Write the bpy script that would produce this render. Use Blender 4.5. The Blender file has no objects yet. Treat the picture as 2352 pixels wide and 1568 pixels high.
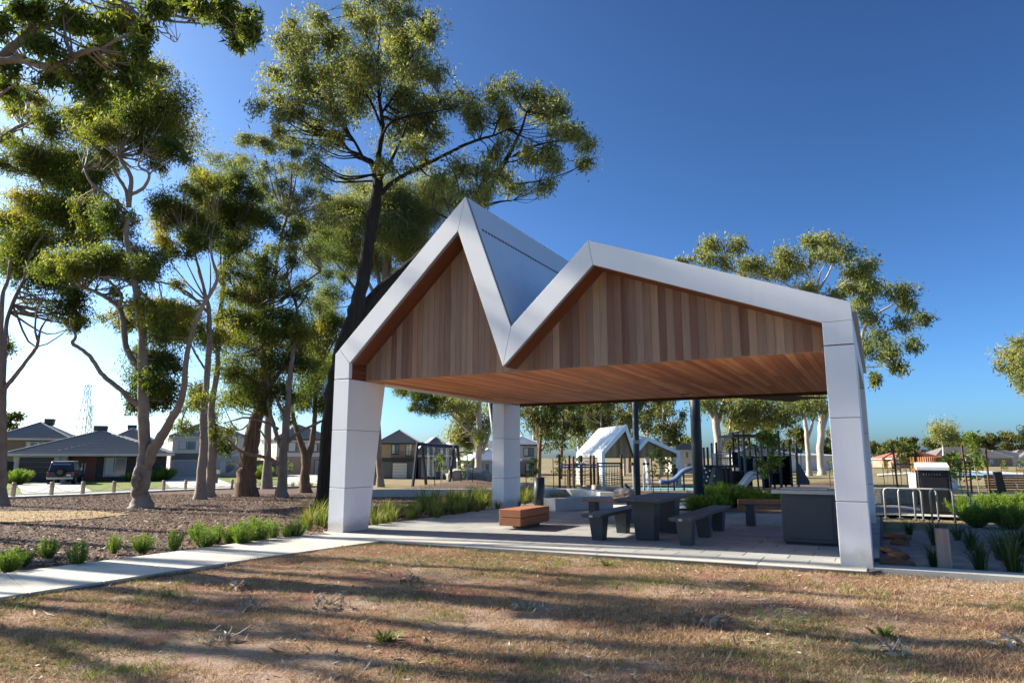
import bpy, bmesh, math, random
import numpy as np
from mathutils import Vector, Matrix
SC = bpy.context.scene
COL = SC.collection
R = math.radians
random.seed(7); RNG = np.random.default_rng(11)
# ------------------------------------------------------------------ camera
F = 1568.0; H = 1.43                       # focal length in units of a 2352 px wide frame, eye height
PITCH = math.atan(266 / F)
cd = bpy.data.cameras.new('camera'); cam = bpy.data.objects.new('camera', cd); COL.objects.link(cam)
cd.sensor_width = 36; cd.lens = 24.0; cd.clip_start = .1; cd.clip_end = 4000
cam.location = (0, 0, H); cam.rotation_euler = (R(90) + PITCH, 0, 0)
SC.camera = cam
# ------------------------------------------------------------------ sky and sun
SUN_EL = 28.5; SUN_AZ = 21.5               # azimuth: degrees beyond square left, away from the viewer
w = bpy.data.worlds.new('World'); SC.world = w; w.use_nodes = True
nt = w.node_tree; nt.nodes.clear()
sky = nt.nodes.new('ShaderNodeTexSky'); sky.sky_type = 'NISHITA'; sky.sun_disc = False
sky.sun_elevation = R(SUN_EL); sky.sun_rotation = R(-(90 - SUN_AZ))
sky.altitude = 1700; sky.air_density = .8; sky.dust_density = 5.6; sky.ozone_density = 5.5
bg = nt.nodes.new('ShaderNodeBackground'); bg.inputs[1].default_value = .082
wo = nt.nodes.new('ShaderNodeOutputWorld')
v1 = nt.nodes.new('ShaderNodeVectorMath'); v1.operation = 'SCALE'; v1.inputs['Scale'].default_value = .1
gm = nt.nodes.new('ShaderNodeGamma'); gm.inputs[1].default_value = 1.40      # a polarised, contrasty clear sky
v2 = nt.nodes.new('ShaderNodeVectorMath'); v2.operation = 'MULTIPLY'; v2.inputs[1].default_value = (13.4, 15.2, 13.8)
for a_, b_ in ((sky, v1), (v1, gm), (gm, v2), (v2, bg)): nt.links.new(a_.outputs[0], b_.inputs[0])
pass; nt.links.new(bg.outputs[0], wo.inputs[0])
sd = bpy.data.lights.new('sun', 'SUN'); sun = bpy.data.objects.new('sun', sd); COL.objects.link(sun)
sd.energy = 5.0; sd.angle = R(.53); sd.color = (1, .91, .78)
to_sun = Vector((-math.cos(R(SUN_AZ)) * math.cos(R(SUN_EL)), math.sin(R(SUN_AZ)) * math.cos(R(SUN_EL)), math.sin(R(SUN_EL))))
sun.rotation_euler = to_sun.to_track_quat('Z', 'Y').to_euler()
SC.view_settings.view_transform = 'Standard'; SC.view_settings.look = 'None'
SC.view_settings.exposure = 1.42; SC.view_settings.gamma = 1
SC.cycles.max_bounces = 8; SC.cycles.transparent_max_bounces = 8

# ------------------------------------------------------------------ helpers
def terrain(y):
    return -.7 * min(1, max(0, (y - 22) / 28.))
def terr_np(y): return -.7 * np.clip((y - 22) / 28., 0, 1)
_c, _s = math.cos(PITCH), math.sin(PITCH)
def ray(px, py):
    a = (px - 1176) / F; b = (784 - py) / F
    return Vector((a, _c - b * _s, _s + b * _c))
def P(px, py, Y):                          # the point seen at a pixel, at distance Y
    r = ray(px, py); return Vector((0, 0, H)) + r * (Y / r.y)
def G(px, py, z=None):                     # the ground point seen at a pixel
    r = ray(px, py)
    if z is not None: return Vector((0, 0, H)) + r * ((z - H) / r.z)
    y = 10.
    for _ in range(60):
        zz = terrain(y); y = .5 * y + .5 * ((zz - H) / r.z * r.y) if r.z < 0 else 300
    return Vector((r.x * y / r.y, y, terrain(y)))
def prop(o, label=None, cat=None, group=None, kind=None):
    for k, v in (('label', label), ('category', cat), ('group', group), ('kind', kind)):
        if v: o[k] = v
    return o
def thing(name, label, cat, loc=(0, 0, 0), rz=0, group=None):
    o = bpy.data.objects.new(name, None); COL.objects.link(o); o.location = loc; o.rotation_euler = (0, 0, rz)
    o.empty_display_size = .2
    return prop(o, label, cat, group)
def link(name, me, parent=None, loc=None, rz=None):
    o = bpy.data.objects.new(name, me); COL.objects.link(o)
    if parent: o.parent = parent
    if loc is not None: o.location = loc
    if rz is not None: o.rotation_euler = (0, 0, rz)
    return o
def copy_tree(o, parent=None):
    c = o.copy(); COL.objects.link(c); c.parent = parent
    for ch in list(o.children): copy_tree(ch, c)
    return c
class MB:
    def __init__(s): s.v = []; s.f = []
    def quad(s, a, b, c, d):
        n = len(s.v); s.v += [tuple(a), tuple(b), tuple(c), tuple(d)]; s.f.append((n, n + 1, n + 2, n + 3)); return s
    def box(s, x0, x1, y0, y1, z0, z1):
        n = len(s.v); s.v += [(x, y, z) for z in (z0, z1) for x, y in ((x0, y0), (x1, y0), (x1, y1), (x0, y1))]
        s.f += [tuple(n + i for i in q) for q in ((3, 2, 1, 0), (4, 5, 6, 7), (0, 1, 5, 4), (1, 2, 6, 5), (2, 3, 7, 6), (3, 0, 4, 7))]; return s
    def hull(s, a, b):                     # two matching rings of points joined into a solid
        n = len(s.v); k = len(a); s.v += [tuple(p) for p in a] + [tuple(p) for p in b]
        s.f.append(tuple(range(n + k - 1, n - 1, -1))); s.f.append(tuple(range(n + k, n + 2 * k)))
        for i in range(k): j = (i + 1) % k; s.f.append((n + i, n + j, n + k + j, n + k + i))
        return s
    def prism(s, poly, y0, y1):            # polygon in (x, z), extruded along y
        return s.hull([(x, y0, z) for x, z in poly], [(x, y1, z) for x, z in poly])
    def slab(s, poly, z0, z1):             # polygon in (x, y), extruded along z
        return s.hull([(x, y, z0) for x, y in poly], [(x, y, z1) for x, y in poly])
    def tube(s, pts, rad, k=8, caps=True):
        pts = [Vector(p) for p in pts]; n0 = len(s.v); m = len(pts)
        if not hasattr(rad, '__len__'): rad = [rad] * m
        t0 = (pts[1] - pts[0]).normalized(); ref = Vector((0, 0, 1)) if abs(t0.z) < .9 else Vector((1, 0, 0))
        nrm = t0.cross(ref).normalized()
        for i, p in enumerate(pts):
            t = (pts[min(i + 1, m - 1)] - pts[max(i - 1, 0)])
            if t.length < 1e-9: t = t0.copy()
            t.normalize(); nrm = (nrm - t * nrm.dot(t)); nrm.normalize(); b = t.cross(nrm)
            for j in range(k):
                a = 2 * math.pi * j / k; s.v.append(tuple(p + (nrm * math.cos(a) + b * math.sin(a)) * rad[i]))
        for i in range(m - 1):
            for j in range(k):
                q = (j + 1) % k; s.f.append((n0 + i * k + j, n0 + i * k + q, n0 + (i + 1) * k + q, n0 + (i + 1) * k + j))
        if caps: s.f.append(tuple(range(n0 + k - 1, n0 - 1, -1))); s.f.append(tuple(range(n0 + (m - 1) * k, n0 + m * k)))
        return s
    def cyl(s, x, y, z0, z1, r, k=12): return s.tube([(x, y, z0), (x, y, z1)], r, k)
    def mesh(s, name, mat, smooth=False, bevel=0):
        me = bpy.data.meshes.new(name); me.from_pydata(s.v, [], s.f)
        if bevel:
            bm = bmesh.new(); bm.from_mesh(me); bmesh.ops.bevel(bm, geom=bm.edges[:], offset=bevel, segments=1, affect='EDGES'); bm.to_mesh(me); bm.free()
        if mat: me.materials.append(mat)
        if smooth: me.polygons.foreach_set('use_smooth', [True] * len(me.polygons))
        me.update(); return me
    def build(s, name, mat, parent=None, smooth=False, bevel=0): return link(name, s.mesh(name, mat, smooth, bevel), parent)
def box(*a): return MB().box(*a)
def quads_mesh(name, V, mat, tint=None, tri=False):
    """V: (n, 4, 3) or (n, 3, 3) array, one polygon each."""
    n, k = V.shape[:2]; me = bpy.data.meshes.new(name)
    me.vertices.add(n * k); me.vertices.foreach_set('co', V.astype(np.float32).ravel())
    me.loops.add(n * k); me.loops.foreach_set('vertex_index', np.arange(n * k, dtype=np.int32))
    me.polygons.add(n); me.polygons.foreach_set('loop_start', np.arange(0, n * k, k, dtype=np.int32))
    me.materials.append(mat)
    if tint is not None:
        at = me.attributes.new('tint', 'FLOAT', 'POINT'); at.data.foreach_set('value', np.repeat(tint, k).astype(np.float32))
    me.update(calc_edges=True); return me
def catmull(pts, n=4):
    A = np.array(pts, float); Q = np.vstack([2 * A[0] - A[1], A, 2 * A[-1] - A[-2]]); out = []
    for i in range(1, len(Q) - 2):
        p0, p1, p2, p3 = Q[i - 1:i + 3]
        for t in np.linspace(0, 1, n, endpoint=False):
            out.append(.5 * ((2 * p1) + (p2 - p0) * t + (2 * p0 - 5 * p1 + 4 * p2 - p3) * t * t + (3 * p1 - p0 - 3 * p2 + p3) * t ** 3))
    out.append(A[-1]); return np.array(out)
def in_poly(x, y, poly):
    r = np.zeros(len(x), bool); n = len(poly)
    for i in range(n):
        (x1, y1), (x2, y2) = poly[i], poly[(i + 1) % n]
        if y1 == y2: continue
        c = ((y1 > y) != (y2 > y)) & (x < (x2 - x1) * (y - y1) / (y2 - y1) + x1); r ^= c
    return r
def vnoise(x, y, seed=0):                  # cheap smooth value noise in 0..1
    xi = np.floor(x).astype(np.int64); yi = np.floor(y).astype(np.int64); fx = x - xi; fy = y - yi
    fx = fx * fx * (3 - 2 * fx); fy = fy * fy * (3 - 2 * fy)
    def h(a, b):
        n = (a * 374761393 + b * 668265263 + seed * 144269504) & 0x7fffffff; n = ((n ^ (n >> 13)) * 1274126177) & 0x7fffffff
        return ((n ^ (n >> 16)) & 0xffff) / 65535.
    return (h(xi, yi) * (1 - fx) + h(xi + 1, yi) * fx) * (1 - fy) + (h(xi, yi + 1) * (1 - fx) + h(xi + 1, yi + 1) * fx) * fy
def sheet(name, poly, dz, mat, thick=0, parent=None, kind='structure', label=None):
    """a ground sheet: polygon cut into strips along y so that it follows the terrain, dz above it"""
    def clip(pl, f):
        out = []
        for i in range(len(pl)):
            a, b = pl[i], pl[(i + 1) % len(pl)]; fa, fb = f(a), f(b)
            if fa >= 0: out.append(a)
            if (fa >= 0) != (fb >= 0): t = fa / (fa - fb); out.append((a[0] + (b[0] - a[0]) * t, a[1] + (b[1] - a[1]) * t))
        return out
    y0 = min(p[1] for p in poly); y1 = max(p[1] for p in poly); m = MB()
    ys = [y0] + [y for y in range(math.ceil(y0 + 1e-6), math.floor(y1) + 1) if 22 <= y <= 50 and y0 < y < y1] + [y1]
    for a, b in zip(ys[:-1], ys[1:]):
        q = clip(clip(poly, lambda p: p[1] - a), lambda p: b - p[1])
        if len(q) >= 3:
            n = len(m.v); m.v += [(p[0], p[1], terrain(p[1]) + dz) for p in q]; m.f.append(tuple(range(n, n + len(q))))
    if thick:
        for i in range(len(poly)):
            a, b = poly[i], poly[(i + 1) % len(poly)]
            m.quad((a[0], a[1], terrain(a[1]) + dz), (b[0], b[1], terrain(b[1]) + dz), (b[0], b[1], terrain(b[1]) + dz - thick), (a[0], a[1], terrain(a[1]) + dz - thick))
    o = m.build(name, mat, parent)
    if kind and not parent: prop(o, label, None, None, kind)
    return o
# ------------------------------------------------------------------ materials
MATS = {}
def lerp(a, b, t): return tuple(a[i] + (b[i] - a[i]) * t for i in range(3))
class NT:
    def __init__(s, name):
        s.m = bpy.data.materials.new(name); s.m.use_nodes = True; s.t = s.m.node_tree; s.t.nodes.clear()
        s.out = s.t.nodes.new('ShaderNodeOutputMaterial'); MATS[name] = s.m
    def n(s, ty, **kw):
        nd = s.t.nodes.new('ShaderNode' + ty)
        for k, v in kw.items():
            if k.startswith('i_'): nd.inputs[k[2:].replace('_', ' ')].default_value = v
            else: setattr(nd, k, v)
        return nd
    def l(s, a, b): s.t.links.new(a, b)
    def coord(s, kind='Object', scale=(1, 1, 1)):
        tc = s.n('TexCoord'); mp = s.n('Mapping'); mp.inputs['Scale'].default_value = scale; s.l(tc.outputs[kind], mp.inputs[0]); return mp.outputs[0]
    def geo(s, scale=(1, 1, 1)):
        g = s.n('NewGeometry'); mp = s.n('Mapping'); mp.inputs['Scale'].default_value = scale; s.l(g.outputs['Position'], mp.inputs[0]); return mp.outputs[0]
    def noise(s, vec, scale, detail=4, rough=.6):
        nd = s.n('TexNoise'); nd.inputs['Scale'].default_value = scale; nd.inputs['Detail'].default_value = detail; nd.inputs['Roughness'].default_value = rough
        s.l(vec, nd.inputs['Vector']); return nd.outputs[0]
    def ramp(s, fac, stops):
        r = s.n('ValToRGB'); e = r.color_ramp.elements
        while len(e) < len(stops): e.new(.5)
        for i, (p, c) in enumerate(stops): e[i].position = p; e[i].color = (*c, 1) if len(c) == 3 else c
        s.l(fac, r.inputs[0]); return r.outputs[0]
    def mix(s, f, a, b, mode='MIX'):
        m = s.n('MixRGB', blend_type=mode)
        for sock, v in ((m.inputs[0], f), (m.inputs[1], a), (m.inputs[2], b)):
            if hasattr(v, 'is_linked'): s.l(v, sock)
            else: sock.default_value = v if not isinstance(v, tuple) else ((*v, 1) if len(v) == 3 else v)
        return m.outputs[0]
    def math(s, op, a, b=0.):
        m = s.n('Math', operation=op)
        for sock, v in ((m.inputs[0], a), (m.inputs[1], b)):
            if hasattr(v, 'is_linked'): s.l(v, sock)
            else: sock.default_value = v
        return m.outputs[0]
    def bsdf(s, col, rough=.6, spec=.5, metal=0, bump=None, bstr=.3, bdist=.02):
        b = s.n('BsdfPrincipled'); b.inputs['Metallic'].default_value = metal
        b.inputs['Specular IOR Level'].default_value = spec
        for k, v in (('Base Color', col), ('Roughness', rough)):
            if hasattr(v, 'is_linked'): s.l(v, b.inputs[k])
            else: b.inputs[k].default_value = (*v, 1) if isinstance(v, tuple) else v
        if bump is not None:
            bp = s.n('Bump'); bp.inputs['Strength'].default_value = bstr; bp.inputs['Distance'].default_value = bdist; s.l(bump, bp.inputs['Height']); s.l(bp.outputs[0], b.inputs['Normal'])
        s.l(b.outputs[0], s.out.inputs[0]); return s.m
def mat_plain(name, col, rough=.6, spec=.4, metal=0, var=.18, scale=3., bstr=.05):
    n = NT(name); v = n.geo(); f = n.noise(v, scale, 5); f2 = n.noise(v, scale * 9, 3)
    a = tuple(c * (1 - var) for c in col); b = tuple(min(1, c * (1 + var)) for c in col)
    c = n.mix(f2, n.ramp(f, [(.3, a), (.7, b)]), n.ramp(f, [(.3, b), (.7, a)]))
    c = n.mix(.75, c, n.ramp(f, [(.3, a), (.7, b)]))
    return n.bsdf(c, n.math('ADD', n.math('MULTIPLY', f2, .2), rough - .1), spec, metal, f2, bstr)
def mat_wood(name, stops, axis=2, grey=None, rough=.6, dens=1.):
    """boards: one tone for each board object, grain running along an axis of the board"""
    n = NT(name); oi = n.n('ObjectInfo'); sc = [9 * dens] * 3; sc[axis] = .55
    v = n.coord('Object', tuple(sc)); add = n.n('VectorMath', operation='ADD'); cb = n.n('CombineXYZ')
    for i in range(3): n.l(n.math('MULTIPLY', oi.outputs['Random'], 37. + 11 * i), cb.inputs[i])
    n.l(v, add.inputs[0]); n.l(cb.outputs[0], add.inputs[1])
    g = n.noise(add.outputs[0], 2.2, 6, .65); g2 = n.noise(add.outputs[0], 9., 3, .6); big = n.noise(add.outputs[0], .35, 2)
    base = n.ramp(oi.outputs['Random'], stops)
    c = n.mix(n.ramp(g, [(.35, (0, 0, 0)), (.7, (.75,) * 3)]), base, n.mix(1., base, (.52, .45, .42), 'MULTIPLY'))
    c = n.mix(n.math('MULTIPLY', g2, .35), c, n.mix(1., base, (1.25, 1.2, 1.12), 'MULTIPLY'))
    if grey: c = n.mix(n.ramp(big, [(.35, (0, 0, 0)), (.7, (.5,) * 3)]), c, grey)
    return n.bsdf(c, rough, .3, 0, g, .25, .004)
def mat_leaf(name, stops, trans=.52, gloss=.18):
    n = NT(name); at = n.n('Attribute'); at.attribute_name = 'tint'
    c = n.ramp(at.outputs['Fac'], stops)
    b = n.n('BsdfPrincipled'); n.l(c, b.inputs['Base Color']); b.inputs['Roughness'].default_value = .55; b.inputs['Specular IOR Level'].default_value = gloss
    t = n.n('BsdfTranslucent'); n.l(n.mix(1., c, (1.5, 1.45, .55), 'MULTIPLY'), t.inputs[0])
    ms = n.n('MixShader'); ms.inputs[0].default_value = trans; n.l(b.outputs[0], ms.inputs[1]); n.l(t.outputs[0], ms.inputs[2]); n.l(ms.outputs[0], n.out.inputs[0])
    return n.m
def mat_bark(name, stops, scale=(4, 4, .8), rough=.75, bstr=.5, bdist=.03):
    n = NT(name); v = n.coord('Object', scale); f = n.noise(v, 1.3, 6, .62); f2 = n.noise(v, 5., 4)
    c = n.mix(n.math('MULTIPLY', f2, .45), n.ramp(f, stops), n.ramp(f2, stops))
    return n.bsdf(c, rough, .25, 0, f2, bstr, bdist)
def mat_tint(name, stops, rough=.8, trans=0):
    n = NT(name); at = n.n('Attribute'); at.attribute_name = 'tint'; c = n.ramp(at.outputs['Fac'], stops)
    m = n.bsdf(c, rough, .2)
    if trans:
        b = [x for x in n.t.nodes if x.type == 'BSDF_PRINCIPLED'][0]; t = n.n('BsdfTranslucent'); n.l(c, t.inputs[0]); ms = n.n('MixShader'); ms.inputs[0].default_value = trans
        n.l(b.outputs[0], ms.inputs[1]); n.l(t.outputs[0], ms.inputs[2]); n.l(ms.outputs[0], n.out.inputs[0])
    return m
# white composite panels with a soft sheen and faint dust
n = NT('white_panel'); v = n.geo(); f = n.noise(v, .9, 4); f2 = n.noise(v, 30, 2); sx = n.n('SeparateXYZ'); n.l(v, sx.inputs[0]); stk = n.noise(n.geo((9, 9, .5)), 1.2, 4); sp = n.noise(v, 6, 5)
c = n.ramp(f, [(.3, (.80, .80, .795)), (.7, (.85, .85, .84))])
c = n.mix(n.ramp(stk, [(.55, (0,) * 3), (.8, (.16,) * 3)]), c, (.52, .49, .44))
low = n.ramp(n.math('ADD', n.math('MULTIPLY', sx.outputs[2], 2.6), n.math('MULTIPLY', sp, -.9)), [(0., (.55,) * 3), (.35, (0,) * 3)])
c = n.mix(low, c, (.46, .39, .31))                       # soil splashed on the feet
M_WHITE = n.bsdf(c, n.math('ADD', n.math('MULTIPLY', f, .2), .42), .3, 0, f2, .01)
M_JOINT = mat_plain('joint_grey', (.27, .27, .275), .7)
M_ROOFSHEET = mat_plain('roof_sheet', (.62, .65, .68), .35, .5, 0, .06, 1.)
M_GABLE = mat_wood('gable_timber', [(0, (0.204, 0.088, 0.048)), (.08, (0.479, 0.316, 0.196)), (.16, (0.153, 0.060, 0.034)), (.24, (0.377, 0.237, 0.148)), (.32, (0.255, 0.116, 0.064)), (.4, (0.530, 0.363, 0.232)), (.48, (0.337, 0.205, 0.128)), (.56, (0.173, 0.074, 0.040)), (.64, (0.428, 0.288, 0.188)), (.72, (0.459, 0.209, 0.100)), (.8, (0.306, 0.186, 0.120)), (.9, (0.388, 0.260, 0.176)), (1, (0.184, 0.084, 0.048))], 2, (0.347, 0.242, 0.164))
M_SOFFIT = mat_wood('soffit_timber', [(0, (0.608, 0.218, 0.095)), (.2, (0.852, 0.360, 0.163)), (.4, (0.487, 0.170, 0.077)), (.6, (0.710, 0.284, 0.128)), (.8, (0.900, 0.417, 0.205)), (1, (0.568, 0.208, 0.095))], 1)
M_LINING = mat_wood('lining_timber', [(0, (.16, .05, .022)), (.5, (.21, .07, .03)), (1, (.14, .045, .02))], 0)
M_BENCHW = mat_wood('bench_timber', [(0, (.33, .13, .06)), (.5, (.38, .16, .075)), (1, (.31, .12, .06))], 1)
M_DARK = mat_plain('charcoal_metal', (.045, .052, .06), .45, .4, 0, .12, 4., .02)
M_DARKTOP = mat_plain('dark_slat', (.075, .07, .072), .5, .4, 0, .25, 6., .05)
M_STEEL = mat_plain('brushed_steel', (.55, .54, .51), .35, .5, .9, .1, 8., .02)
M_STEELW = mat_plain('steel_edge', (.42, .41, .37), .5, .5, .3, .1, 8., .02)
M_BLUEGREY = mat_plain('slate_post', (.035, .05, .066), .5, .4, 0, .15)
M_NAVY = mat_plain('navy_post', (.035, .05, .10), .5, .4)
M_BLACK = mat_plain('black_plastic', (.018, .018, .02), .5, .4)
M_BROWNP = mat_plain('brown_post', (.085, .045, .028), .7, .2)
M_SLIDE = mat_plain('slide_grey', (.55, .57, .58), .35, .5, 0, .06)
M_BLUE = mat_plain('blue_panel', (.10, .17, .30), .5, .4)
M_PALEBLUE = mat_plain('pale_blue', (.32, .45, .55), .5, .4)
M_ORANGE = mat_wood('orange_batten', [(0, (.42, .17, .06)), (.5, (.5, .22, .08)), (1, (.38, .15, .06))], 2)
M_POSTW = mat_wood('weathered_post', [(0, (.32, .26, .21)), (.5, (.40, .34, .28)), (1, (.29, .23, .18))], 2)
M_STUB = mat_wood('garden_stake', [(0, (.31, .25, .22)), (1, (.36, .29, .25))], 2)
M_ROPE = mat_plain('rope', (.55, .50, .42), .9, .1)
n = NT('concrete'); v = n.geo(); f = n.noise(v, 1.1, 6, .65); f2 = n.noise(v, 26, 4); st = n.noise(n.geo((.5, 2.2, 1)), .8, 4)
c = n.mix(n.ramp(f2, [(.35, (.45,) * 3), (.7, (0,) * 3)]), n.ramp(f, [(.25, (.50, .47, .40)), (.75, (.60, .57, .50))]), (.45, .42, .36))
c = n.mix(n.ramp(st, [(.5, (0,) * 3), (.75, (.6,) * 3)]), c, (.40, .365, .31))
M_CONC = n.bsdf(c, .85, .2, 0, f2, .15, .004)
M_WALLC = mat_plain('wall_concrete', (.52, .50, .46), .8, .2, 0, .10, 2.5, .1)
n = NT('paver'); oi = n.n('ObjectInfo'); v = n.geo(); f = n.noise(v, 20, 5); gx = n.noise(n.geo((3, 3, 3)), 1., 4)
c = n.ramp(oi.outputs['Random'], [(0, (.285, .295, .285)), (.3, (.355, .365, .35)), (.6, (.31, .315, .305)), (.8, (.385, .39, .37)), (1, (.275, .285, .28))])
c = n.mix(n.ramp(f, [(.35, (.5,) * 3), (.7, (0,) * 3)]), c, n.mix(1., c, (.78, .76, .74), 'MULTIPLY')); c = n.mix(n.ramp(gx, [(.5, (0,) * 3), (.75, (.3,) * 3)]), c, (.30, .27, .235))
M_PAVER = n.bsdf(c, .8, .2, 0, f, .2, .004)
M_GROUT = mat_plain('paver_joint', (.16, .14, .12), .9, .1)
# dry lawn: straw, bare soil, reddish creeping weed
n = NT('lawn'); v = n.geo(); a = n.noise(v, .55, 6, .6); b = n.noise(v, 1.7, 5, .6); fi = n.noise(v, 38, 5, .7); re = n.noise(v, .9, 3); gr = n.noise(n.geo((1, 1.5, 1)), .7, 4)
straw = n.ramp(fi, [(.32, (0.086, 0.050, 0.029)), (.48, (0.272, 0.168, 0.099)), (.66, (0.483, 0.326, 0.203))])
soil = n.ramp(fi, [(.3, (0.255, 0.176, 0.131)), (.7, (0.490, 0.366, 0.275))])
c = n.mix(n.ramp(a, [(.47, (0,) * 3), (.56, (1,) * 3)]), straw, soil)
c = n.mix(n.ramp(re, [(.50, (0,) * 3), (.60, (.9,) * 3)]), c, n.ramp(fi, [(.3, (.15, .065, .045)), (.7, (.37, .185, .125))]))
c = n.mix(n.ramp(gr, [(.58, (0,) * 3), (.70, (.6,) * 3)]), c, n.ramp(fi, [(.3, (.08, .085, .035)), (.7, (.19, .185, .085))]))
M_LAWN = n.bsdf(c, .95, .1, 0, n.math('ADD', fi, b), 1., .035)
n = NT('mulch'); v = n.geo(); fi = n.noise(v, 22, 5, .7); a = n.noise(v, .6, 4)
c = n.ramp(fi, [(.3, (.055, .036, .026)), (.5, (.135, .095, .07)), (.7, (.25, .185, .14))])
c = n.mix(n.ramp(a, [(.5, (0,) * 3), (.7, (.5,) * 3)]), c, n.ramp(fi, [(.3, (.09, .04, .03)), (.7, (.30, .15, .11))]))
M_MULCH = n.bsdf(c, .95, .1, 0, fi, .9, .03)
M_SAND = mat_plain('grey_sand', (.30, .27, .235), .95, .1, 0, .3, 5., .6)
n = NT('far_ground'); v = n.geo(); a = n.noise(v, .05, 5); b = n.noise(v, .9, 5)
c = n.mix(n.ramp(a, [(.4, (0,) * 3), (.6, (1,) * 3)]), n.ramp(b, [(.3, (.19, .145, .085)), (.7, (.31, .24, .145))]), n.ramp(b, [(.3, (.13, .125, .06)), (.7, (.24, .205, .11))]))
M_FAR = n.bsdf(c, .95, .1, 0, b, .4)
M_VERGE = mat_plain('verge_grass', (.16, .19, .05), .9, .1, 0, .35, 2., .3)
M_DRYPATCH = mat_plain('straw_lawn', (.34, .245, .13), .95, .1, 0, .3, 9., .4)
M_ASPH = mat_plain('asphalt', (.14, .14, .145), .9, .2, 0, .15, 4.)
M_TEALS = mat_plain('soft_fall', (.20, .38, .37), .85, .2, 0, .1)
M_BLUES = mat_plain('blue_soft_fall', (.17, .30, .42), .85, .2, 0, .12)
M_ROCK = mat_bark('boulder', [(.3, (.24, .185, .14)), (.5, (.40, .33, .26)), (.7, (.50, .43, .35))], (1.5, 1.5, 2.5), .9, .5, .06)
M_ROCKO = mat_bark('ochre_rock', [(.3, (.16, .075, .04)), (.5, (.27, .13, .065)), (.7, (.33, .19, .11))], (3, 3, 5), .9, .5, .06)
# leaves, grass
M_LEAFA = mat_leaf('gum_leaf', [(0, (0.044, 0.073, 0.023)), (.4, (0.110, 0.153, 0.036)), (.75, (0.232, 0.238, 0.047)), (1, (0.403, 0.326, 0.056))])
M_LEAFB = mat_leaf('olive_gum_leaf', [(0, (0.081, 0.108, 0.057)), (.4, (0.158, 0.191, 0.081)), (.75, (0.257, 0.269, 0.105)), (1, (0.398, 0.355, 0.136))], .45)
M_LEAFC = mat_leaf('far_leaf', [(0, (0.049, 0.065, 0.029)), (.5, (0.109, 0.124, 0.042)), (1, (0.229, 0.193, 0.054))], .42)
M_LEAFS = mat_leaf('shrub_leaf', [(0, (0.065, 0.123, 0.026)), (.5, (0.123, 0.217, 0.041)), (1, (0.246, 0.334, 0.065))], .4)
M_LEAFP = mat_leaf('sapling_leaf', [(0, (.05, .10, .02)), (.5, (.11, .17, .03)), (.9, (.24, .26, .05)), (1, (.35, .20, .05))], .4)
M_BLADE = mat_leaf('strap_grass', [(0, (0.060, 0.090, 0.024)), (.5, (0.144, 0.192, 0.048)), (.85, (0.288, 0.276, 0.096)), (1, (0.432, 0.240, 0.108))], .35)
M_BLADED = mat_leaf('dark_tuft', [(0, (.02, .04, .015)), (.6, (.05, .085, .025)), (1, (.13, .15, .05))], .3)
M_DRY = mat_tint('dry_blades', [(0, (0.179, 0.114, 0.063)), (.3, (0.347, 0.234, 0.127)), (.62, (0.513, 0.370, 0.213)), (.78, (0.581, 0.435, 0.276)), (.84, (0.335, 0.152, 0.106)), (.9, (0.133, 0.163, 0.048)), (1, (0.212, 0.261, 0.074))], .85, .25)
M_LITTER = mat_tint('fallen_leaves', [(0, (.13, .075, .05)), (.3, (.30, .17, .12)), (.55, (.42, .31, .23)), (.75, (.50, .43, .36)), (.9, (.24, .25, .16)), (1, (.60, .55, .48))], .7, .1)
M_CHIP = mat_tint('mulch_chips', [(0, (0.036, 0.023, 0.017)), (.35, (0.101, 0.065, 0.045)), (.65, (0.194, 0.137, 0.101)), (.88, (0.288, 0.223, 0.175)), (1, (0.216, 0.086, 0.059))], .85)
# bark
M_BARKP = mat_bark('smooth_pink_bark', [(.25, (0.119, 0.085, 0.064)), (.5, (0.217, 0.170, 0.132)), (.75, (0.315, 0.264, 0.212))], (0.900, 0.900, 0.595), .75, .3, .02)
M_BARKS = mat_bark('stringy_bark', [(.3, (.07, .04, .025)), (.5, (.17, .10, .065)), (.72, (.30, .20, .135))], (9, 9, .7), .9, .9, .05)
M_BARKK = mat_bark('charred_bark', [(.3, (.012, .011, .01)), (.6, (.03, .025, .022)), (.8, (.055, .045, .04))], (8, 8, 1.), .95, .9, .05)
M_BARKW = mat_bark('pale_bark', [(.25, (.26, .20, .15)), (.5, (.46, .39, .31)), (.75, (.58, .51, .42))], (2, 2, .5), .7, .25, .02)
M_BARKM = mat_bark('mottled_bark', [(.35, (.16, .12, .09)), (.5, (.30, .24, .185)), (.62, (.20, .15, .115)), (.75, (.38, .31, .25))], (7, 7, 4), .8, .3, .02)
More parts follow.
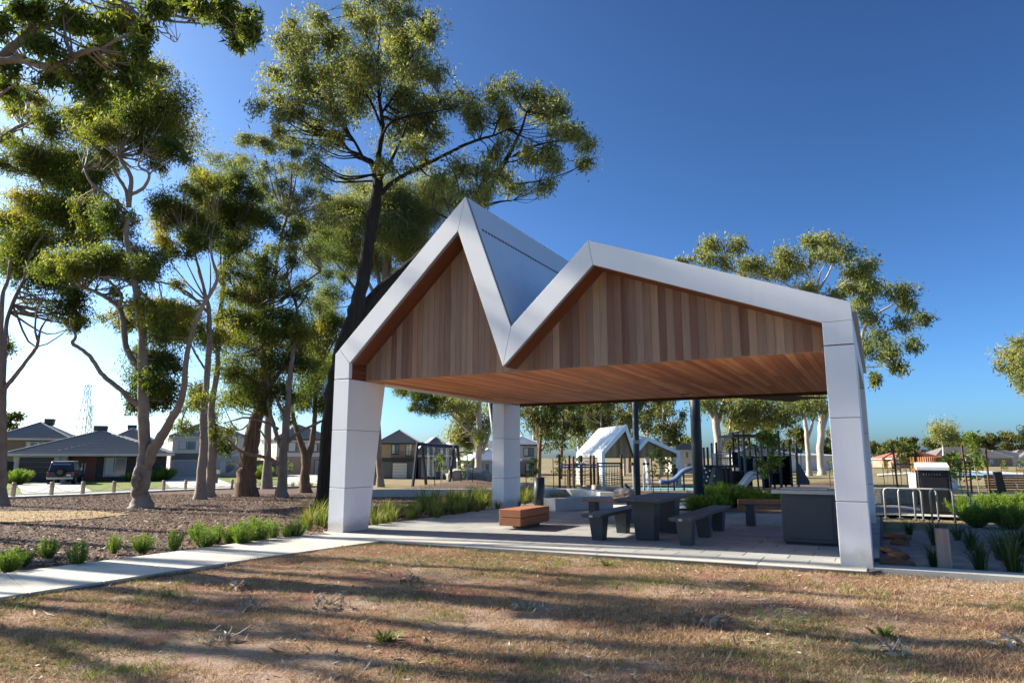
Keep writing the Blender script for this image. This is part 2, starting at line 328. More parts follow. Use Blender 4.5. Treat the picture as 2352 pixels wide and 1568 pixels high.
# houses
M_TILE = {}
def mat_tile(name, col):
    n = NT(name); v = n.coord('Object', (3.2, 3.2, 3.2)); f = n.noise(v, 3., 3); c = n.mix(n.math('MULTIPLY', f, .6), col, tuple(c * .55 for c in col))
    return n.bsdf(c, .42, .5, 0, f, .2, .02)
M_TILED = mat_tile('charcoal_tile', (.29, .275, .265)); M_TILEL = mat_tile('pale_grey_tile', (.22, .22, .23)); M_TILER = mat_tile('red_tile', (.30, .11, .075)); M_TILEB = mat_tile('brown_grey_tile', (.20, .18, .16))
M_SHEETW = mat_plain('white_roof', (.66, .69, .72), .4, .5, 0, .05)
def mat_brick(name, a, b, mortar):
    n = NT(name); v = n.coord('Object', (1, 1, 1)); sx = n.n('SeparateXYZ'); n.l(v, sx.inputs[0]); cb = n.n('CombineXYZ')
    n.l(n.math('ADD', sx.outputs[0], sx.outputs[1]), cb.inputs[0]); n.l(sx.outputs[2], cb.inputs[1])
    br = n.n('TexBrick'); n.l(cb.outputs[0], br.inputs['Vector']); br.inputs['Scale'].default_value = 1; br.inputs['Brick Width'].default_value = .24; br.inputs['Row Height'].default_value = .086; br.inputs['Mortar Size'].default_value = .008
    br.inputs['Color1'].default_value = (*a, 1); br.inputs['Color2'].default_value = (*b, 1); br.inputs['Mortar'].default_value = (*mortar, 1)
    return n.bsdf(br.outputs[0], .85, .2, 0, br.outputs[1], -.3, .01)
M_BRICKD = mat_brick('dark_brick', (.055, .05, .05), (.085, .075, .072), (.12, .11, .105)); M_BRICKT = mat_brick('tan_brick', (.40, .25, .15), (.47, .31, .19), (.45, .38, .3)); M_BRICKR = mat_brick('red_brick', (.33, .165, .11), (.39, .21, .145), (.4, .34, .28)); M_BRICKC = mat_brick('cream_brick', (.55, .48, .38), (.6, .53, .43), (.5, .45, .4))
M_RENDG = mat_plain('grey_render', (.50, .475, .44), .85, .2, 0, .06); M_RENDL = mat_plain('pale_render', (.72, .655, .57), .85, .2, 0, .06); M_RENDD = mat_plain('dark_render', (.16, .155, .15), .85, .2, 0, .06); M_RENDW = mat_plain('white_render', (.66, .64, .6), .85, .2, 0, .05); M_RENDB = mat_plain('brown_render', (.22, .16, .115), .85, .2, 0, .06)
M_TRIM = mat_plain('cream_trim', (.58, .55, .48), .6, .3, 0, .04); M_TRIMD = mat_plain('dark_trim', (.05, .05, .055), .5, .4, 0, .05)
M_GARD = mat_plain('dark_garage', (.06, .052, .048), .5, .4); M_GARL = mat_plain('grey_garage', (.36, .37, .38), .5, .4, 0, .05); M_DOORR = mat_plain('red_timber_door', (.16, .045, .03), .45, .4)
n = NT('glass'); b = n.n('BsdfPrincipled'); b.inputs['Base Color'].default_value = (.13, .16, .18, 1); b.inputs['Roughness'].default_value = .06; b.inputs['Specular IOR Level'].default_value = .9; n.l(b.outputs[0], n.out.inputs[0]); M_GLASS = n.m
M_BLIND = mat_plain('curtain', (.62, .62, .58), .9, .1, 0, .08)
M_CARP = mat_plain('car_paint', (.02, .024, .035), .25, .6, .2, .05); M_RUB = mat_plain('rubber', (.015, .015, .015), .85, .2); M_REDL = mat_plain('tail_light', (.35, .02, .02), .3, .5)
M_CARW = mat_plain('pale_car_roof', (.6, .6, .58), .4, .4)
M_SHADE = mat_plain('shade_cloth', (.03, .032, .036), .9, .1)
M_CLOTH = mat_plain('dark_clothing', (.03, .03, .04), .9, .1)
# ------------------------------------------------------------------ pavilion frame
K = .894
PO = Vector((-3.9096 * K, 14.9362 * K, 0)); PRZ = math.atan2(-.46932, .88303)
CU, SU = math.cos(PRZ), math.sin(PRZ)
def L2W(u, v, z=0): return Vector((PO.x + u * CU - v * SU, PO.y + u * SU + v * CU, z))
def W2L(p): dx, dy = p[0] - PO.x, p[1] - PO.y; return dx * CU + dy * SU, -dx * SU + dy * CU
def xy(p): return (p[0], p[1])
# ------------------------------------------------------------------ ground
m = MB(); ys = [-30, 0, 22] + list(range(23, 51)) + [60, 90, 140, 220, 400, 800, 1800]; xs = [-1500, -300, -60, 60, 300, 1500]
for y in ys:
    for x in xs: m.v.append((x, y, terrain(y) - .06))
for j in range(len(ys) - 1):
    for i in range(len(xs) - 1): a = j * len(xs) + i; m.f.append((a, a + 1, a + len(xs) + 1, a + len(xs)))
prop(m.build('ground', M_FAR), kind='structure')
# outlines on the ground
path_poly = [xy(G(*q)) for q in ((-420, 1389), (0, 1325), (330, 1282), (640, 1240), (735, 1227), (800, 1234), (905, 1243.5), (640, 1281), (400, 1318), (200, 1350), (0, 1381), (-420, 1450))]
slab_poly = [xy(L2W(-.1, -.02)), xy(L2W(1.25, -.72)), xy(L2W(9.1, -.30)), xy(L2W(9.26, -.02)), xy(L2W(9.3, 8.4)), xy(L2W(-.35, 8.4))]
bedL = [xy(L2W(-.12, .05)), (path_poly[3][0], path_poly[3][1] + .03), (path_poly[2][0], path_poly[2][1] + .03), (path_poly[1][0], path_poly[1][1] + .03), (path_poly[0][0], path_poly[0][1] + .03), (-40, 14), (-40, 33), (-27, 40), (-14.5, 46), (-4.5, 40), (-2, 30), xy(L2W(-.4, 8.4))]
sheet('mulch_bed', bedL, -.012, M_MULCH)
# near lawn: uneven soil
nx, ny = 260, 150; X, Y = np.meshgrid(np.linspace(-11, 13, nx), np.linspace(2.4, 15.5, ny))
Z = -.045 + .05 * vnoise(X * .7, Y * .7, 1) + .025 * vnoise(X * 2.3, Y * 2.3, 2) + .015 * vnoise(X * 7, Y * 7, 3)
Z = np.where(in_poly(X.ravel(), Y.ravel(), bedL).reshape(X.shape), -.08, Z)
lx = lambda a, b: (a - PO.x) * CU + (b - PO.y) * SU
U = (X - PO.x) * CU + (Y - PO.y) * SU; V = -(X - PO.x) * SU + (Y - PO.y) * CU
Z = np.where((V > -.1) & (U > -.2), -.09, Z)
verts = np.stack([X, Y, Z], -1).reshape(-1, 3); idx = np.arange(nx * ny).reshape(ny, nx)
faces = np.stack([idx[:-1, :-1], idx[:-1, 1:], idx[1:, 1:], idx[1:, :-1]], -1).reshape(-1, 4)
me = bpy.data.meshes.new('lawn'); me.from_pydata(verts.tolist(), [], faces.tolist()); me.materials.append(M_LAWN); me.polygons.foreach_set('use_smooth', [True] * len(me.polygons))
prop(link('lawn', me), kind='structure')
def lawn_z(x, y): return -.045 + .05 * vnoise(x * .7, y * .7, 1) + .025 * vnoise(x * 2.3, y * 2.3, 2) + .015 * vnoise(x * 7, y * 7, 3)
# concrete path in poured bays
base = sheet('concrete_path', path_poly, .020, M_GROUT, .1)
tl = [np.array(path_poly[i]) for i in (0, 1, 2, 3, 4, 5)]; bl = [np.array(path_poly[i]) for i in (11, 10, 9, 8, 7, 6)]
def along(pl, t):
    pl = np.array(pl); d = np.r_[0, np.cumsum(np.linalg.norm(np.diff(pl, axis=0), axis=1))]; return np.array([np.interp(t * d[-1], d, pl[:, i]) for i in (0, 1)])
cuts = [0, .12, .225, .33, .435, .545, .66, .83, 1]
for a, b in zip(cuts[:-1], cuts[1:]):
    e = .0006
    q = [along(tl, a + e), along(tl, b - e), along(bl, b - e), along(bl, a + e)]
    MB().slab([tuple(p) for p in q][::-1], .0, .045).build('path_slab', M_CONC, base, bevel=.003)
# paved floor
fl = MB().slab([p for p in slab_poly], -.12, .030).build('paved_floor', M_GROUT); prop(fl, kind='structure')
pw, pd = .60, .40; cnt = 0; rest = MB(); pm = {}
def clipfloor(poly):
    return poly
rows = []
for j in range(21):
    v0 = -.0 + j * pd
    for i in range(-1, 16):
        u0 = i * pw - (pw / 2 if j % 2 else 0); u1 = u0 + pw; u0 = max(u0, -.08); u1 = min(u1, 9.24)
        if u1 - u0 < .08: continue
        rows.append((u0 + .004, u1 - .004, v0 + .004, v0 + pd - .004))
pav_root = bpy.data.objects.new('paver_frame', None)
for k, (u0, u1, v0, v1) in enumerate(rows):
    if k < 296:
        key = (round(u1 - u0, 3), round(v1 - v0, 3))
        if key not in pm: a, b = key; pm[key] = box(-a / 2, a / 2, -b / 2, b / 2, -.02, .012).mesh('paver', M_PAVER, bevel=.004)
        o = link('paver', pm[key], fl, L2W((u0 + u1) / 2, (v0 + v1) / 2, .032 + random.uniform(-.0015, .0015)), PRZ)
    else:
        rest.slab([xy(L2W(a, b)) for a, b in ((u0, v0), (u1, v0), (u1, v1), (u0, v1))], .02, .044)
prop(rest.build('paver_field', M_PAVER, fl), kind='stuff')
# concrete apron in front of the pavers
for a, b in ((1.3, 3.4), (3.41, 5.6), (5.61, 7.8), (7.81, 9.1)):
    fv = lambda u: -.72 + (u - 1.25) * (.42 / 7.85)
    MB().slab([xy(L2W(a, fv(a))), xy(L2W(b, fv(b))), xy(L2W(b, -.006)), xy(L2W(a, -.006))], -.05, .044).build('apron_slab', M_CONC, fl, bevel=.005)
MB().slab([xy(L2W(-.08, -.01)), xy(L2W(1.24, -.70)), xy(L2W(1.28, -.71)), xy(L2W(1.28, -.006)), xy(L2W(-.08, -.006))], -.05, .043).build('apron_slab', M_CONC, fl)
# ------------------------------------------------------------------ pavilion
OUT = [(0, 3.44), (2.985, 6.166), (3.935, 3.637), (5.378, 4.961), (9.17, 3.51)]
INN = [(.375, 3.24), (2.83, 5.534), (3.783, 2.963), (5.453, 4.535), (8.79, 3.26)]
SZ = 2.93; REC = .5; DEP = 7.75
def prof(pts, u):
    for a, b in zip(pts[:-1], pts[1:]):
        if a[0] <= u <= b[0]: return a[1] + (b[1] - a[1]) * (u - a[0]) / (b[0] - a[0])
    return pts[0][1] if u < pts[0][0] else pts[-1][1]
def pavilion(label, loc, rz, skew=-.27, bw=.125, fine=True, group=None):
    root = thing('pavilion', label, 'pavilion', loc, rz, group)
    su = lambda u, v: u + skew * (v / DEP) * max(0, 1 - u / 2.9)             # the left side stands slightly out of square
    # columns: a core with cladding panels
    for (u0, u1, v0, vb, vt, rear) in ((0, .378, 0, .72, 1.12, 0), (8.792, 9.17, 0, .72, 1.12, 0), (0, .378, DEP - .98, .98, .98, 1), (8.792, 9.17, DEP - .98, .98, .98, 1)):
        sk = su(0, DEP) if (rear and u0 == 0) else 0
        U0, U1 = u0 + sk, u1 + sk
        core = MB(); g = .012
        core.hull([(U0 + g, v0 + g, 0), (U1 - g, v0 + g, 0), (U1 - g, v0 + vb - g, 0), (U0 + g, v0 + vb - g, 0)], [(U0 + g, v0 + g, SZ), (U1 - g, v0 + g, SZ), (U1 - g, v0 + vt - g, SZ), (U0 + g, v0 + vt - g, SZ)])
        co = core.build('column', M_JOINT, root)
        zz = [.0, .86, 1.95, SZ]
        for a, b in zip(zz[:-1], zz[1:]):
            f = lambda z: vb + (vt - vb) * z / SZ
            a2, b2 = a + .005, b - .005
            MB().hull([(U0, v0, a2), (U1, v0, a2), (U1, v0 + f(a2), a2), (U0, v0 + f(a2), a2)], [(U0, v0, b2), (U1, v0, b2), (U1, v0 + f(b2), b2), (U0, v0 + f(b2), b2)]).build('cladding_panel', M_WHITE, co, bevel=.006)
    # fascia: folded white frame at both ends
    for rear in (0, 1):
        y0, y1 = (DEP - .09, DEP) if rear else (0, .09)
        sk = skew if rear else 0
        O = [(OUT[0][0] + sk, OUT[0][1])] + OUT[1:]; I = [(INN[0][0] + sk, INN[0][1])] + INN[1:]
        fb = MB()
        for i in range(4): fb.prism([O[i], O[i + 1], I[i + 1], I[i]], y0 + .012, y1 - .004)
        fo = fb.build('fascia', M_JOINT, root)
        gap = .0045
        def pan(poly):
            c = np.mean(poly, axis=0); pl = [tuple(np.array(p) + (c - np.array(p)) / np.linalg.norm(c - np.array(p)) * gap) for p in poly]
            MB().prism(pl, y0, y1).build('fascia_panel', M_WHITE, fo, bevel=.004)
        mit = (O[0][0] + .10, O[0][1] + .10 * (O[1][1] - O[0][1]) / (O[1][0] - O[0][0]))
        pan([(O[0][0], SZ + .01), (O[0][0], O[0][1]), mit, I[0], (I[0][0], SZ + .01)])
        pan([mit, O[1], I[1], I[0]]); pan([O[1], O[2], I[2], I[1]]); pan([O[2], O[3], I[3], I[2]])
        pan([O[3], O[4], (O[4][0], I[4][1]), I[4], I[3]]); pan([(I[4][0], SZ + .01), (I[4][0], I[4][1] - .0), (O[4][0], I[4][1] - .0), (O[4][0], SZ + .01)])
        # timber lining of the reveal
        vv0, vv1 = (DEP - REC, DEP - .09) if rear else (.09, REC)
        for i in range(4):
            p, q = I[i], I[i + 1]; nb = 4 if fine else 1
            for k in range(nb):
                va = vv0 + (vv1 - vv0) * k / nb; vb_ = vv0 + (vv1 - vv0) * (k + 1) / nb - .004
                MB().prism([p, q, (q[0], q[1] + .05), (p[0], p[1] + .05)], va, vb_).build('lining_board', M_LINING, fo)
        for u in ((.36 + sk, .376 + sk), (8.79, 8.806)):
            for k in range(3):
                z0 = SZ + .1 * k
                MB().box(u[0], u[1], vv0, vv1, z0 + .003, min(z0 + .098, 3.26)).build('lining_board', M_LINING, fo)
        # gable wall of vertical boards
        wv0, wv1 = (DEP - REC - .02, DEP - REC) if rear else (REC, REC + .02)
        gw = MB().prism([(.37, SZ)] + [(u, z + .03) for u, z in INN] + [(8.80, SZ)], wv0 - (.03 if rear else -.004), wv1 + (-.03 if rear else .03)).build('gable_wall', M_JOINT, root)
        if rear and not fine: continue
        u = .372; mn = 0
        while u < 8.79:
            u1 = min(u + bw, 8.798); a, b = u + .0035, u1 - .0035; z0 = SZ + .004
            pts = [(a, prof(INN, a) + .04)] + [(k[0], k[1] + .04) for k in INN[1:4] if a < k[0] < b] + [(b, prof(INN, b) + .04)]
            off = random.uniform(0, .004); c = (a + b) / 2
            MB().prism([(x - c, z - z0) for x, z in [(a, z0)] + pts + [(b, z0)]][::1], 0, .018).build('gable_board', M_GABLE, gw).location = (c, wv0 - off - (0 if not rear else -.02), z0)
            u = u1
    # soffit of timber boards running front to back
    sb = MB().box(.37, 8.80, REC, DEP - REC, SZ + .02, SZ + .05).build('soffit', M_JOINT, root)
    u = .374 + skew * .6
    while u < 8.79:
        u1 = min(u + bw, 8.795); cut = random.uniform(2.2, DEP - 2.2) if fine else None
        segs = [(REC + .001, cut - .0015), (cut + .0015, DEP - REC - .001)] if fine else [(REC + .001, DEP - REC - .001)]
        for a, b in segs:
            if fine or True:
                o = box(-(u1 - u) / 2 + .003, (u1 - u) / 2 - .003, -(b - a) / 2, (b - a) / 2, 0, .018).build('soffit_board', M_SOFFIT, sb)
                o.location = ((u + u1) / 2, (a + b) / 2, SZ + random.uniform(0, .0025))
        u = u1
    if fine:
        lt = box(-.09, .09, -.045, .045, -.012, .004).build('light_fitting', M_TRIMD, root); lt.location = (5.35, DEP - REC - 1.0, SZ)
    box(.4, 8.78, DEP - REC - .10, DEP - REC - .02, SZ - .07, SZ - .002).build('edge_trim', M_BROWNP, root)
    # side beams and gutters
    MB().hull([(0, .09, SZ + .01), (.30, .09, SZ + .01), (.30, .09, 3.40), (0, .09, 3.40)], [(skew, DEP - .09, SZ + .01), (skew + .30, DEP - .09, SZ + .01), (skew + .30, DEP - .09, 3.40), (skew, DEP - .09, 3.40)]).build('side_beam', M_WHITE, root)
    MB().hull([(.30, 1.1, SZ - .03), (.42, 1.1, SZ - .03), (.42, 1.1, SZ + .01), (.30, 1.1, SZ + .01)], [(skew + .30, DEP - .98, SZ - .03), (skew + .42, DEP - .98, SZ - .03), (skew + .42, DEP - .98, SZ + .01), (skew + .30, DEP - .98, SZ + .01)]).build('side_trim', M_WHITE, root)
    box(8.87, 9.168, .09, DEP - .09, SZ + .01, 3.36).build('side_beam', M_WHITE, root)
    box(9.10, 9.23, .42, DEP - .03, 3.365, 3.46).build('gutter', M_STEELW, root)
    # roof slopes
    rf = MB(); T = .06
    for i in range(4):
        a, b = OUT[i], OUT[i + 1]; d = .03
        aa = (a[0] + skew, a[1]) if i == 0 else a
        rf.hull([(a[0], .092, a[1] - d), (b[0], .092, b[1] - d), (b[0], .092, b[1] - d - T), (a[0], .092, a[1] - d - T)], [(aa[0], DEP - .092, aa[1] - d), (b[0], DEP - .092, b[1] - d), (b[0], DEP - .092, b[1] - d - T), (aa[0], DEP - .092, aa[1] - d - T)])
    ro = rf.build('roof', M_ROOFSHEET, root)
    # ridge capping with its row of dark vent slots
    for i, s in ((0, -1), (1, 1), (2, -1), (3, 1)):
        a, b = OUT[i], OUT[i + 1]; pk = a if s > 0 else b; ot = b if s > 0 else a
        dv = np.array(ot) - np.array(pk); dv = dv / np.linalg.norm(dv); e = np.array(pk) + dv * .62; nrm = np.array((-dv[1], dv[0])); nrm = nrm if nrm[1] > 0 else -nrm
        of = -.03 * abs(dv[0]); q = [np.array(pk) + nrm * (of - .01), e + nrm * (of - .01), e + nrm * (of + .012), np.array(pk) + nrm * (of + .012)]
        cap = MB().prism([tuple(x) for x in q], .1, DEP - .1).build('ridge_cap', M_ROOFSHEET, ro)
        if fine and i == 1:
            sl = MB(); e1 = np.array(pk) + dv * .625; e2 = np.array(pk) + dv * .665
            y = .25
            while y < DEP - .2: sl.prism([tuple(e1 + nrm * (of - .01)), tuple(e2 + nrm * (of - .01)), tuple(e2 + nrm * (of + .008)), tuple(e1 + nrm * (of + .008))], y, y + .06); y += .11
            sl.build('vent_slot', M_TRIMD, cap)
    if fine:
        rv = MB(); a, b = np.array(OUT[1]), np.array(OUT[2]); dv = (b - a) / np.linalg.norm(b - a); nrm = np.array((-dv[1], dv[0])); nrm = nrm if nrm[1] > 0 else -nrm
        for t in (1.0, 1.45, 1.9, 2.35):
            y = .7
            while y < DEP - .5: p = a + dv * t + nrm * -.012; rv.box(p[0] - .004, p[0] + .006, y, y + .01, p[1] - .005, p[1] + .006); y += .9
        rv.build('rivet', M_JOINT, ro)
    return root
pavilion('large white pavilion with two folded gables and a timber soffit over picnic tables', PO, PRZ)
p2 = pavilion('smaller white pavilion in the distance with dappled shade on its roof', (6.45, 49.8, -.7), R(9), 0, .25, False)
p2.scale = (.65, .95, .73)
# ------------------------------------------------------------------ furniture under the roof (pavilion-aligned)
def local_thing(name, label, cat, u, v, z=.044, rz=0, group=None): return thing(name, label, cat, L2W(u, v, z), PRZ + rz, group)
def taper_leg(parent, x0, x1, t0, t1, y0, y1, z, name='leg'):
    return MB().hull([(x0, y0, 0), (x1, y0, 0), (x1, y1, 0), (x0, y1, 0)], [(t0, y0 - .04, z), (t1, y0 - .04, z), (t1, y1 + .04, z), (t0, y1 + .04, z)]).build(name, M_DARK, parent, bevel=.006)
t = local_thing('picnic_table', 'charcoal picnic table with a long slatted top on two wide pedestals', 'table', 5.72, 1.05)
for i in range(6): box(-.39 + i * .131, -.39 + i * .131 + .126, 0, 2.5, .665, .70).build('top_slat', M_DARKTOP, t, bevel=.004)
box(-.36, .36, .1, 2.4, .635, .664).build('top_frame', M_DARK, t)
taper_leg(t, -.15, .17, -.21, .20, .42, .72, .634, 'pedestal'); taper_leg(t, -.15, .17, -.21, .20, 1.75, 2.05, .634, 'pedestal')
def slat_bench(label, u, v, W, ln, legs):
    b = local_thing('picnic_bench', label, 'bench', u, v, group='dark benches at the picnic table')
    for i in range(3): box(-W / 2 + i * W / 3, -W / 2 + (i + 1) * W / 3 - .006, 0, ln, .415, .448).build('seat_slat', M_DARKTOP, b, bevel=.004)
    box(-W / 2 + .02, W / 2 - .02, .0, ln, .39, .414).build('seat_frame', M_DARK, b)
    for y in legs: taper_leg(b, -.085, .10, -.125, .125, y, y + .22, .389)
    box(-.03, .03, -.004, 0, .398, .432).build('end_plate', M_STEELW, b)
    return b
slat_bench('charcoal slatted bench on the left of the picnic table, beside the timber block seat', 5.0, .85, .36, 3.25, (.25, 1.5, 2.7))
slat_bench('charcoal slatted bench on the right of the picnic table, facing the barbecue', 6.5, .85, .36, 3.25, (.25, 1.5, 2.7))
def plank_bench(label, u, v, ln, top):
    b = local_thing('plank_bench', label, 'bench', u, v)
    for i in range(3): box(0, ln, -.15 + i * .1, -.15 + i * .1 + .095, .42, .455).build('seat_slat', top, b, bevel=.004)
    for x in (.12, ln / 2, ln - .3): box(x, x + .17, -.11, .11, 0, .419).build('leg', M_DARK, b, bevel=.005)
plank_bench('slim bench with sunlit brown top behind the picnic table', 3.45, 4.45, 2.0, M_BENCHW)
plank_bench('dark slim bench behind the barbecue at the garden edge', 6.7, 4.95, 1.95, M_DARKTOP)
t = local_thing('timber_block_seat', 'chunky red timber block seat of two stacked beams on a low plinth', 'seat', 2.66, 1.9)
for k, (z0, z1) in enumerate(((.075, .225), (.235, .385))):
    box(0, .476, 0, 1.32, z0, z1).build('beam', M_BENCHW, t, bevel=.008)
box(.08, .40, .42, 1.0, 0, .074).build('plinth', M_DARK, t)
t = local_thing('barbecue', 'charcoal barbecue cabinet with steel benchtop beside the white column', 'barbecue', 7.86, 2.05)
box(0, .82, 0, .72, .04, .80).build('cabinet', M_DARK, t, bevel=.01)
box(.06, .76, -.012, 0, .10, .76).build('door_panel', M_DARK, t, bevel=.004)
box(.03, .79, .03, .69, 0, .04).build('kick_plate', M_BLACK, t)
box(-.13, .95, -.05, .78, .80, .865).build('benchtop', M_STEELW, t, bevel=.006)
hp = box(.02, .70, .05, .60, .866, .895).build('hot_plate', M_STEEL, t, bevel=.006)
for x in (.30, .38): MB().cyl(x, .045, .875, .885, .012, 8).build('button', M_STEEL, hp)
for i, x in enumerate((.835, .87, .905)): box(x, x + .02, .1, .6, .1, .79).build('side_rail', M_STEELW, t)
# ------------------------------------------------------------------ beyond the floor: low walls, posts
def wall_seg(name, label, cat, pts, h, th, mat, z0=-.2, group=None):
    o = thing(name, label, cat, (*pts[0], terrain(pts[0][1])), group=group); P0 = np.array(pts[0]); pl = catmull(pts, 3) if len(pts) > 2 else np.array(pts)
    d = np.gradient(pl, axis=0); nn = np.stack([-d[:, 1], d[:, 0]], 1); nn /= np.linalg.norm(nn, axis=1)[:, None]
    A = pl + nn * th / 2 - P0; B = pl - nn * th / 2 - P0
    tz = terrain(pts[0][1])
    for i in range(len(pl) - 1):
        e = .996
        MB().slab([tuple(A[i]), tuple(B[i]), tuple(B[i] + (B[i + 1] - B[i]) * e), tuple(A[i] + (A[i + 1] - A[i]) * e)], z0, h + terrain(pl[i][1]) - tz).build('wall_block', mat, o, bevel=.008)
    return o
wall_seg('garden_wall', 'long low pale concrete wall behind the strappy grass bed', 'wall', [xy(G(845, 1141)), xy(G(940, 1140)), xy(G(1040, 1139)), xy(G(1160, 1138)), xy(G(1240, 1138))], .30, .35, M_WALLC)
wall_seg('seat_wall', 'blocky pale concrete seat wall with sunlit end behind the timber seat', 'wall', [xy(G(1262, 1176)), xy(G(1330, 1172)), xy(G(1397, 1169))], .36, .5, M_WALLC)
wall_seg('seat_wall', 'curved pale concrete seat wall behind the blocky one', 'wall', [xy(G(1235, 1152)), xy(G(1262, 1147)), xy(G(1310, 1146)), xy(G(1360, 1150)), xy(G(1395, 1158))], .38, .45, M_WALLC)
def post(name, label, cat, px, py, h, r, mat, lean=(0, 0), k=14, group=None, cap=None):
    g = G(px, py); o = thing(name, label, cat, g, group=group)
    MB().tube([(0, 0, -.1), (lean[0] * .5, lean[1] * .5, h * .5), (lean[0], lean[1], h)], [r, r * .98, r * .95], k).build('shaft', mat, o, True)
    MB().cyl(0, 0, 0, .03, r * 1.7, k).build('base_plate', mat, o)
    if cap: box(-r * 1.02, r * 1.02, -r * 1.05, -r * .9, cap, cap + .12).build('number_plate', M_STEELW, o)
    return o
post('shade_post', 'tall slender slate post behind the far end of the picnic table', 'post', 1465, 1148, 4.3, .115, M_BLUEGREY, cap=2.0)
post('shade_post', 'thick slate post rising from the shrubs behind the table', 'post', 1607, 1172, 3.75, .145, M_BLUEGREY)
post('shade_post', 'leaning dark mast half hidden by the rear white column', 'post', 1152, 1128, 5.0, .16, M_BLUEGREY, (-.65, 0))
post('dark_bollard', 'wide dark cylinder bollard beside the timber block seat', 'bollard', 1239, 1164, .85, .165, M_DARK)
# shade sail strung behind the pavilion
s = thing('shade_sail', 'dark shade sail edge showing under the rear of the timber soffit', 'shade sail', P(1600, 1172, 19.5))
o0 = Vector(s.location)
def sail(a, b, c):
    m = MB(); N = 10; g = {}
    for i in range(N + 1):
        for j in range(N + 1 - i):
            k = N - i - j; p = (a * i + b * j + c * k) / N; bow = (i * j + j * k + k * i) / N / N
            cen = (a + b + c) / 3; p = p + (cen - p) * .22 * (3 * bow if min(i, j, k) == 0 else .35); g[i, j] = len(m.v); m.v.append(tuple(p - o0))
    for i in range(N):
        for j in range(N - i):
            m.f.append((g[i, j], g[i + 1, j], g[i, j + 1]))
            if i + j < N - 1: m.f.append((g[i + 1, j], g[i + 1, j + 1], g[i, j + 1]))
    return m
a, b, c = P(1468, 915, 26.5), P(1598, 897, 20.2), P(1945, 913, 24.)
sail(a, b, c).build('fabric', M_SHADE, s); sail(a + Vector((0, 4, .7)), c + Vector((1, 7, .4)), c).build('fabric', M_SHADE, s)
for q in (a, b, c): MB().tube([q - o0 - Vector((.2, 0, 0)), q - o0 + Vector((.2, .2, 0))], .02, 6).build('shackle', M_STEEL, s)
# ------------------------------------------------------------------ street side: bollards and rope, road, drives
road = [xy(G(*q)) for q in ((-160, 1150), (0, 1143.5), (190, 1136), (400, 1126), (560, 1120), (730, 1115), (860, 1111), (860, 1108), (730, 1111.5), (560, 1115.5), (400, 1120.5), (190, 1129.5), (0, 1135), (-160, 1139))]
sheet('road', road, .01, M_ASPH)
kerb = [xy(G(*q)) for q in ((-160, 1152), (0, 1145.5), (190, 1138), (400, 1127.5), (560, 1121.3), (730, 1116.2))] + [xy(G(*q)) for q in ((730, 1114.6), (560, 1119.7), (400, 1125.6), (190, 1135.6), (0, 1143), (-160, 1149))]
sheet('kerb', kerb, .07, M_CONC, .1)
verge = [xy(G(*q)) for q in ((-160, 1139), (0, 1134.5), (190, 1129), (400, 1120), (560, 1115), (730, 1111), (860, 1107.5), (900, 1088), (-200, 1100))]
sheet('verge', verge, .012, M_VERGE, 0)
for nm, q in (('driveway', ((52, 1134), (210, 1128.5), (186, 1107), (40, 1109))), ('driveway', ((395, 1120.5), (545, 1116), (475, 1091), (352, 1092.5))), ('driveway', ((640, 1113.5), (760, 1110.5), (730, 1087), (650, 1088)))):
    sheet(nm, [xy(G(*p)) for p in q], .025, M_CONC)
sheet('straw_lawn_patch', [xy(G(*q)) for q in ((-300, 1204), (0, 1200), (80, 1197), (210, 1190), (300, 1180), (200, 1172), (0, 1174), (-300, 1180))], .006, M_DRYPATCH)
bp = [(-60, 1147.5), (29, 1143.5), (117, 1140), (189, 1137), (260.5, 1133.5), (318, 1130.5), (375, 1128), (425.5, 1125.6), (480, 1124), (532.5, 1122.5), (586, 1121), (640, 1119.3), (691, 1117.5), (730, 1116.5)]
bm_post = MB().tube([(0, 0, -.1), (0, 0, .45), (0, 0, .575), (0, 0, .60)], [.085, .085, .083, .06], 10).mesh('shaft', M_POSTW, True)
tops = []
where = ['leftmost, beside the trunk at the edge of the park', 'in front of the dark garage, left of its driveway', 'in front of the parked four-wheel drive', 'at the driveway edge of the single-storey house', 'in front of the porch door of the single-storey house', 'hidden by the burled trunk', 'just right of the burled trunk', 'in front of the grey garage', 'between the twin mottled trunks', 'just left of the stringy-bark trunk', 'just right of the stringy-bark trunk', 'just left of the pale pink trunk', 'left of the forked dark trunk', 'rightmost, beside the charred trunk']
for i, (px, py) in enumerate(bp):
    g = G(px, py); tops.append(g + Vector((0, 0, .5)))
    if i in (0, 5, 8, 11): continue
    t = thing('timber_bollard', 'timber bollard of the rope fence, ' + where[i], 'bollard', g, random.uniform(0, 3), 'timber bollards of the rope fence')
    link('post', bm_post, t); MB().tube([(0, -.09, .5), (0, .09, .5)], .018, 6).build('rope_eye', M_TRIMD, t)
rp = thing('rope_fence', 'pale rope sagging between the timber bollards along the street', 'rope', tops[1] - Vector((0, 0, .5)))
for a, b in zip(tops[:-1], tops[1:]):
    d = (b - a).length; pts = [a.lerp(b, k / 8) - Vector((0, 0, .30 * 4 * (k / 8) * (1 - k / 8))) - Vector(rp.location) for k in range(9)]
    MB().tube(pts, .014, 5).build('rope', M_ROPE, rp, True)
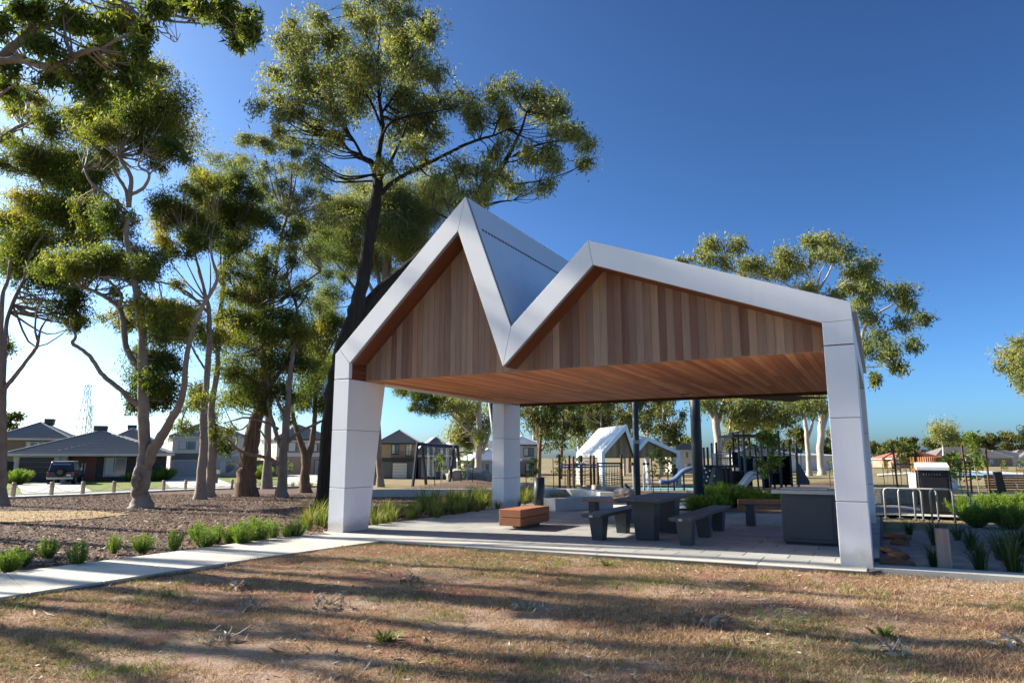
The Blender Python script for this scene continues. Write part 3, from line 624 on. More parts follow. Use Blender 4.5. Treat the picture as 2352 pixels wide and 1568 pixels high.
# ------------------------------------------------------------------ trees
def leaves_np(cent, outw, n_per, L, W, sig, rng, droop=.8, tint=None, tvar=.16):
    """cent (m,3) tuft centres, outw (m,3) outward directions -> quads and tints"""
    m = len(cent); idx = np.repeat(np.arange(m), n_per); N = len(idx)
    pos = cent[idx] + rng.normal(0, 1, (N, 3)) * np.array([sig, sig, sig * 1.15]) - np.array([0, 0, sig * .4])
    d = outw[idx] * .45 + np.array([0, 0, -droop]) + rng.normal(0, .55, (N, 3)); d /= np.linalg.norm(d, axis=1)[:, None]
    r = rng.normal(0, 1, (N, 3)); sd = np.cross(d, r); sd /= np.linalg.norm(sd, axis=1)[:, None] + 1e-9
    ln = L * rng.uniform(.65, 1.3, N)[:, None]; wd = W * rng.uniform(.7, 1.25, N)[:, None]
    bend = np.cross(d, sd) * ln * rng.uniform(-.12, .12, N)[:, None]
    V = np.stack([pos - d * ln * .5, pos + sd * wd * .5 + bend - d * ln * .08, pos + d * ln * .5, pos - sd * wd * .5 + bend - d * ln * .08], 1)
    tt = np.clip((tint[idx] if tint is not None else .45) + rng.normal(0, tvar, N), 0, 1)
    return V, tt
class Tree:
    def __init__(s, name, label, Y, base, bark, leafm, L=.135, W=.034, dens=1., seed=1, cat='tree', group=None, spread=1.2, tuft=.34, droop=.8, tint0=.42, sparse=1.):
        s.rng = np.random.default_rng(seed); s.Y = Y; s.bark = bark; s.leafm = leafm; s.L = L; s.W = W; s.dens = dens; s.spread = spread; s.tuft = tuft; s.droop = droop; s.tint0 = tint0
        s.root = thing(name, label, cat, base, group=group); s.o = np.array(base); s.trunk = MB(); s.br = MB(); s.sk = []; s.dyc = 0.; s.cs = 1.3; s.V = []; s.T = []; s.up = True
    def tubep(s, mb, pts, rads, k):
        mb.tube([tuple(p - s.o) for p in pts], list(rads), k)
    def limb(s, pts, main=False, dy0=0., dy1=0.):
        """pts: (px, py, r px) polyline; the limb drifts in depth from dy0 to dy1"""
        n = len(pts); A = []
        for i, (px, py, r) in enumerate(pts):
            Y = s.Y + dy0 + (dy1 - dy0) * i / max(1, n - 1); p = P(px, py, Y); A.append((*p, r * Y / F))
        C = catmull(A, 5); C[:, 3] = np.maximum(C[:, 3], .004)
        C[:, :3] += s.rng.normal(0, 1, (len(C), 3)) * C[:, 3:4] * .07
        C[:, 3] *= s.rng.uniform(.95, 1.06, len(C))
        if main:
            z0 = C[0, 2]; C[:, 3] *= 1 + .5 * np.exp(-(C[:, 2] - z0) / .25); 
            C = np.vstack([[*(C[0, :3] - [0, 0, .25]), C[0, 3] * 1.15], C])
        s.tubep(s.trunk, C[:, :3], C[:, 3], 12 if C[0, 3] > .12 else 7)
        s.sk += [tuple(c) for c in C[(3 if main else 1):]]
        return s
    def clump3(s, c, r, tint=None, dens=1., link=True):
        """c centre, r radii (x, y, z) in metres"""
        rng = s.rng; r = np.array(r, float)
        area = math.pi * r[0] * r[2]; nleaf = s.dens * dens * area * 1.75 / (s.L * s.W * .5 * .5); per = 9
        nt_ = max(4, int(nleaf / (per * 3)))
        d = rng.normal(0, 1, (nt_, 3)); d /= np.linalg.norm(d, axis=1)[:, None]; rad = rng.uniform(.08, 1.5, nt_) ** .7
        q = d * rad[:, None]; q[:, 2] = np.where(q[:, 2] < 0, q[:, 2] * .75, q[:, 2]); cent = c + q * r
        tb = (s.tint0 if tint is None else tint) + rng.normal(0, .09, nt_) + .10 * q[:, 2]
        org = c + rng.normal(0, .25, (nt_, 3)) * r - np.array([0, 0, .25 * r[2]])
        spr = np.concatenate([org + (cent - org) * t_ + rng.normal(0, .04, (nt_, 3)) * r for t_ in (.5, .78, 1.02)]); dd3 = cent - org; dd3 /= np.linalg.norm(dd3, axis=1)[:, None] + 1e-9
        V, T = leaves_np(spr, np.tile(dd3, (3, 1)), per, s.L, s.W, s.tuft * .52 * min(1., max(.55, r.mean() / .8)), rng, s.droop, np.tile(tb, 3))
        s.V.append(V); s.T.append(T)
        if link and s.sk:
            S = np.array(s.sk); dd = np.linalg.norm(S[:, :3] - c, axis=1) + np.maximum(0, S[:, 2] - c[2]) * .9 - np.minimum(S[:, 3], .1) * 2; a = S[np.argmin(dd)]
            L_ = np.linalg.norm(a[:3] - c)
            if L_ < 3.6:
                r0 = min(a[3] * .6, .010 + .011 * L_ + .012 * r.mean()); mid = (a[:3] + c) / 2 + rng.normal(0, .1, 3) * L_ + np.array([0, 0, -.06 * L_])
                C = catmull([(*a[:3], r0), (*mid, r0 * .7), (*c, r0 * .35), (*(c + d[0] * r * .5), r0 * .15)], 4); s.tubep(s.br, C[:, :3], np.maximum(C[:, 3], .006), 6)
                bp_ = C[5:, :3]
            else: bp_ = np.array([c, c])
            tw = min(nt_, 12)
            for i in rng.choice(nt_, tw, replace=False):
                b = bp_[rng.integers(len(bp_))]; e = cent[i]; mid = (b + e) / 2 + rng.normal(0, .08, 3) * np.linalg.norm(e - b)
                s.tubep(s.br, [b, mid, e], [.012, .008, .004] if s.Y < 60 else [.03, .02, .012], 3)
        return s
    def clumps(s, lst, cx=0, cy=0, f=1., tint=None, dens=1.):
        """lst: (px, py, rx, ry[, tint][, dy]) in zoom pixels mapped by cx + f * x"""
        for q in lst:
            px, py, rx, ry = cx + q[0] * f, cy + q[1] * f, q[2] * f * s.cs, q[3] * f * s.cs
            t = q[4] if len(q) > 4 and q[4] is not None else tint; dy = q[5] if len(q) > 5 else s.rng.uniform(-1, 1) * s.spread
            Y = s.Y + dy + s.dyc; c = np.array(P(px, py, Y)); k = Y / F
            R_ = np.array((rx * k, (rx + ry) / 2 * k * 1.15, ry * k)); tt_ = s.tint0 if t is None else t
            for j_ in range(4):
                o_ = s.rng.uniform(-1, 1, 3) * .62 * R_ if j_ else s.rng.uniform(-.3, .3, 3) * R_
                s.clump3(c + o_, R_ * s.rng.uniform(.52, .86), tt_ + s.rng.normal(0, .07), dens * .62)
        return s
    def done(s):
        s.trunk.build('trunk', s.bark, s.root, True)
        if s.br.v: prop(s.br.build('branches', s.bark, s.root, True), kind='stuff')
        if s.V:
            V = np.concatenate(s.V) - s.o; T = np.concatenate(s.T); link('crown', quads_mesh('crown', V, s.leafm, T), s.root)
        return s.root
def zl(lst, cx, cy, f): return [(cx + x * f, cy + y * f, r * f) for x, y, r in lst]
ZC = (0, 574.2, .4028); ZA = (0, 0, .4028); ZB = (516.8, 0, .4028); ZG = (344.5, 287.1, .3296); ZR = (1493, 516.8, .3652)
def base_at(px, py): return G(px, py)
# --- far left tree
b = base_at(5, 1160); T = Tree('gum_tree', 'tall smooth-barked gum at the left edge with a bare forked limb over the roofs', b.y, b, M_BARKP, M_LEAFA, seed=3, spread=1.6)
T.limb(zl([(5, 1455, 30), (8, 1200, 26), (12, 1000, 24), (14, 800, 20), (2, 620, 16), (5, 480, 13), (15, 260, 11), (45, 170, 9), (60, 60, 8)], *ZC), True)
T.limb(zl([(12, 1000, 15), (20, 700, 13), (40, 400, 12), (120, 200, 10), (200, 60, 8), (260, -60, 6)], *ZC), dy0=.2, dy1=4.2)
T.limb(zl([(18, 800, 13), (70, 735, 12), (130, 660, 11), (190, 580, 10), (216, 530, 9), (200, 450, 6), (210, 350, 5), (240, 270, 4)], *ZC), dy1=-.6)
T.limb(zl([(216, 528, 8), (232, 450, 6), (275, 382, 4)], *ZC), dy0=-.4, dy1=-.3)
T.limb(zl([(120, 200, 8), (200, -20, 7), (330, -160, 6), (420, -300, 5)], *ZC), dy0=3., dy1=4.2)
T.limb(zl([(-80, 900, 20), (0, 800, 15), (120, 720, 14), (260, 680, 11), (340, 640, 8), (420, 640, 4)], *ZA), dy0=3.2, dy1=4.4)
T.limb(zl([(60, 870, 8), (120, 920, 9), (200, 990, 9), (260, 1090, 8), (330, 1180, 7)], *ZA), dy0=3.6, dy1=4.)
T.dyc = 4.
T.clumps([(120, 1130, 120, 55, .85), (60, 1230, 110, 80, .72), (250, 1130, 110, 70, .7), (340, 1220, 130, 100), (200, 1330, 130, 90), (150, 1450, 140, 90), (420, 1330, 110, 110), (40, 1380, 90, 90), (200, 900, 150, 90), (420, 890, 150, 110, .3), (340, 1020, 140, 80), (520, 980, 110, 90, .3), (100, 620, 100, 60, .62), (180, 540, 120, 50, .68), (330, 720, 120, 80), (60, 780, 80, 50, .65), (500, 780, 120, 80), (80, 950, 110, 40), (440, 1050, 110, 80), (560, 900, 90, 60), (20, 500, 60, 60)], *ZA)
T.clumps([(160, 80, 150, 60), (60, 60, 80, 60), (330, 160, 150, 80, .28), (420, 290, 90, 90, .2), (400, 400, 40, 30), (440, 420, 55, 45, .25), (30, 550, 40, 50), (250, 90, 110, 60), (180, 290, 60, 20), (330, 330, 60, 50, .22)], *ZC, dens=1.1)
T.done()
# --- burled tree, left of centre
b = base_at(325, 1165); T = Tree('gum_tree', 'big gum with a burl low on its pinkish trunk and a bare limb reaching left', b.y, b, M_BARKP, M_LEAFA, seed=5, spread=1.5)
T.limb(zl([(808, 1468, 47), (800, 1380, 40), (812, 1290, 46), (822, 1230, 42), (825, 1150, 34), (820, 950, 30), (815, 700, 27), (812, 500, 24), (800, 380, 22), (775, 230, 19), (750, 80, 17), (720, -80, 15), (730, -180, 13)], *ZC), True)
T.limb(zl([(800, 1290, 20), (776, 1300, 24), (768, 1325, 20), (785, 1360, 14)], *ZC), dy0=-.3, dy1=-.3)
T.limb(zl([(835, 1230, 30), (880, 1130, 29), (935, 1040, 26), (980, 960, 22), (1020, 890, 20), (1050, 780, 17), (1062, 620, 15), (1105, 440, 13), (1150, 330, 12), (1205, 240, 11), (1240, 150, 9), (1210, 50, 7), (1200, -60, 6)], *ZC), dy1=-1.2)
T.limb(zl([(790, 880, 17), (740, 850, 15), (690, 795, 14), (610, 735, 13), (565, 685, 12), (520, 615, 11), (470, 570, 10), (414, 530, 11), (432, 490, 8), (405, 430, 6), (400, 390, 4)], *ZC), dy1=-.8)
T.limb(zl([(795, 680, 19), (745, 610, 18), (715, 530, 17), (700, 400, 16), (680, 330, 14), (620, 280, 12), (540, 235, 10), (465, 215, 7)], *ZC), dy1=.8)
T.limb(zl([(682, 340, 10), (690, 260, 9), (640, 195, 8), (580, 150, 6)], *ZC), dy0=.4, dy1=0)
T.limb(zl([(775, 215, 10), (840, 275, 9), (920, 360, 8), (990, 390, 6)], *ZC)); T.limb(zl([(760, 190, 10), (680, 165, 9), (560, 150, 6)], *ZC))
T.limb(zl([(735, 1180, 16), (715, 1080, 11), (665, 1000, 10), (640, 960, 6)], *ZA)); T.limb(zl([(735, 1160, 14), (745, 1010, 13), (700, 935, 11), (675, 890, 7)], *ZA)); T.limb(zl([(745, 1110, 11), (820, 1070, 10), (850, 990, 8), (790, 945, 6), (820, 860, 5)], *ZA), dy1=-.5); T.limb(zl([(690, 1180, 12), (610, 1110, 10), (520, 1040, 8), (480, 960, 6)], *ZA))
T.dyc = 1.
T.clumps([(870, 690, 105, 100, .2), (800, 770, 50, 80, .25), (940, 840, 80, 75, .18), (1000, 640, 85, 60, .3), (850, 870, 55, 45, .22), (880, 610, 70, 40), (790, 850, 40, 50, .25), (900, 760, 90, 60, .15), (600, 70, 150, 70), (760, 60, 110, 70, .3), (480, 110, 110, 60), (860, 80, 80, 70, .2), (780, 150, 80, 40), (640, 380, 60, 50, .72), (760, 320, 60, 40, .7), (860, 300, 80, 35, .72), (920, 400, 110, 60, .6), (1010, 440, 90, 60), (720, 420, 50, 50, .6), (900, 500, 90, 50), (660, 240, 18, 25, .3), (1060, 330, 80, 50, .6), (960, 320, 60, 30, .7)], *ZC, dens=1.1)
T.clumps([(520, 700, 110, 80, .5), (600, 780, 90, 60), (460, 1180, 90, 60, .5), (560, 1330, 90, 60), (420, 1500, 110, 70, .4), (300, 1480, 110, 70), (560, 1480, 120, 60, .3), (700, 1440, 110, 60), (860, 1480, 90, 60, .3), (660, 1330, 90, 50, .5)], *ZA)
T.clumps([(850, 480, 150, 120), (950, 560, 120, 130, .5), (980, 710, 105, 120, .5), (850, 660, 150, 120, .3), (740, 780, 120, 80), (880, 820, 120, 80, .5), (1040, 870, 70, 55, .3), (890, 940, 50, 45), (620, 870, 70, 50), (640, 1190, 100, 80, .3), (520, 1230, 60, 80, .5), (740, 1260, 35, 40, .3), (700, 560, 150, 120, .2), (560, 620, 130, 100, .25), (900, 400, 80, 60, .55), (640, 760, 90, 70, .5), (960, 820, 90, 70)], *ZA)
T.done()
# --- overhanging tree rooted out of the frame at left
b = Vector((-10.6, 11.2, 0)); T = Tree('gum_tree', 'leafy gum limbs hanging into the top left corner from outside the picture', 10.6, b, M_BARKP, M_LEAFA, L=.15, W=.034, seed=9, spread=1.0, tuft=.24, tint0=.36); T.cs = 1.08
T.trunk.tube([(0, 0, -.2), (0, 0, .3), (.2, 0, 2.5), (.3, -.1, 5), (.9, -.3, 6.8)], [.5, .36, .31, .27, .2], 12); T.sk += [(-10.3, 11.1, 5, .25), (-9.7, 10.9, 6.8, .2)]
p = P(-130, 330, 10.6)
T.limb([(-230, 420, 20)] + zl([(-160, 430, 30), (-40, 370, 28), (60, 280, 26), (150, 205, 25), (195, 130, 24), (250, 20, 22), (300, -120, 20)], *ZA)); T.limb(zl([(-200, 500, 26), (-60, 370, 24), (40, 345, 22), (150, 348, 22), (250, 378, 24), (340, 370, 22), (430, 318, 18), (520, 285, 14), (575, 280, 8)], *ZA), dy1=-.7)
T.limb(zl([(160, 185, 16), (250, 160, 15), (320, 105, 13), (380, 30, 11), (480, -60, 9)], *ZA)); T.limb(zl([(30, 130, 10), (70, 60, 9), (110, -40, 8)], *ZA)); T.limb(zl([(480, -60, 9), (620, -40, 10), (760, 60, 10), (830, 130, 11), (850, 115, 9), (920, 105, 9), (990, 90, 8), (1060, 105, 8), (1130, 105, 7), (1190, 65, 6), (1280, 10, 5)], *ZA), dy1=.3)
T.limb(zl([(900, 108, 6), (1000, 125, 7), (1090, 130, 6), (1200, 138, 6), (1280, 122, 5), (1330, 150, 4)], *ZA)); T.limb(zl([(845, 155, 5), (880, 150, 4), (920, 185, 4), (968, 195, 3.5), (975, 225, 3), (1005, 240, 2), (1030, 190, 1.5)], *ZA)); T.limb(zl([(830, 60, 10), (838, 160, 9), (820, 210, 5)], *ZA)); T.limb(zl([(-120, 620, 14), (0, 540, 9), (60, 500, 6), (110, 450, 4)], *ZA))
T.clumps([(380, 50, 120, 90), (520, 70, 130, 100), (660, 50, 140, 100), (760, 120, 80, 100), (690, 170, 100, 70), (590, 190, 60, 45), (110, 50, 100, 80, .3), (50, 130, 110, 80, .25), (260, 250, 120, 80, .12), (90, 400, 100, 60, .2), (300, 420, 120, 80, .25), (960, 20, 60, 30), (900, 50, 50, 45), (1180, 40, 100, 50), (1320, 50, 110, 90), (1420, 90, 60, 80), (1390, 180, 70, 70), (1370, 235, 40, 35), (1430, 190, 45, 55), (1270, 80, 70, 50), (440, 460, 120, 90, .3), (600, 380, 140, 100, .32), (700, 440, 120, 130, .2), (560, 520, 130, 80, .3), (790, 320, 50, 90, .3), (640, 290, 90, 50, .5), (480, 330, 90, 40, .55), (180, 200, 60, 40, .5), (30, 500, 70, 50), (230, 60, 70, 70), (430, 140, 60, 40), (820, 180, 30, 50), (1080, 40, 60, 35)], *ZA)
T.done()
# --- twin mottled trunks
for q, sd in ((0, 13), (1, 14)):
    b = base_at(459, 1146) if q == 0 else base_at(482, 1141)
    T = Tree('gum_tree', ('left' if q == 0 else 'right') + ' of the two close straight trunks with mottled grey bark', b.y, b, M_BARKM, M_LEAFA, seed=sd, spread=1.6, tint0=.38)
    if q == 0:
        T.limb(zl([(1140, 1418, 27), (1150, 1250, 25), (1163, 1100, 22), (1160, 950, 19), (1180, 720, 17), (1195, 520, 15), (1190, 340, 13), (1170, 250, 10), (1140, 130, 8), (1110, 20, 6)], *ZC), True)
        T.limb(zl([(1190, 360, 10), (1080, 250, 8), (980, 200, 6), (850, 170, 5)], *ZC)); T.limb(zl([(1160, 930, 8), (1110, 880, 7), (1070, 890, 5), (1030, 990, 4)], *ZC)); T.limb(zl([(1185, 700, 7), (1120, 600, 6), (1080, 520, 5)], *ZC))
        for e in ((330, 1010), (250, 950), (180, 1130), (160, 980), (420, 960)): T.limb(zl([(400, 1230, 8), ((400 + e[0]) / 2 + 10, (1230 + e[1]) / 2 + 30, 6), (e[0], e[1], 4)], *ZG))
        T.clumps([(120, 690, 120, 90, .72), (80, 800, 90, 60, .8), (300, 780, 140, 80), (200, 620, 120, 70), (100, 520, 90, 70, .25), (270, 470, 110, 60), (420, 400, 110, 50, .55), (300, 600, 120, 80), (400, 700, 130, 90), (190, 880, 100, 50), (180, 1120, 50, 40, .6), (90, 1270, 130, 60, .65), (220, 1290, 110, 60, .6), (60, 1420, 100, 80, .3), (200, 1440, 130, 90, .25), (300, 1380, 60, 60)], *ZG)
        T.clumps([(1150, 800, 60, 50), (1080, 890, 40, 45), (1050, 1000, 45, 30), (1130, 860, 50, 40)], *ZC)
    else:
        T.limb(zl([(1192, 1412, 29), (1205, 1250, 26), (1212, 1100, 22), (1205, 900, 19), (1240, 680, 15), (1238, 500, 14), (1250, 380, 13), (1275, 200, 11), (1280, 60, 9), (1290, -80, 8)], *ZC), True)
        for e in ((600, 700), (500, 620), (420, 880), (560, 900), (480, 950)): T.limb(zl([(500, 1120, 8), ((500 + e[0]) / 2 - 8, (1120 + e[1]) / 2 + 20, 6), (e[0], e[1], 4)], *ZG))
        T.clumps([(560, 400, 150, 80, .4), (680, 420, 90, 90, .2), (450, 500, 160, 100, .35), (650, 560, 140, 110, .25), (430, 640, 150, 110), (720, 640, 140, 80, .25), (560, 730, 120, 90), (820, 660, 80, 70, .25), (500, 830, 100, 60), (560, 860, 50, 50, .15), (390, 360, 50, 40, .85), (520, 600, 60, 60, .65), (640, 800, 80, 60), (500, 1340, 70, 70), (460, 1470, 110, 80, .55), (760, 500, 40, 50, .2)], *ZG)
    T.done()
# --- stringy-bark
b = base_at(565, 1139); T = Tree('stringybark_tree', 'thick leaning trunk with rough stringy red-brown bark', b.y, b, M_BARKS, M_LEAFA, seed=21, dens=.6, spread=1.6, tint0=.4)
T.limb(zl([(1398, 1402, 52), (1408, 1250, 48), (1428, 1120, 44), (1462, 960, 37), (1508, 850, 32), (1515, 720, 26), (1500, 600, 21), (1490, 480, 17), (1470, 330, 13)], *ZC), True)
T.limb(zl([(1505, 830, 14), (1560, 740, 12), (1640, 660, 9), (1720, 600, 6)], *ZC)); T.limb(zl([(1500, 820, 12), (1440, 740, 10), (1340, 700, 7)], *ZC), dy1=-1)
T.clumps([(1430, 720, 140, 100, .3), (1290, 810, 100, 80, .5), (1560, 770, 150, 80, .25), (1360, 860, 90, 50), (1450, 570, 130, 80, .5), (1320, 700, 80, 60), (1500, 430, 110, 80), (1400, 640, 100, 60, .5), (1420, 820, 80, 50), (1380, 480, 80, 60), (1560, 640, 100, 70, .4)], *ZC)
T.clumps([(560, 1010, 90, 60, .4), (620, 930, 90, 60, .45), (560, 1180, 90, 60), (780, 900, 90, 60), (960, 960, 90, 50), (600, 1300, 80, 60), (780, 1100, 90, 50, .5), (1000, 1180, 80, 50), (960, 1350, 110, 60, .3), (1080, 1120, 80, 45), (1060, 1420, 110, 60, .45), (820, 1480, 120, 70, .35), (560, 1520, 100, 70)], *ZG)
T.clumps([(700, 1230, 150, 80), (820, 1180, 120, 60, .5), (640, 1120, 120, 80, .45), (700, 1380, 120, 80), (720, 1030, 100, 60)], *ZG); T.done()
# --- pale pink trunk with low crooked limbs
b = base_at(648, 1140); T = Tree('gum_tree', 'smooth pale pink trunk with crooked low limbs crossing the stringy bark', b.y, b, M_BARKP, M_LEAFA, seed=23, dens=.65, spread=1.3, tint0=.3)
T.limb(zl([(1606, 1402, 28), (1612, 1250, 25), (1622, 1100, 22), (1640, 900, 18), (1655, 700, 14), (1685, 500, 10), (1692, 330, 9), (1660, 240, 6), (1640, 150, 4)], *ZC), True)
T.limb(zl([(1615, 1150, 13), (1580, 1060, 12), (1560, 990, 11), (1535, 910, 9), (1525, 860, 6)], *ZC)); T.limb(zl([(1635, 1100, 10), (1700, 1040, 9), (1770, 1005, 8), (1850, 965, 7), (1888, 950, 7), (1892, 915, 4)], *ZC), dy1=-.6)
T.limb(zl([(1600, 1230, 11), (1550, 1195, 10), (1480, 1175, 10), (1390, 1155, 9), (1340, 1120, 7), (1300, 1080, 5), (1280, 1060, 4)], *ZC), dy1=-1.3); T.limb(zl([(1520, 1185, 7), (1530, 1110, 6), (1500, 1050, 5), (1480, 1020, 3)], *ZC), dy0=-.4, dy1=-.6)
T.limb(zl([(1590, 1020, 8), (1520, 985, 7), (1410, 955, 6), (1350, 965, 5), (1285, 985, 3)], *ZC), dy1=-.6); T.limb(zl([(1640, 960, 10), (1590, 880, 9), (1580, 820, 6)], *ZC)); T.limb(zl([(1690, 340, 7), (1740, 270, 6), (1780, 180, 4)], *ZC)); T.limb(zl([(1600, 300, 10), (1660, 240, 9), (1730, 190, 7), (1830, 120, 5)], *ZC), dy0=.3)
T.clumps([(1260, 1100, 50, 70, .12), (1220, 1040, 40, 60, .4), (1190, 960, 50, 50, .55), (1300, 1020, 30, 30, .6), (1640, 950, 30, 50, .5), (1290, 1130, 35, 30, .1), (1520, 900, 40, 30), (1700, 650, 130, 80, .25), (1620, 800, 110, 60, .2), (1600, 500, 90, 60)], *ZC, dens=1.2)
T.clumps([(1050, 750, 110, 70, .3), (1030, 690, 60, 30, .55), (890, 860, 100, 50), (820, 1000, 120, 50, .2), (880, 1120, 110, 60, .22), (1150, 860, 90, 50, .2), (880, 1280, 130, 60, .3), (950, 1060, 50, 40, .75), (1000, 860, 60, 40, .2)], *ZG); T.done()
# --- forked dark trunk
b = base_at(708, 1131); T = Tree('gum_tree', 'dark trunk forked low into two limbs, left of the charred tree', b.y, b, M_BARKS, M_LEAFA, seed=27, dens=.6, spread=1.4, tint0=.3)
T.limb(zl([(1740, 1388, 28), (1742, 1280, 26), (1745, 1190, 26), (1722, 1120, 17), (1690, 1020, 14), (1668, 930, 12), (1660, 820, 9)], *ZC), True); T.limb(zl([(1752, 1200, 18), (1775, 1120, 17), (1788, 1030, 15), (1795, 940, 13), (1800, 800, 10), (1820, 650, 7)], *ZC), dy1=.5)
T.clumps([(1780, 770, 120, 90, .2), (1850, 850, 60, 70, .25), (1690, 830, 90, 50, .25), (1830, 490, 140, 80, .4), (1660, 420, 90, 60), (1860, 650, 80, 80, .45), (1750, 550, 100, 60, .3), (1720, 900, 60, 40), (1900, 420, 50, 60, .4)], *ZC)
T.clumps([(1230, 790, 110, 70, .25), (1270, 900, 100, 50, .2), (1190, 1040, 100, 45, .2), (1240, 1160, 120, 55, .18), (1140, 1260, 110, 50, .25), (1290, 1370, 90, 70, .2), (1330, 1050, 50, 50), (1190, 1390, 50, 40, .75)], *ZG, dens=.9); T.done()
# --- charred leaning tree, the tallest
b = base_at(748, 1168); T = Tree('gum_tree', 'tallest gum, its leaning charred black trunk rising behind the white gable', b.y, b, M_BARKK, M_LEAFB, L=.16, W=.036, seed=31, spread=1.7, tint0=.5, tuft=.34); T.cs = 1.36
T.limb([(744, 1176, 20), (750, 1080, 18), (757, 980, 18), (775, 860, 20), (800, 770, 21), (820, 700, 17), (836, 631, 16), (846, 560, 15), (856, 500, 15), (866, 443, 13), (867, 395, 11)], True)
BK = lambda l, **k: T.limb(zl(l, *ZB), **k)
BK([(862, 1010, 24), (840, 935, 20), (790, 905, 17), (740, 885, 14), (700, 850, 9), (660, 800, 6)], dy1=.6); BK([(868, 990, 22), (880, 860, 17), (900, 730, 13), (880, 560, 10), (870, 400, 8), (880, 220, 5)]); BK([(885, 1110, 15), (950, 1045, 14), (1020, 1000, 13), (1090, 965, 12), (1200, 910, 11), (1290, 865, 10), (1370, 825, 9), (1470, 790, 8), (1540, 770, 6), (1610, 740, 4)], dy1=-1.2)
BK([(875, 1040, 12), (930, 950, 10), (990, 830, 8), (1040, 700, 6)], dy1=-.8); BK([(790, 905, 10), (720, 780, 8), (600, 640, 7), (470, 590, 5), (380, 600, 4)], dy1=.4); BK([(900, 740, 8), (820, 560, 7), (700, 400, 6), (620, 260, 4)]); BK([(890, 650, 8), (980, 520, 7), (1060, 330, 6), (1100, 200, 4)], dy1=.8); BK([(880, 800, 8), (960, 690, 7), (1180, 640, 5), (1290, 620, 4)], dy1=-.6); BK([(640, 650, 5), (480, 450, 5), (430, 330, 3)]); BK([(620, 290, 4), (600, 200, 4), (545, 130, 3)])
T.limb([(806, 762, 15), (845, 700, 15), (905, 640, 14), (965, 590, 13), (1040, 520, 12)] + zl([(1430, 1195, 26), (1500, 1080, 20), (1560, 980, 16), (1620, 880, 13), (1660, 800, 10), (1690, 740, 8), (1720, 640, 5)], *ZB), dy0=.4, dy1=.8)
BK([(1440, 1190, 12), (1500, 1170, 9), (1570, 1150, 6), (1640, 1142, 3)], dy0=.7, dy1=.5); BK([(1640, 890, 8), (1730, 845, 7), (1830, 815, 6), (1900, 805, 5), (2000, 800, 3)], dy0=.8, dy1=.6); BK([(1560, 990, 7), (1640, 1045, 6), (1740, 1040, 5), (1830, 1025, 4)], dy0=.8, dy1=.9); BK([(1530, 770, 6), (1560, 690, 5), (1600, 600, 4)], dy0=-.6, dy1=-.6)
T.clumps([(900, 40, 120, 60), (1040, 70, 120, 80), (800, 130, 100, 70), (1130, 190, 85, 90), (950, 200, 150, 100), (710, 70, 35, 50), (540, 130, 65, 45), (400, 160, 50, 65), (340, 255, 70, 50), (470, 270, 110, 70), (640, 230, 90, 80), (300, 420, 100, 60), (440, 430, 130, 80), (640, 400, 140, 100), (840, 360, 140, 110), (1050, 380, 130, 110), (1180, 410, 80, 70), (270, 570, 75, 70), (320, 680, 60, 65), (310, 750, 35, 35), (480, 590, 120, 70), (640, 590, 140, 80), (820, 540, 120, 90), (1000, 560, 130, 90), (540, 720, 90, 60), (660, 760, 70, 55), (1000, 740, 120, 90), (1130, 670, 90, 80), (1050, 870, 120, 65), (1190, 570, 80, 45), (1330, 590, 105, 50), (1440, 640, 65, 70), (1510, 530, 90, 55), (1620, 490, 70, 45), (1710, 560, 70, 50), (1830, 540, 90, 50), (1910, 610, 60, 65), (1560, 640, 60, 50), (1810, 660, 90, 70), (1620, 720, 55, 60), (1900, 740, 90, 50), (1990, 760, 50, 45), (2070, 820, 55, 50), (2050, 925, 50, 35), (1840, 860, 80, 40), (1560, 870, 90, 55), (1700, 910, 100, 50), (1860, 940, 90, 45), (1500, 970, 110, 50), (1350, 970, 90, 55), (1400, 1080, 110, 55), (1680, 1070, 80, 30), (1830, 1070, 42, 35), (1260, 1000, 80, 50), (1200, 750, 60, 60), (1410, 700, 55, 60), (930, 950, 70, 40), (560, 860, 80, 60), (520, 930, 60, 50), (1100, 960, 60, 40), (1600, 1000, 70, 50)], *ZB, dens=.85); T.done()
# --- tall thin-crowned tree behind
b = base_at(612, 1122); T = Tree('gum_tree', 'slender tall gum behind with a thin flat-topped crown of bare twigs', b.y, b, M_BARKP, M_LEAFB, seed=37, L=.22, W=.05, spread=2.2, tint0=.4, tuft=.4)
GK = lambda l, **k: T.limb(zl(l, *ZG), **k)
T.limb([(612, 1124, 9)] + zl([(840, 1600, 20), (850, 1250, 17), (870, 1080, 15), (890, 900, 13), (920, 760, 12), (950, 650, 10), (970, 500, 8), (985, 380, 6), (990, 230, 4)], *ZG), True)
for e in ((720, 170), (800, 190), (900, 170), (1040, 180), (1150, 300), (1220, 400), (740, 330), (680, 250), (860, 230), (1100, 420), (1000, 200)): GK([(950, 640, 7), ((950 + e[0]) / 2 + (e[0] - 950) * .1, (640 + e[1]) / 2 + 40, 5), (e[0], e[1], 2)], dy1=T.rng.uniform(-2, 2))
GK([(900, 860, 8), (960, 740, 7), (1060, 620, 5), (1180, 570, 4)], dy1=1)
T.clumps([(700, 110, 80, 35, .5), (780, 140, 90, 40), (880, 150, 70, 35), (990, 130, 80, 40), (1040, 180, 60, 45)], *ZG, dens=1.)
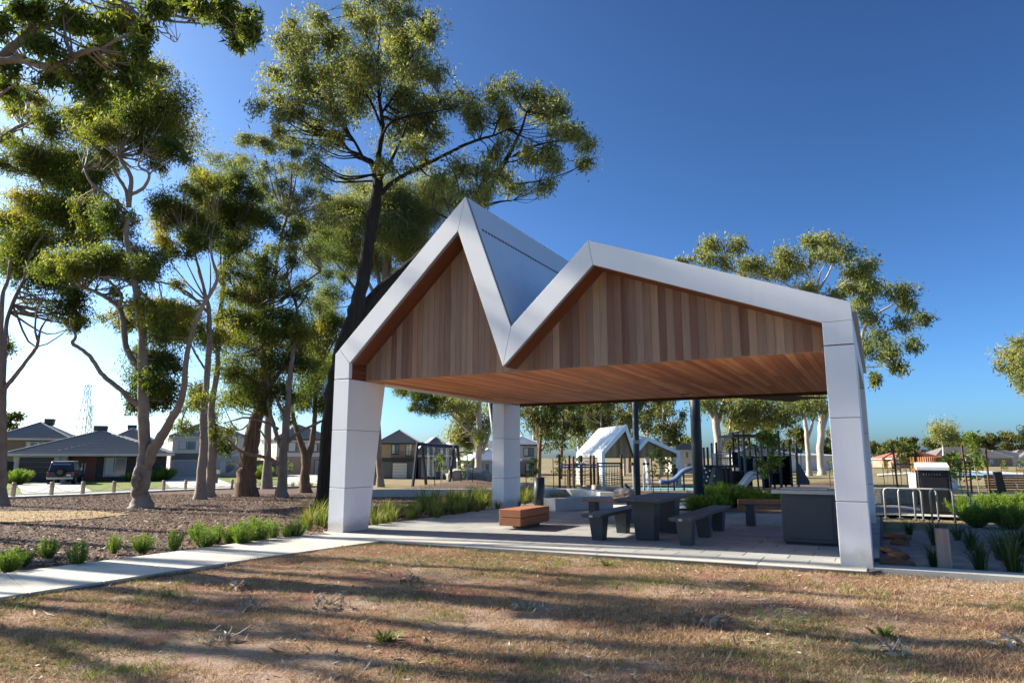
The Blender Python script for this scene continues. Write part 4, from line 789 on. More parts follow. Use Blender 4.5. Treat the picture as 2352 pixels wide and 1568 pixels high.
T.clumps([(680, 250, 70, 50), (760, 350, 60, 45), (880, 390, 80, 50, .55), (820, 290, 70, 45), (950, 290, 70, 50), (1080, 290, 80, 60), (1180, 360, 80, 60), (1000, 480, 90, 60), (860, 480, 70, 50), (1130, 450, 80, 50), (1220, 520, 70, 50), (1200, 640, 100, 70), (480, 250, 110, 40, .5), (300, 320, 90, 45, .6), (580, 270, 80, 35), (1000, 620, 100, 70), (1120, 560, 90, 60), (900, 580, 80, 60), (760, 420, 70, 50), (1240, 720, 90, 70), (1060, 700, 90, 60)], *ZG, dens=.62); T.done()
# --- tree behind the gable
b = base_at(874, 1116); T = Tree('gum_tree', 'olive gum behind the white gable, right of the charred trunk', b.y, b, M_BARKP, M_LEAFB, seed=41, L=.2, W=.047, spread=2.5, tint0=.46, tuft=.5); T.cs = 1.5
T.limb([(874, 1116, 7), (868, 1000, 7), (865, 860, 7), (878, 700, 6), (890, 560, 6), (900, 470, 4)], True)
for e in ((780, 1060), (960, 1080), (1200, 1150), (720, 1350), (1100, 1300), (600, 1450)): T.limb([(888, 720, 6), (888 * .5 + (516.8 + e[0] * .4028) * .5, 360 + e[1] * .2014 + 20, 4), (516.8 + e[0] * .4028, e[1] * .4028, 2)], dy1=T.rng.uniform(-2, 2))
T.clumps([(780, 1060, 80, 45), (760, 1180, 100, 60), (960, 1080, 110, 55), (1060, 1160, 110, 60), (1200, 1150, 110, 55), (960, 1250, 100, 70), (1100, 1300, 120, 80), (950, 1400, 120, 80), (1050, 1450, 100, 70), (720, 1350, 90, 80), (700, 1480, 90, 80, .55), (900, 1520, 90, 50), (600, 1450, 100, 70), (620, 1320, 90, 60), (640, 1200, 80, 60), (1260, 1060, 70, 40), (760, 1280, 70, 50), (850, 1150, 90, 60), (860, 1300, 90, 70), (1150, 1230, 90, 60), (1180, 1060, 80, 50), (1300, 1150, 70, 50), (820, 1430, 90, 70), (1000, 1350, 90, 60)], *ZB, dens=1.)
T.clumps([(1830, 640, 120, 100, .5), (1880, 350, 70, 90, .5), (1800, 480, 80, 80)], *ZC, dens=.7); T.done()
# foliage seen under the soffit, right of the left column: a drooping branch of the same kind
b = base_at(862, 1112); T = Tree('gum_tree', 'gum with a drooping branch framed between the two left columns', b.y, b, M_BARKP, M_LEAFA, seed=43, L=.2, W=.05, spread=.8, tint0=.32)
T.limb([(862, 1112, 5), (860, 1000, 5), (866, 900, 5), (880, 800, 4)], True); T.limb([(900, 880, 5), (960, 890, 4), (1010, 920, 3), (1055, 950, 3), (1090, 985, 2)])
T.clumps([(935, 902, 28, 14), (975, 910, 34, 18), (1008, 925, 26, 16), (1040, 910, 30, 12), (955, 930, 16, 14), (995, 940, 22, 12)]); T.done()
# ------------------------------------------------------------------ right and background trees
b = Vector(P(1872, 1092, 88)); b.z = terrain(88)
T = Tree('gum_tree', 'broad-crowned pale-limbed gum rising behind the right white column', 88, b, M_BARKW, M_LEAFB, L=.62, W=.17, seed=51, spread=5, tint0=.5, tuft=.85)
RK = lambda l, **k: T.limb(zl(l, *ZR), **k)
T.limb([(1888, 1093, 8), (1884, 1030, 7.5), (1888, 948, 7), (1880, 850, 6), (1872, 760, 5)] + zl([(1040, 520, 12), (1050, 400, 9), (1070, 300, 6)], *ZR), True)
T.limb([(1884, 1010, 5), (1905, 930, 5), (1930, 860, 5)] + zl([(1300, 800, 13), (1350, 650, 11), (1430, 560, 8), (1530, 500, 5)], *ZR)); RK([(1310, 780, 8), (1420, 700, 6), (1560, 640, 4)]); RK([(1300, 900, 6), (1420, 890, 4), (1540, 885, 3)])
RK([(1050, 500, 9), (900, 400, 7), (760, 330, 5), (560, 300, 4), (400, 220, 3)]); RK([(1050, 430, 8), (1110, 330, 6), (1150, 240, 4)]); RK([(1060, 460, 7), (1000, 330, 5), (960, 230, 3)]); RK([(1060, 500, 6), (1200, 380, 5), (1300, 310, 3)]); RK([(900, 400, 5), (930, 300, 4), (920, 240, 3)]); RK([(480, 270, 4), (490, 200, 3)])
T.clumps([(380, 115, 50, 35), (520, 135, 70, 45), (330, 195, 70, 50), (470, 230, 60, 45), (640, 225, 70, 40), (700, 290, 80, 45, .3), (590, 285, 45, 35), (200, 225, 45, 18), (850, 185, 80, 42, .6), (910, 240, 75, 38, .6), (1010, 105, 45, 32), (1110, 115, 85, 42, .6), (1200, 175, 70, 55), (1090, 190, 100, 45, .55), (1340, 240, 60, 45, .3), (1350, 320, 50, 45, .25), (1250, 285, 50, 55), (830, 295, 85, 50, .3), (1010, 400, 80, 25, .6), (1240, 400, 70, 38), (1420, 405, 105, 45), (1570, 415, 90, 50, .35), (1640, 480, 70, 55, .3), (1705, 580, 42, 35, .25), (1600, 600, 55, 32, .3), (1320, 490, 60, 45), (1380, 590, 50, 55, .3), (1410, 690, 60, 60, .25), (1500, 750, 60, 55, .25), (1640, 730, 42, 42, .25), (1370, 780, 42, 45, .25), (1555, 890, 34, 30, .3), (1415, 970, 20, 24, .25), (1160, 435, 70, 20), (1480, 830, 40, 20, .3)], *ZR, dens=1.15); T.done()
b = Vector(P(1857, 1093, 84)); b.z = terrain(84)
T = Tree('gum_tree', 'slimmer pale trunk just left of the gum behind the right column', 84, b, M_BARKW, M_LEAFB, L=.5, W=.13, seed=52, spread=3, tint0=.4, tuft=.7)
T.limb([(1859, 1093, 5.5), (1855, 1030, 5), (1852, 990, 4.5), (1846, 946, 4), (1842, 900, 3.5), (1840, 850, 3)], True); T.limb([(1855, 1010, 3), (1866, 970, 3), (1870, 920, 2.5)])
T.clumps([(1850, 910, 30, 14), (1885, 930, 24, 14), (1820, 925, 26, 12), (1800, 905, 30, 12, .3), (1880, 895, 26, 12)], dens=.9); T.done()
b = Vector(P(1650, 1100, 58)); b.z = terrain(58)
T = Tree('gum_tree', 'pale forked gum standing behind the play tower', 58, b, M_BARKW, M_LEAFB, L=.36, W=.09, seed=53, spread=3, tint0=.5, tuft=.7)
T.limb([(1652, 1108, 10), (1650, 1050, 9), (1647, 980, 8.5), (1640, 940, 8), (1634, 905, 6), (1628, 860, 5)], True); T.limb([(1648, 975, 5), (1632, 950, 4.5), (1620, 925, 4), (1610, 890, 3)]); T.limb([(1650, 965, 5), (1660, 935, 4.5), (1668, 900, 4)]); T.limb([(1655, 1035, 5), (1672, 1005, 5), (1705, 988, 4), (1740, 970, 3), (1768, 958, 2)]); T.limb([(1672, 1010, 3), (1678, 975, 2.5), (1676, 950, 2)])
T.clumps([(1700, 950, 36, 24, .62), (1740, 935, 40, 22, .5), (1690, 975, 26, 12, .65), (1780, 945, 34, 20, .35), (1820, 925, 36, 18, .35), (1720, 915, 40, 16), (1615, 930, 20, 22), (1640, 905, 34, 14, .4), (1760, 970, 24, 10, .6), (1800, 960, 20, 14, .4), (1680, 925, 26, 16, .6), (1860, 935, 22, 14, .35)], dens=1.); T.done()
b = Vector(P(1103, 1096, 56)); b.z = terrain(56)
T = Tree('gum_tree', 'pale-barked gum framed left of the rear white column', 56, b, M_BARKW, M_LEAFB, L=.33, W=.085, seed=54, spread=2, tint0=.55, tuft=.6)
T.limb([(1098, 1100, 8), (1099, 1040, 7.5), (1101, 980, 7), (1100, 930, 6), (1105, 880, 5)], True); T.limb([(1108, 1040, 4), (1122, 1000, 4), (1132, 965, 3), (1136, 930, 3)]); T.limb([(1098, 1010, 3), (1060, 975, 3), (1035, 950, 2)])
T.clumps([(1062, 950, 34, 18, .6), (1080, 925, 34, 14), (1050, 990, 30, 14, .65), (1085, 975, 24, 20, .55), (1070, 1005, 26, 12, .5), (1120, 930, 26, 16), (1125, 975, 18, 22, .55), (1040, 935, 20, 10), (1110, 1000, 16, 14, .6), (1075, 1020, 14, 10, .4)], dens=.9); T.limb([(1105, 885, 5), (1108, 830, 4), (1100, 780, 3)]); T.clumps([(1090, 860, 50, 26), (1135, 835, 50, 26), (1060, 815, 45, 26), (1115, 785, 50, 26), (1150, 800, 40, 24)], dens=.6); T.done()
def auto_tree(name, label, px, py_top, Y, wpx, seed, bark, leafm, tint=.4, L=None, dens=.8, group=None, trunk_frac=.35, nl=5, nc=14, cat='tree'):
    """a background tree given by its crown's place in view and distance"""
    k = Y / F; top = P(px, py_top, Y); base = Vector((top.x, Y, terrain(Y))); hgt = top.z - base.z; W = wpx * k
    L = L or .0062 * Y
    T = Tree(name, label, Y, base, bark, leafm, L=L, W=L * .27, seed=seed, tint0=tint, tuft=max(.35, W * .09), group=group, cat=cat); rng = T.rng
    r0 = .018 * hgt + .05; lean = rng.uniform(-.06, .06) * hgt
    C = catmull([(*base, r0), (base.x + lean * .3, Y, base.z + hgt * .3, r0 * .8), (base.x + lean * .7, Y, base.z + hgt * .55, r0 * .55), (base.x + lean, Y, base.z + hgt * .85, r0 * .2)], 4)
    C = np.vstack([[*(C[0, :3] - [0, 0, .3]), C[0, 3] * 1.3], C]); T.tubep(T.trunk, C[:, :3], C[:, 3], 9); T.sk += [tuple(c) for c in C[4:]]
    for i in range(nl):
        a = C[rng.integers(5, len(C) - 2)]; an = rng.uniform(0, 6.28); ln = W * rng.uniform(.25, .42)
        e = a[:3] + np.array([math.cos(an) * ln, math.sin(an) * ln, rng.uniform(.1, .3) * hgt]); e[2] = min(e[2], top.z - .05 * hgt); mid = (a[:3] + e) / 2 + np.array([0, 0, -.04 * hgt])
        D = catmull([(*a[:3], a[3] * .7), (*mid, a[3] * .5), (*e, a[3] * .2)], 4); T.tubep(T.trunk, D[:, :3], np.maximum(D[:, 3], .01), 6); T.sk += [tuple(c) for c in D[1:]]
    ch = hgt * (1 - trunk_frac)
    for i in range(nc):
        an = rng.uniform(0, 6.28); rr = rng.uniform(.15, .95) ** .6; zf = rng.uniform(0, 1) ** .8; prof_ = math.sqrt(max(.08, 1 - (zf * 1.15 - .35) ** 2 * 1.1))
        c = np.array([base.x + lean + math.cos(an) * rr * W * .36 * prof_, Y + math.sin(an) * rr * W * .36 * prof_, base.z + hgt * trunk_frac + ch * (.08 + .82 * zf)])
        s_ = W * rng.uniform(.13, .21); T.clump3(c, (s_, s_, s_ * .62), tint + .12 * (zf - .4) + rng.normal(0, .06), dens)
    return T.done()
BT = [  # px, top py, Y, crown width px, tint, bark, label
    (1236, 880, 62, 120, .2, M_BARKS, 'dark gum with open limbs just right of the rear white column'),
    (1285, 900, 72, 110, .25, M_BARKS, 'dark gum between the rear column and the small pavilion'),
    (1330, 885, 85, 120, .5, M_BARKW, 'olive gum with pale limbs above the small pavilion roof'),
    (1382, 880, 90, 120, .42, M_BARKW, 'tall gum directly behind the small pavilion roof'),
    (1430, 940, 84, 56, .8, M_LEAFA and M_BARKW, 'small yellow-green tree beside the small pavilion peak'),
    (1440, 870, 100, 110, .3, M_BARKS, 'dark gum at the back of the grove behind the small pavilion'),
    (1512, 885, 80, 110, .3, M_BARKW, 'gum with a straight pale trunk between the two slate posts'),
    (1580, 1000, 120, 70, .5, M_BARKS, 'round green tree beside the thick slate post'),
    (1816, 975, 150, 66, .3, M_BARKS, 'dark round-crowned tree between the play tower and the pale trunks'),
    (1905, 980, 150, 60, .4, M_BARKS, 'green tree just left of the right front column'),
    (1540, 1005, 150, 60, .35, M_BARKS, 'low round tree behind the end of the small pavilion'),
    (2040, 1015, 190, 46, .35, M_BARKS, 'dark tree at far right, nearest the white column'),
    (2085, 1003, 130, 56, .4, M_BARKS, 'bushy tree in front of the red roof'),
    (2090, 998, 200, 60, .2, M_BARKS, 'dark tree behind the red roof'),
    (2140, 1004, 200, 70, .35, M_BARKS, 'round tree behind the batten screen'),
    (2225, 1000, 210, 70, .38, M_BARKS, 'spreading tree left of the grey hip roof'),
    (2275, 995, 210, 62, .3, M_BARKS, 'large dark tree above the grey hip roof'),
    (2320, 992, 215, 70, .34, M_BARKS, 'large tree right of the grey hip roof'),
    (2360, 1002, 215, 60, .45, M_BARKS, 'tree at the right edge above the far roofs'),
    (2010, 1018, 220, 60, .3, M_BARKS, 'tree showing between the two right columns'),
    (1222, 860, 95, 120, .3, M_BARKW, 'gum at the back, just right of the rear column'),
    (1358, 855, 112, 130, .38, M_BARKW, 'wide gum at the back above the small pavilion'),
    (1480, 875, 112, 110, .36, M_BARKW, 'gum at the back behind the thin slate post'),
    (1690, 962, 165, 100, .36, M_BARKS, 'low broad tree far behind the play tower, left one'),
    (1765, 958, 165, 90, .32, M_BARKS, 'low broad tree far behind the play tower, right one'),
    (2060, 1012, 235, 70, .3, M_BARKS, 'far tree left of the red roof'),
    (2180, 1008, 240, 80, .34, M_BARKS, 'far tree behind the thin see-through tree'),
    (2250, 1006, 240, 80, .3, M_BARKS, 'far tree filling the line above the grey hip roof'),
    (25, 940, 110, 80, .12, M_BARKS, 'dark tree behind the roofs at the left edge'),
]
for i, (px, pt, Y, wp, tn, bk, lb) in enumerate(BT): auto_tree('background_tree', lb, px, pt, Y, wp, 100 + i, bk, M_LEAFC if tn < .45 else M_LEAFB, tn, dens=.85 if Y > 110 else .8, group='trees in the background', nc=16 if Y > 110 else 20, trunk_frac=.2 if Y > 115 else .3)
b = Vector(P(2166, 1075, 120)); b.z = terrain(120)
T = Tree('background_tree', 'thin see-through tree standing above the batten screen', 120, b, M_BARKW, M_LEAFB, L=.6, W=.13, seed=171, spread=3, tint0=.5, tuft=1.2)
T.limb([(2168, 1078, 2.5), (2167, 1040, 2.2), (2164, 1010, 1.8), (2158, 990, 1.2)], True)
for e in ((2148, 985), (2160, 978), (2176, 985), (2190, 1000), (2150, 1000)): T.limb([(2166, 1022, 1.3), ((2166 + e[0]) / 2, (1022 + e[1]) / 2 + 3, 1.), (*e, .6)], dy1=T.rng.uniform(-2, 2))
T.clumps([(2152, 985, 14, 8, .6), (2166, 980, 15, 8, .7), (2180, 990, 12, 8), (2192, 1000, 10, 6, .4), (2158, 1000, 12, 7), (2176, 1004, 12, 7, .5)], dens=.35); T.done()
# tree at the right edge, mostly outside the picture
b = Vector((P(2430, 1050, 40).x, 40, terrain(40)))
T = Tree('gum_tree', 'gum branch with golden leaves hanging in at the right edge', 40, b, M_BARKW, M_LEAFB, L=.26, W=.065, seed=61, spread=1.2, tint0=.6, tuft=.5)
T.limb([(2430, 1084, 9), (2425, 960, 8), (2410, 860, 6), (2390, 800, 4)], True); T.limb([(2415, 880, 4), (2370, 850, 3), (2330, 820, 2)])
T.clumps([(2345, 790, 26, 22), (2320, 815, 24, 16), (2345, 835, 30, 22, .5), (2318, 845, 16, 14, .5), (2350, 870, 18, 22, .45), (2380, 800, 30, 30), (2385, 850, 30, 30), (2356, 1000, 10, 12)], dens=1.); T.done()
# trees outside the frame at the left whose shadows stripe the lawn
def off_tree(label, x, y, h, seed, zlo=.55, nc=5, r0=.2):
    T = Tree('gum_tree', label, y, Vector((x, y, 0)), M_BARKP, M_LEAFA, L=.2, W=.06, seed=seed, tuft=.4); r = T.rng
    C = catmull([(x, y, -.2, r0 * 1.3), (x + .1, y, h * .2, r0), (x + r.uniform(-.3, .3), y + r.uniform(-.3, .3), h * .5, r0 * .8), (x + r.uniform(-.5, .5), y + r.uniform(-.4, .4), h * .8, r0 * .55), (x + r.uniform(-.8, .8), y + r.uniform(-.5, .5), h, r0 * .2)], 4); T.tubep(T.trunk, C[:, :3], C[:, 3], 10); T.sk += [tuple(c) for c in C[7:]]
    for i in range(4):
        a = C[r.integers(6, 13)]; an = r.uniform(0, 6.28); l_ = r.uniform(.8, 1.8); e = a[:3] + np.array([math.cos(an) * l_, math.sin(an) * l_ * .6, r.uniform(1.5, 3.)]); D = catmull([(*a[:3], a[3] * .6), (*((a[:3] + e) / 2 + r.normal(0, .12, 3)), a[3] * .45), (*e, a[3] * .2)], 4); T.tubep(T.trunk, D[:, :3], D[:, 3], 7); T.sk += [tuple(c) for c in D[3:]]
    for i in range(nc): an = r.uniform(0, 6.28); d = r.uniform(.2, 1.8); s_ = r.uniform(.3, .6); T.clump3(np.array([x + math.cos(an) * d, y + math.sin(an) * d * .7, r.uniform(zlo, 1.) * h]), (s_, s_, s_ * .6), None, .5)
    T.done()
# ------------------------------------------------------------------ houses
def hip_roof(root, x0, x1, y0, y1, z, rise, ov, mat, gut=M_TRIM, courses=14, name='roof', ridge_axis='x'):
    """stepped tile courses on a hip roof"""
    x0 -= ov; x1 += ov; y0 -= ov; y1 += ov; m = MB(); w_, d_ = x1 - x0, y1 - y0; half = min(w_, d_) / 2
    def ring(t): i = half * t; return x0 + i, x1 - i, y0 + i, y1 - i
    for k in range(courses):
        t0, t1 = k / courses, (k + 1) / courses; a = ring(t0); b = ring(min(t1, .998)); za = z + rise * t0 + .13; zb = z + rise * t1 - .0
        A = [(a[0], a[2], za), (a[1], a[2], za), (a[1], a[3], za), (a[0], a[3], za)]; B = [(b[0], b[2], zb), (b[1], b[2], zb), (b[1], b[3], zb), (b[0], b[3], zb)]; A0 = [(p[0], p[1], p[2] - .15) for p in A]
        for i in range(4): j = (i + 1) % 4; m.quad(A[i], A[j], B[j], B[i]); m.quad(A0[i], A0[j], A[j], A[i])
    m.quad((x0, y0, z - .01), (x0, y1, z - .01), (x1, y1, z - .01), (x1, y0, z - .01))
    ro = m.build(name, mat, root)
    e = ring(.998); hips = MB()
    for p, q in (((x0, y0), (e[0], e[2])), ((x1, y0), (e[1], e[2])), ((x1, y1), (e[1], e[3])), ((x0, y1), (e[0], e[3]))): hips.tube([(*p, z + .06), (*q, z + rise + .05)], .11, 6)
    hips.tube([(e[0], e[2], z + rise + .05), (e[1], e[3] if d_ > w_ else e[2], z + rise + .05)], .11, 6); hips.build('ridge_tiles', mat, ro)
    g = MB(); g.box(x0 - .05, x1 + .05, y0 - .06, y0 + .06, z - .2, z + .02); g.box(x0 - .06, x0 + .06, y0 + .061, y1, z - .2, z + .02); g.box(x1 - .06, x1 + .06, y0 + .061, y1, z - .2, z + .02); g.build('gutter', gut, ro)
    return ro
def window(root, x0, x1, z0, z1, y, fr, bars=1, blind=True):
    wv = MB(); e = .06
    wv.box(x0, x1, y - .05, y + .03, z0, z0 + e); wv.box(x0, x1, y - .05, y + .03, z1 - e, z1); wv.box(x0, x0 + e, y - .05, y + .03, z0 + e, z1 - e); wv.box(x1 - e, x1, y - .05, y + .03, z0 + e, z1 - e)
    for i in range(bars): xc = x0 + (x1 - x0) * (i + 1) / (bars + 1); wv.box(xc - e / 2, xc + e / 2, y - .04, y + .03, z0 + e, z1 - e)
    f = wv.build('window', fr, root); box(x0 + e, x1 - e, y - .02, y - .01, z0 + e, z1 - e).build('pane', M_GLASS, f)
    if blind: box(x0 + e + .05, x0 + (x1 - x0) * .42, y - .031, y - .022, z0 + e + .05, z1 - e - .03).build('curtain', M_BLIND, f)
    box(x0 - .05, x1 + .05, y - .1, y + .02, z0 - .07, z0 - .005).build('sill', fr, f)
def garage(root, x0, x1, z1, y, mat, fr):
    g = MB(); n = 5
    g.box(x0 - .08, x0, y - .06, y + .02, 0, z1 + .08); g.box(x1, x1 + .08, y - .06, y + .02, 0, z1 + .08); g.box(x0, x1, y - .06, y + .02, z1, z1 + .08); f = g.build('garage_door', fr, root)
    for i in range(n): box(x0, x1, y - .03, y + .01, z1 * i / n + .01, z1 * (i + 1) / n - .012).build('panel', mat, f)
def cooler(root, x, y, z, s=1.): 
    m = MB(); m.hull([(x - .5 * s, y - .5 * s, z), (x + .5 * s, y - .5 * s, z), (x + .5 * s, y + .5 * s, z), (x - .5 * s, y + .5 * s, z)], [(x - .6 * s, y - .6 * s, z + .9 * s), (x + .6 * s, y - .6 * s, z + .9 * s), (x + .6 * s, y + .6 * s, z + .9 * s), (x - .6 * s, y + .6 * s, z + .9 * s)]).build('roof_cooler', M_TRIMD, root, bevel=.05)
def place(px, py, rz):  g = G(px, py); return g, R(rz)
def width(px0, py0, px1, rz):              # facade length between two columns of the picture, from the left corner
    g = G(px0, py0); r = ray(px1, 784); c_, s_ = math.cos(R(rz)), math.sin(R(rz)); k = r.x / r.y
    return (k * g.y - g.x) / (c_ - k * s_)
# single-storey house with the dark garage
rz = 26; g, a = place(24, 1108, rz); W = width(24, 1108, 322, rz); zs = g.y / 1590.
H1 = thing('brick_house', 'single-storey house with dark double garage and charcoal tiled hip roof', 'house', g, a)
EH = 2.45
gx1 = width(24, 1108, 165, rz)
box(0, gx1, 0, 9, 0, EH).build('wall', M_RENDG, H1); box(gx1, W + 3, 1.6, 10, 0, EH).build('wall', M_BRICKD, H1); box(gx1, gx1 + .55, .3, 1.6, 0, EH).build('porch_pier', M_RENDG, H1)
garage(H1, .45, gx1 - .35, 2.15, -.01, M_GARD, M_RENDG)
xd = gx1 + .75; dd = MB().box(xd, xd + 2.0, 1.5, 1.58, 0, 2.25).build('door', M_DOORR, H1); box(xd + .97, xd + 1.03, 1.49, 1.499, 0, 2.25).build('door_joint', M_TRIMD, dd)
for x in (.86, 1.1): box(xd + x, xd + x + .05, 1.44, 1.5, .7, 1.6).build('handle', M_STEEL, dd)
box(xd, xd + 4.6, .9, 1.6, 2.28, 2.4).build('porch_beam', M_TRIM, H1)
window(H1, xd + 2.6, xd + 4.4, .45, 2.15, 1.58, M_TRIM, 1)
hip_roof(H1, 0, W + 3, .0, 11.5, EH, 2.15, .45, M_TILED, M_TRIM, 15); hip_roof(H1, gx1 + .1, W + 3.2, .35, 8.5, EH + .05, 1.55, .45, M_TILED, M_TRIM, 12, 'entry_roof')
cooler(H1, gx1 + 2.4, 6.5, EH + 1.85, 1.0)
def peak_scale(g, pk, h, dep): return (P(1176, pk, g.y + dep * .45).z - g.z) / h
def two_storey(label, px, py, px1, rz, low, up, roofm, trim, feats, E1=2.6, E2=5.1, dep=10, rise=2.0, cool=None, setback=0., gut=None, pk=990):
    g, a = place(px, py, rz); sc_ = peak_scale(g, pk, E2 + rise, dep); W = width(px, py, px1, rz) / sc_; o = thing('two_storey_house', label, 'house', g, a)
    box(0, W, 0, dep, 0, E1).build('wall', low, o); box(0, W, setback, dep + .01, E1 + .002, E2).build('wall', up, o)
    hip_roof(o, 0, W, setback, dep, E2, rise, .5, roofm, gut or trim, 16)
    if setback: box(-.3, W + .3, -.3, setback, E1 - .12, E1 + .1).build('porch_roof', roofm, o)
    for f in feats:
        k, a_, b_, z0, z1 = f[:5]
        if k == 'w': window(o, a_ * W, b_ * W, z0, z1, (setback if z0 > E1 else 0) - .01, trim, 1 if b_ - a_ > .12 else 0)
        elif k == 'g': garage(o, a_ * W, b_ * W, z1, -.01, f[5], trim)
        elif k == 'd': dd = box(a_ * W, b_ * W, -.06, .01, 0, z1).build('door', f[5], o); box(a_ * W + .1, a_ * W + .14, -.1, -.061, .9, 1.1).build('handle', M_STEEL, dd)
        elif k == 'b': box(a_ * W, b_ * W, -.05, -.001, z0, z1).build('band', f[5], o)
        elif k == 'r':
            rl = MB().box(a_ * W, b_ * W, -.75, -.70, z1 - .05, z1).build('balcony_rail', trim, o); n_ = int((b_ - a_) * W / .35)
            for i in range(n_): x = a_ * W + i * .35; box(x, x + .03, -.74, -.71, z0, z1 - .05).build('baluster', trim, rl)
            box(a_ * W, b_ * W, -.8, -.002, z0 - .2, z0 - .01).build('balcony_floor', trim, o)
    if cool: cooler(o, cool * W, dep * .45, E2 + rise * .85)
    o.scale = (sc_,) * 3; return o
two_storey('brown two-storey house behind the single-storey one at far left', -20, 1100, 178, 24, M_RENDB, M_RENDB, M_TILED, M_TRIM, [('w', .42, .55, 3.4, 4.7), ('w', .56, .68, 3.4, 4.7)], cool=.62, rise=2.2, pk=971)
two_storey('two-storey house whose roof shows behind the burled trunk', 236, 1099, 372, 24, M_RENDL, M_RENDL, M_TILED, M_TRIM, [('w', .3, .5, 3.4, 4.5)], cool=.45, rise=2.0, E2=4.9, pk=986)
two_storey('grey two-storey house with a wide grey garage door', 390, 1095, 575, 30, M_RENDG, M_RENDL, M_TILED, M_TRIM, [('b', 0, .46, 2.25, 3.1, M_RENDD), ('g', .04, .44, 0, 2.1, M_GARL), ('w', .08, .32, 3.55, 4.75), ('w', .66, .88, 3.5, 4.75), ('w', .66, .9, .4, 2.1), ('d', .48, .56, 0, 2.15, M_RENDD)], E1=2.75, E2=5.3, rise=2.3, pk=967)
two_storey('two-storey house with tan brick below and cream render above', 632, 1090, 772, 32, M_BRICKT, M_RENDL, M_TILED, M_TRIMD, [('w', .2, .5, 3.3, 4.7), ('w', .66, .8, 3.3, 4.6), ('w', .12, .26, .6, 2.1), ('g', .7, .98, 0, 2.1, M_GARL)], rise=2.2, E2=5.2, pk=976)
two_storey('two-storey house with a balcony, beside the left white column', 872, 1098, 962, 8, M_RENDD, M_BRICKT, M_TILED, M_TRIMD, [('w', .3, .52, 3.4, 4.8), ('w', .7, .88, 3.2, 4.9), ('g', .35, .75, 0, 2.15, M_RENDL), ('b', 0, 1, 2.3, 2.9, M_TRIMD), ('r', .3, 1., 2.95, 3.8)], rise=1.9, E1=2.6, E2=5., pk=990)
def low_house(label, px, py, px1, rz, wallm, roofm, trim, EHt=2.5, rise=1.7, dep=9, feats=(), pk=1030):
    g, a = place(px, py, rz); sc_ = peak_scale(g, pk, EHt + rise, dep); W = width(px, py, px1, rz) / sc_; o = thing('brick_house', label, 'house', g, a); box(0, W, 0, dep, 0, EHt).build('wall', wallm, o); hip_roof(o, 0, W, 0, dep, EHt, rise, .5, roofm, trim, 12)
    for f in feats:
        if f[0] == 'w': window(o, f[1] * W, f[2] * W, f[3], f[4], -.01, trim)
        if f[0] == 'g': garage(o, f[1] * W, f[2] * W, f[4], -.01, f[5], trim)
        if f[0] == 'p':                    # projecting gable porch
            x0, x1 = f[1] * W, f[2] * W; zc = EHt + (x1 - x0) * .3
            MB().prism([(x0, EHt - .15), (x1, EHt - .15), ((x0 + x1) / 2, zc)], -1.6, .6).build('porch_gable', M_RENDW, o)
            MB().hull([(x0 - .3, -1.7, EHt - .2), ((x0 + x1) / 2, -1.7, zc + .12), ((x0 + x1) / 2, -1.7, zc + .02), (x0 - .3, -1.7, EHt - .3)], [(x0 - .3, .8, EHt - .2), ((x0 + x1) / 2, .8, zc + .12), ((x0 + x1) / 2, .8, zc + .02), (x0 - .3, .8, EHt - .3)]).build('porch_roof', roofm, o)
            MB().hull([(x1 + .3, -1.7, EHt - .2), ((x0 + x1) / 2, -1.7, zc + .12), ((x0 + x1) / 2, -1.7, zc + .02), (x1 + .3, -1.7, EHt - .3)], [(x1 + .3, .8, EHt - .2), ((x0 + x1) / 2, .8, zc + .12), ((x0 + x1) / 2, .8, zc + .02), (x1 + .3, .8, EHt - .3)]).build('porch_roof', roofm, o)
            for x in (x0, x1 - .2): box(x, x + .2, -1.6, -1.4, 0, EHt - .15).build('porch_post', M_RENDW, o)
    o.scale = (sc_,) * 3; return o
low_house('low grey-roofed house behind the swing frame', 960, 1097, 1052, 12, M_RENDD, M_TILEL, M_TRIM, 2.6, 2.1, feats=[('g', .1, .45, 0, 2.1, M_RENDG), ('w', .6, .85, .5, 2.1)], pk=1006)
low_house('low white-roofed house behind the pale-barked gum', 1086, 1094, 1190, 20, M_RENDW, M_SHEETW, M_TRIM, 2.6, 1.9, feats=[('w', .2, .35, .6, 2.1)], pk=1031)
two_storey('white-roofed two-storey house above the low roofs, left of the rear column', 1045, 1090, 1150, 18, M_RENDW, M_RENDW, M_SHEETW, M_TRIM, [('w', .6, .75, 3.4, 4.5)], rise=1.8, E2=5.3, pk=999)
two_storey('two-storey house with white roof and balcony, right of the rear column', 1172, 1090, 1238, 10, M_BRICKT, M_RENDL, M_SHEETW, M_TRIMD, [('w', .45, .8, 3.3, 4.8), ('w', .5, .8, .6, 2.1)], rise=1.6, E2=5.3, pk=1003)
two_storey('cream house with brown roof behind the small pavilion end', 1552, 1086, 1600, 0, M_BRICKC, M_BRICKC, M_TILEB, M_TRIM, [('w', .3, .5, 3.3, 4.6), ('w', .3, .6, .6, 2.2)], rise=1.6, E2=5., pk=1018)
low_house('cream house with grey roof behind the play tower', 1690, 1084, 1800, 0, M_BRICKC, M_TILEL, M_TRIM, 2.8, 1.7, feats=[('w', .15, .3, .5, 2.2), ('w', .55, .75, .5, 2.2)], pk=1023)
low_house('plain cream building right of the play tower', 1795, 1080, 1900, 0, M_RENDW, M_SHEETW, M_TRIM, 3.2, .5, pk=1042)
low_house('red brick house with red tiled roof at far right', 2068, 1074, 2140, -6, M_BRICKR, M_TILER, M_TRIM, 2.8, 2.6, 12, feats=[('w', .3, .5, .6, 2.2)], pk=1033)
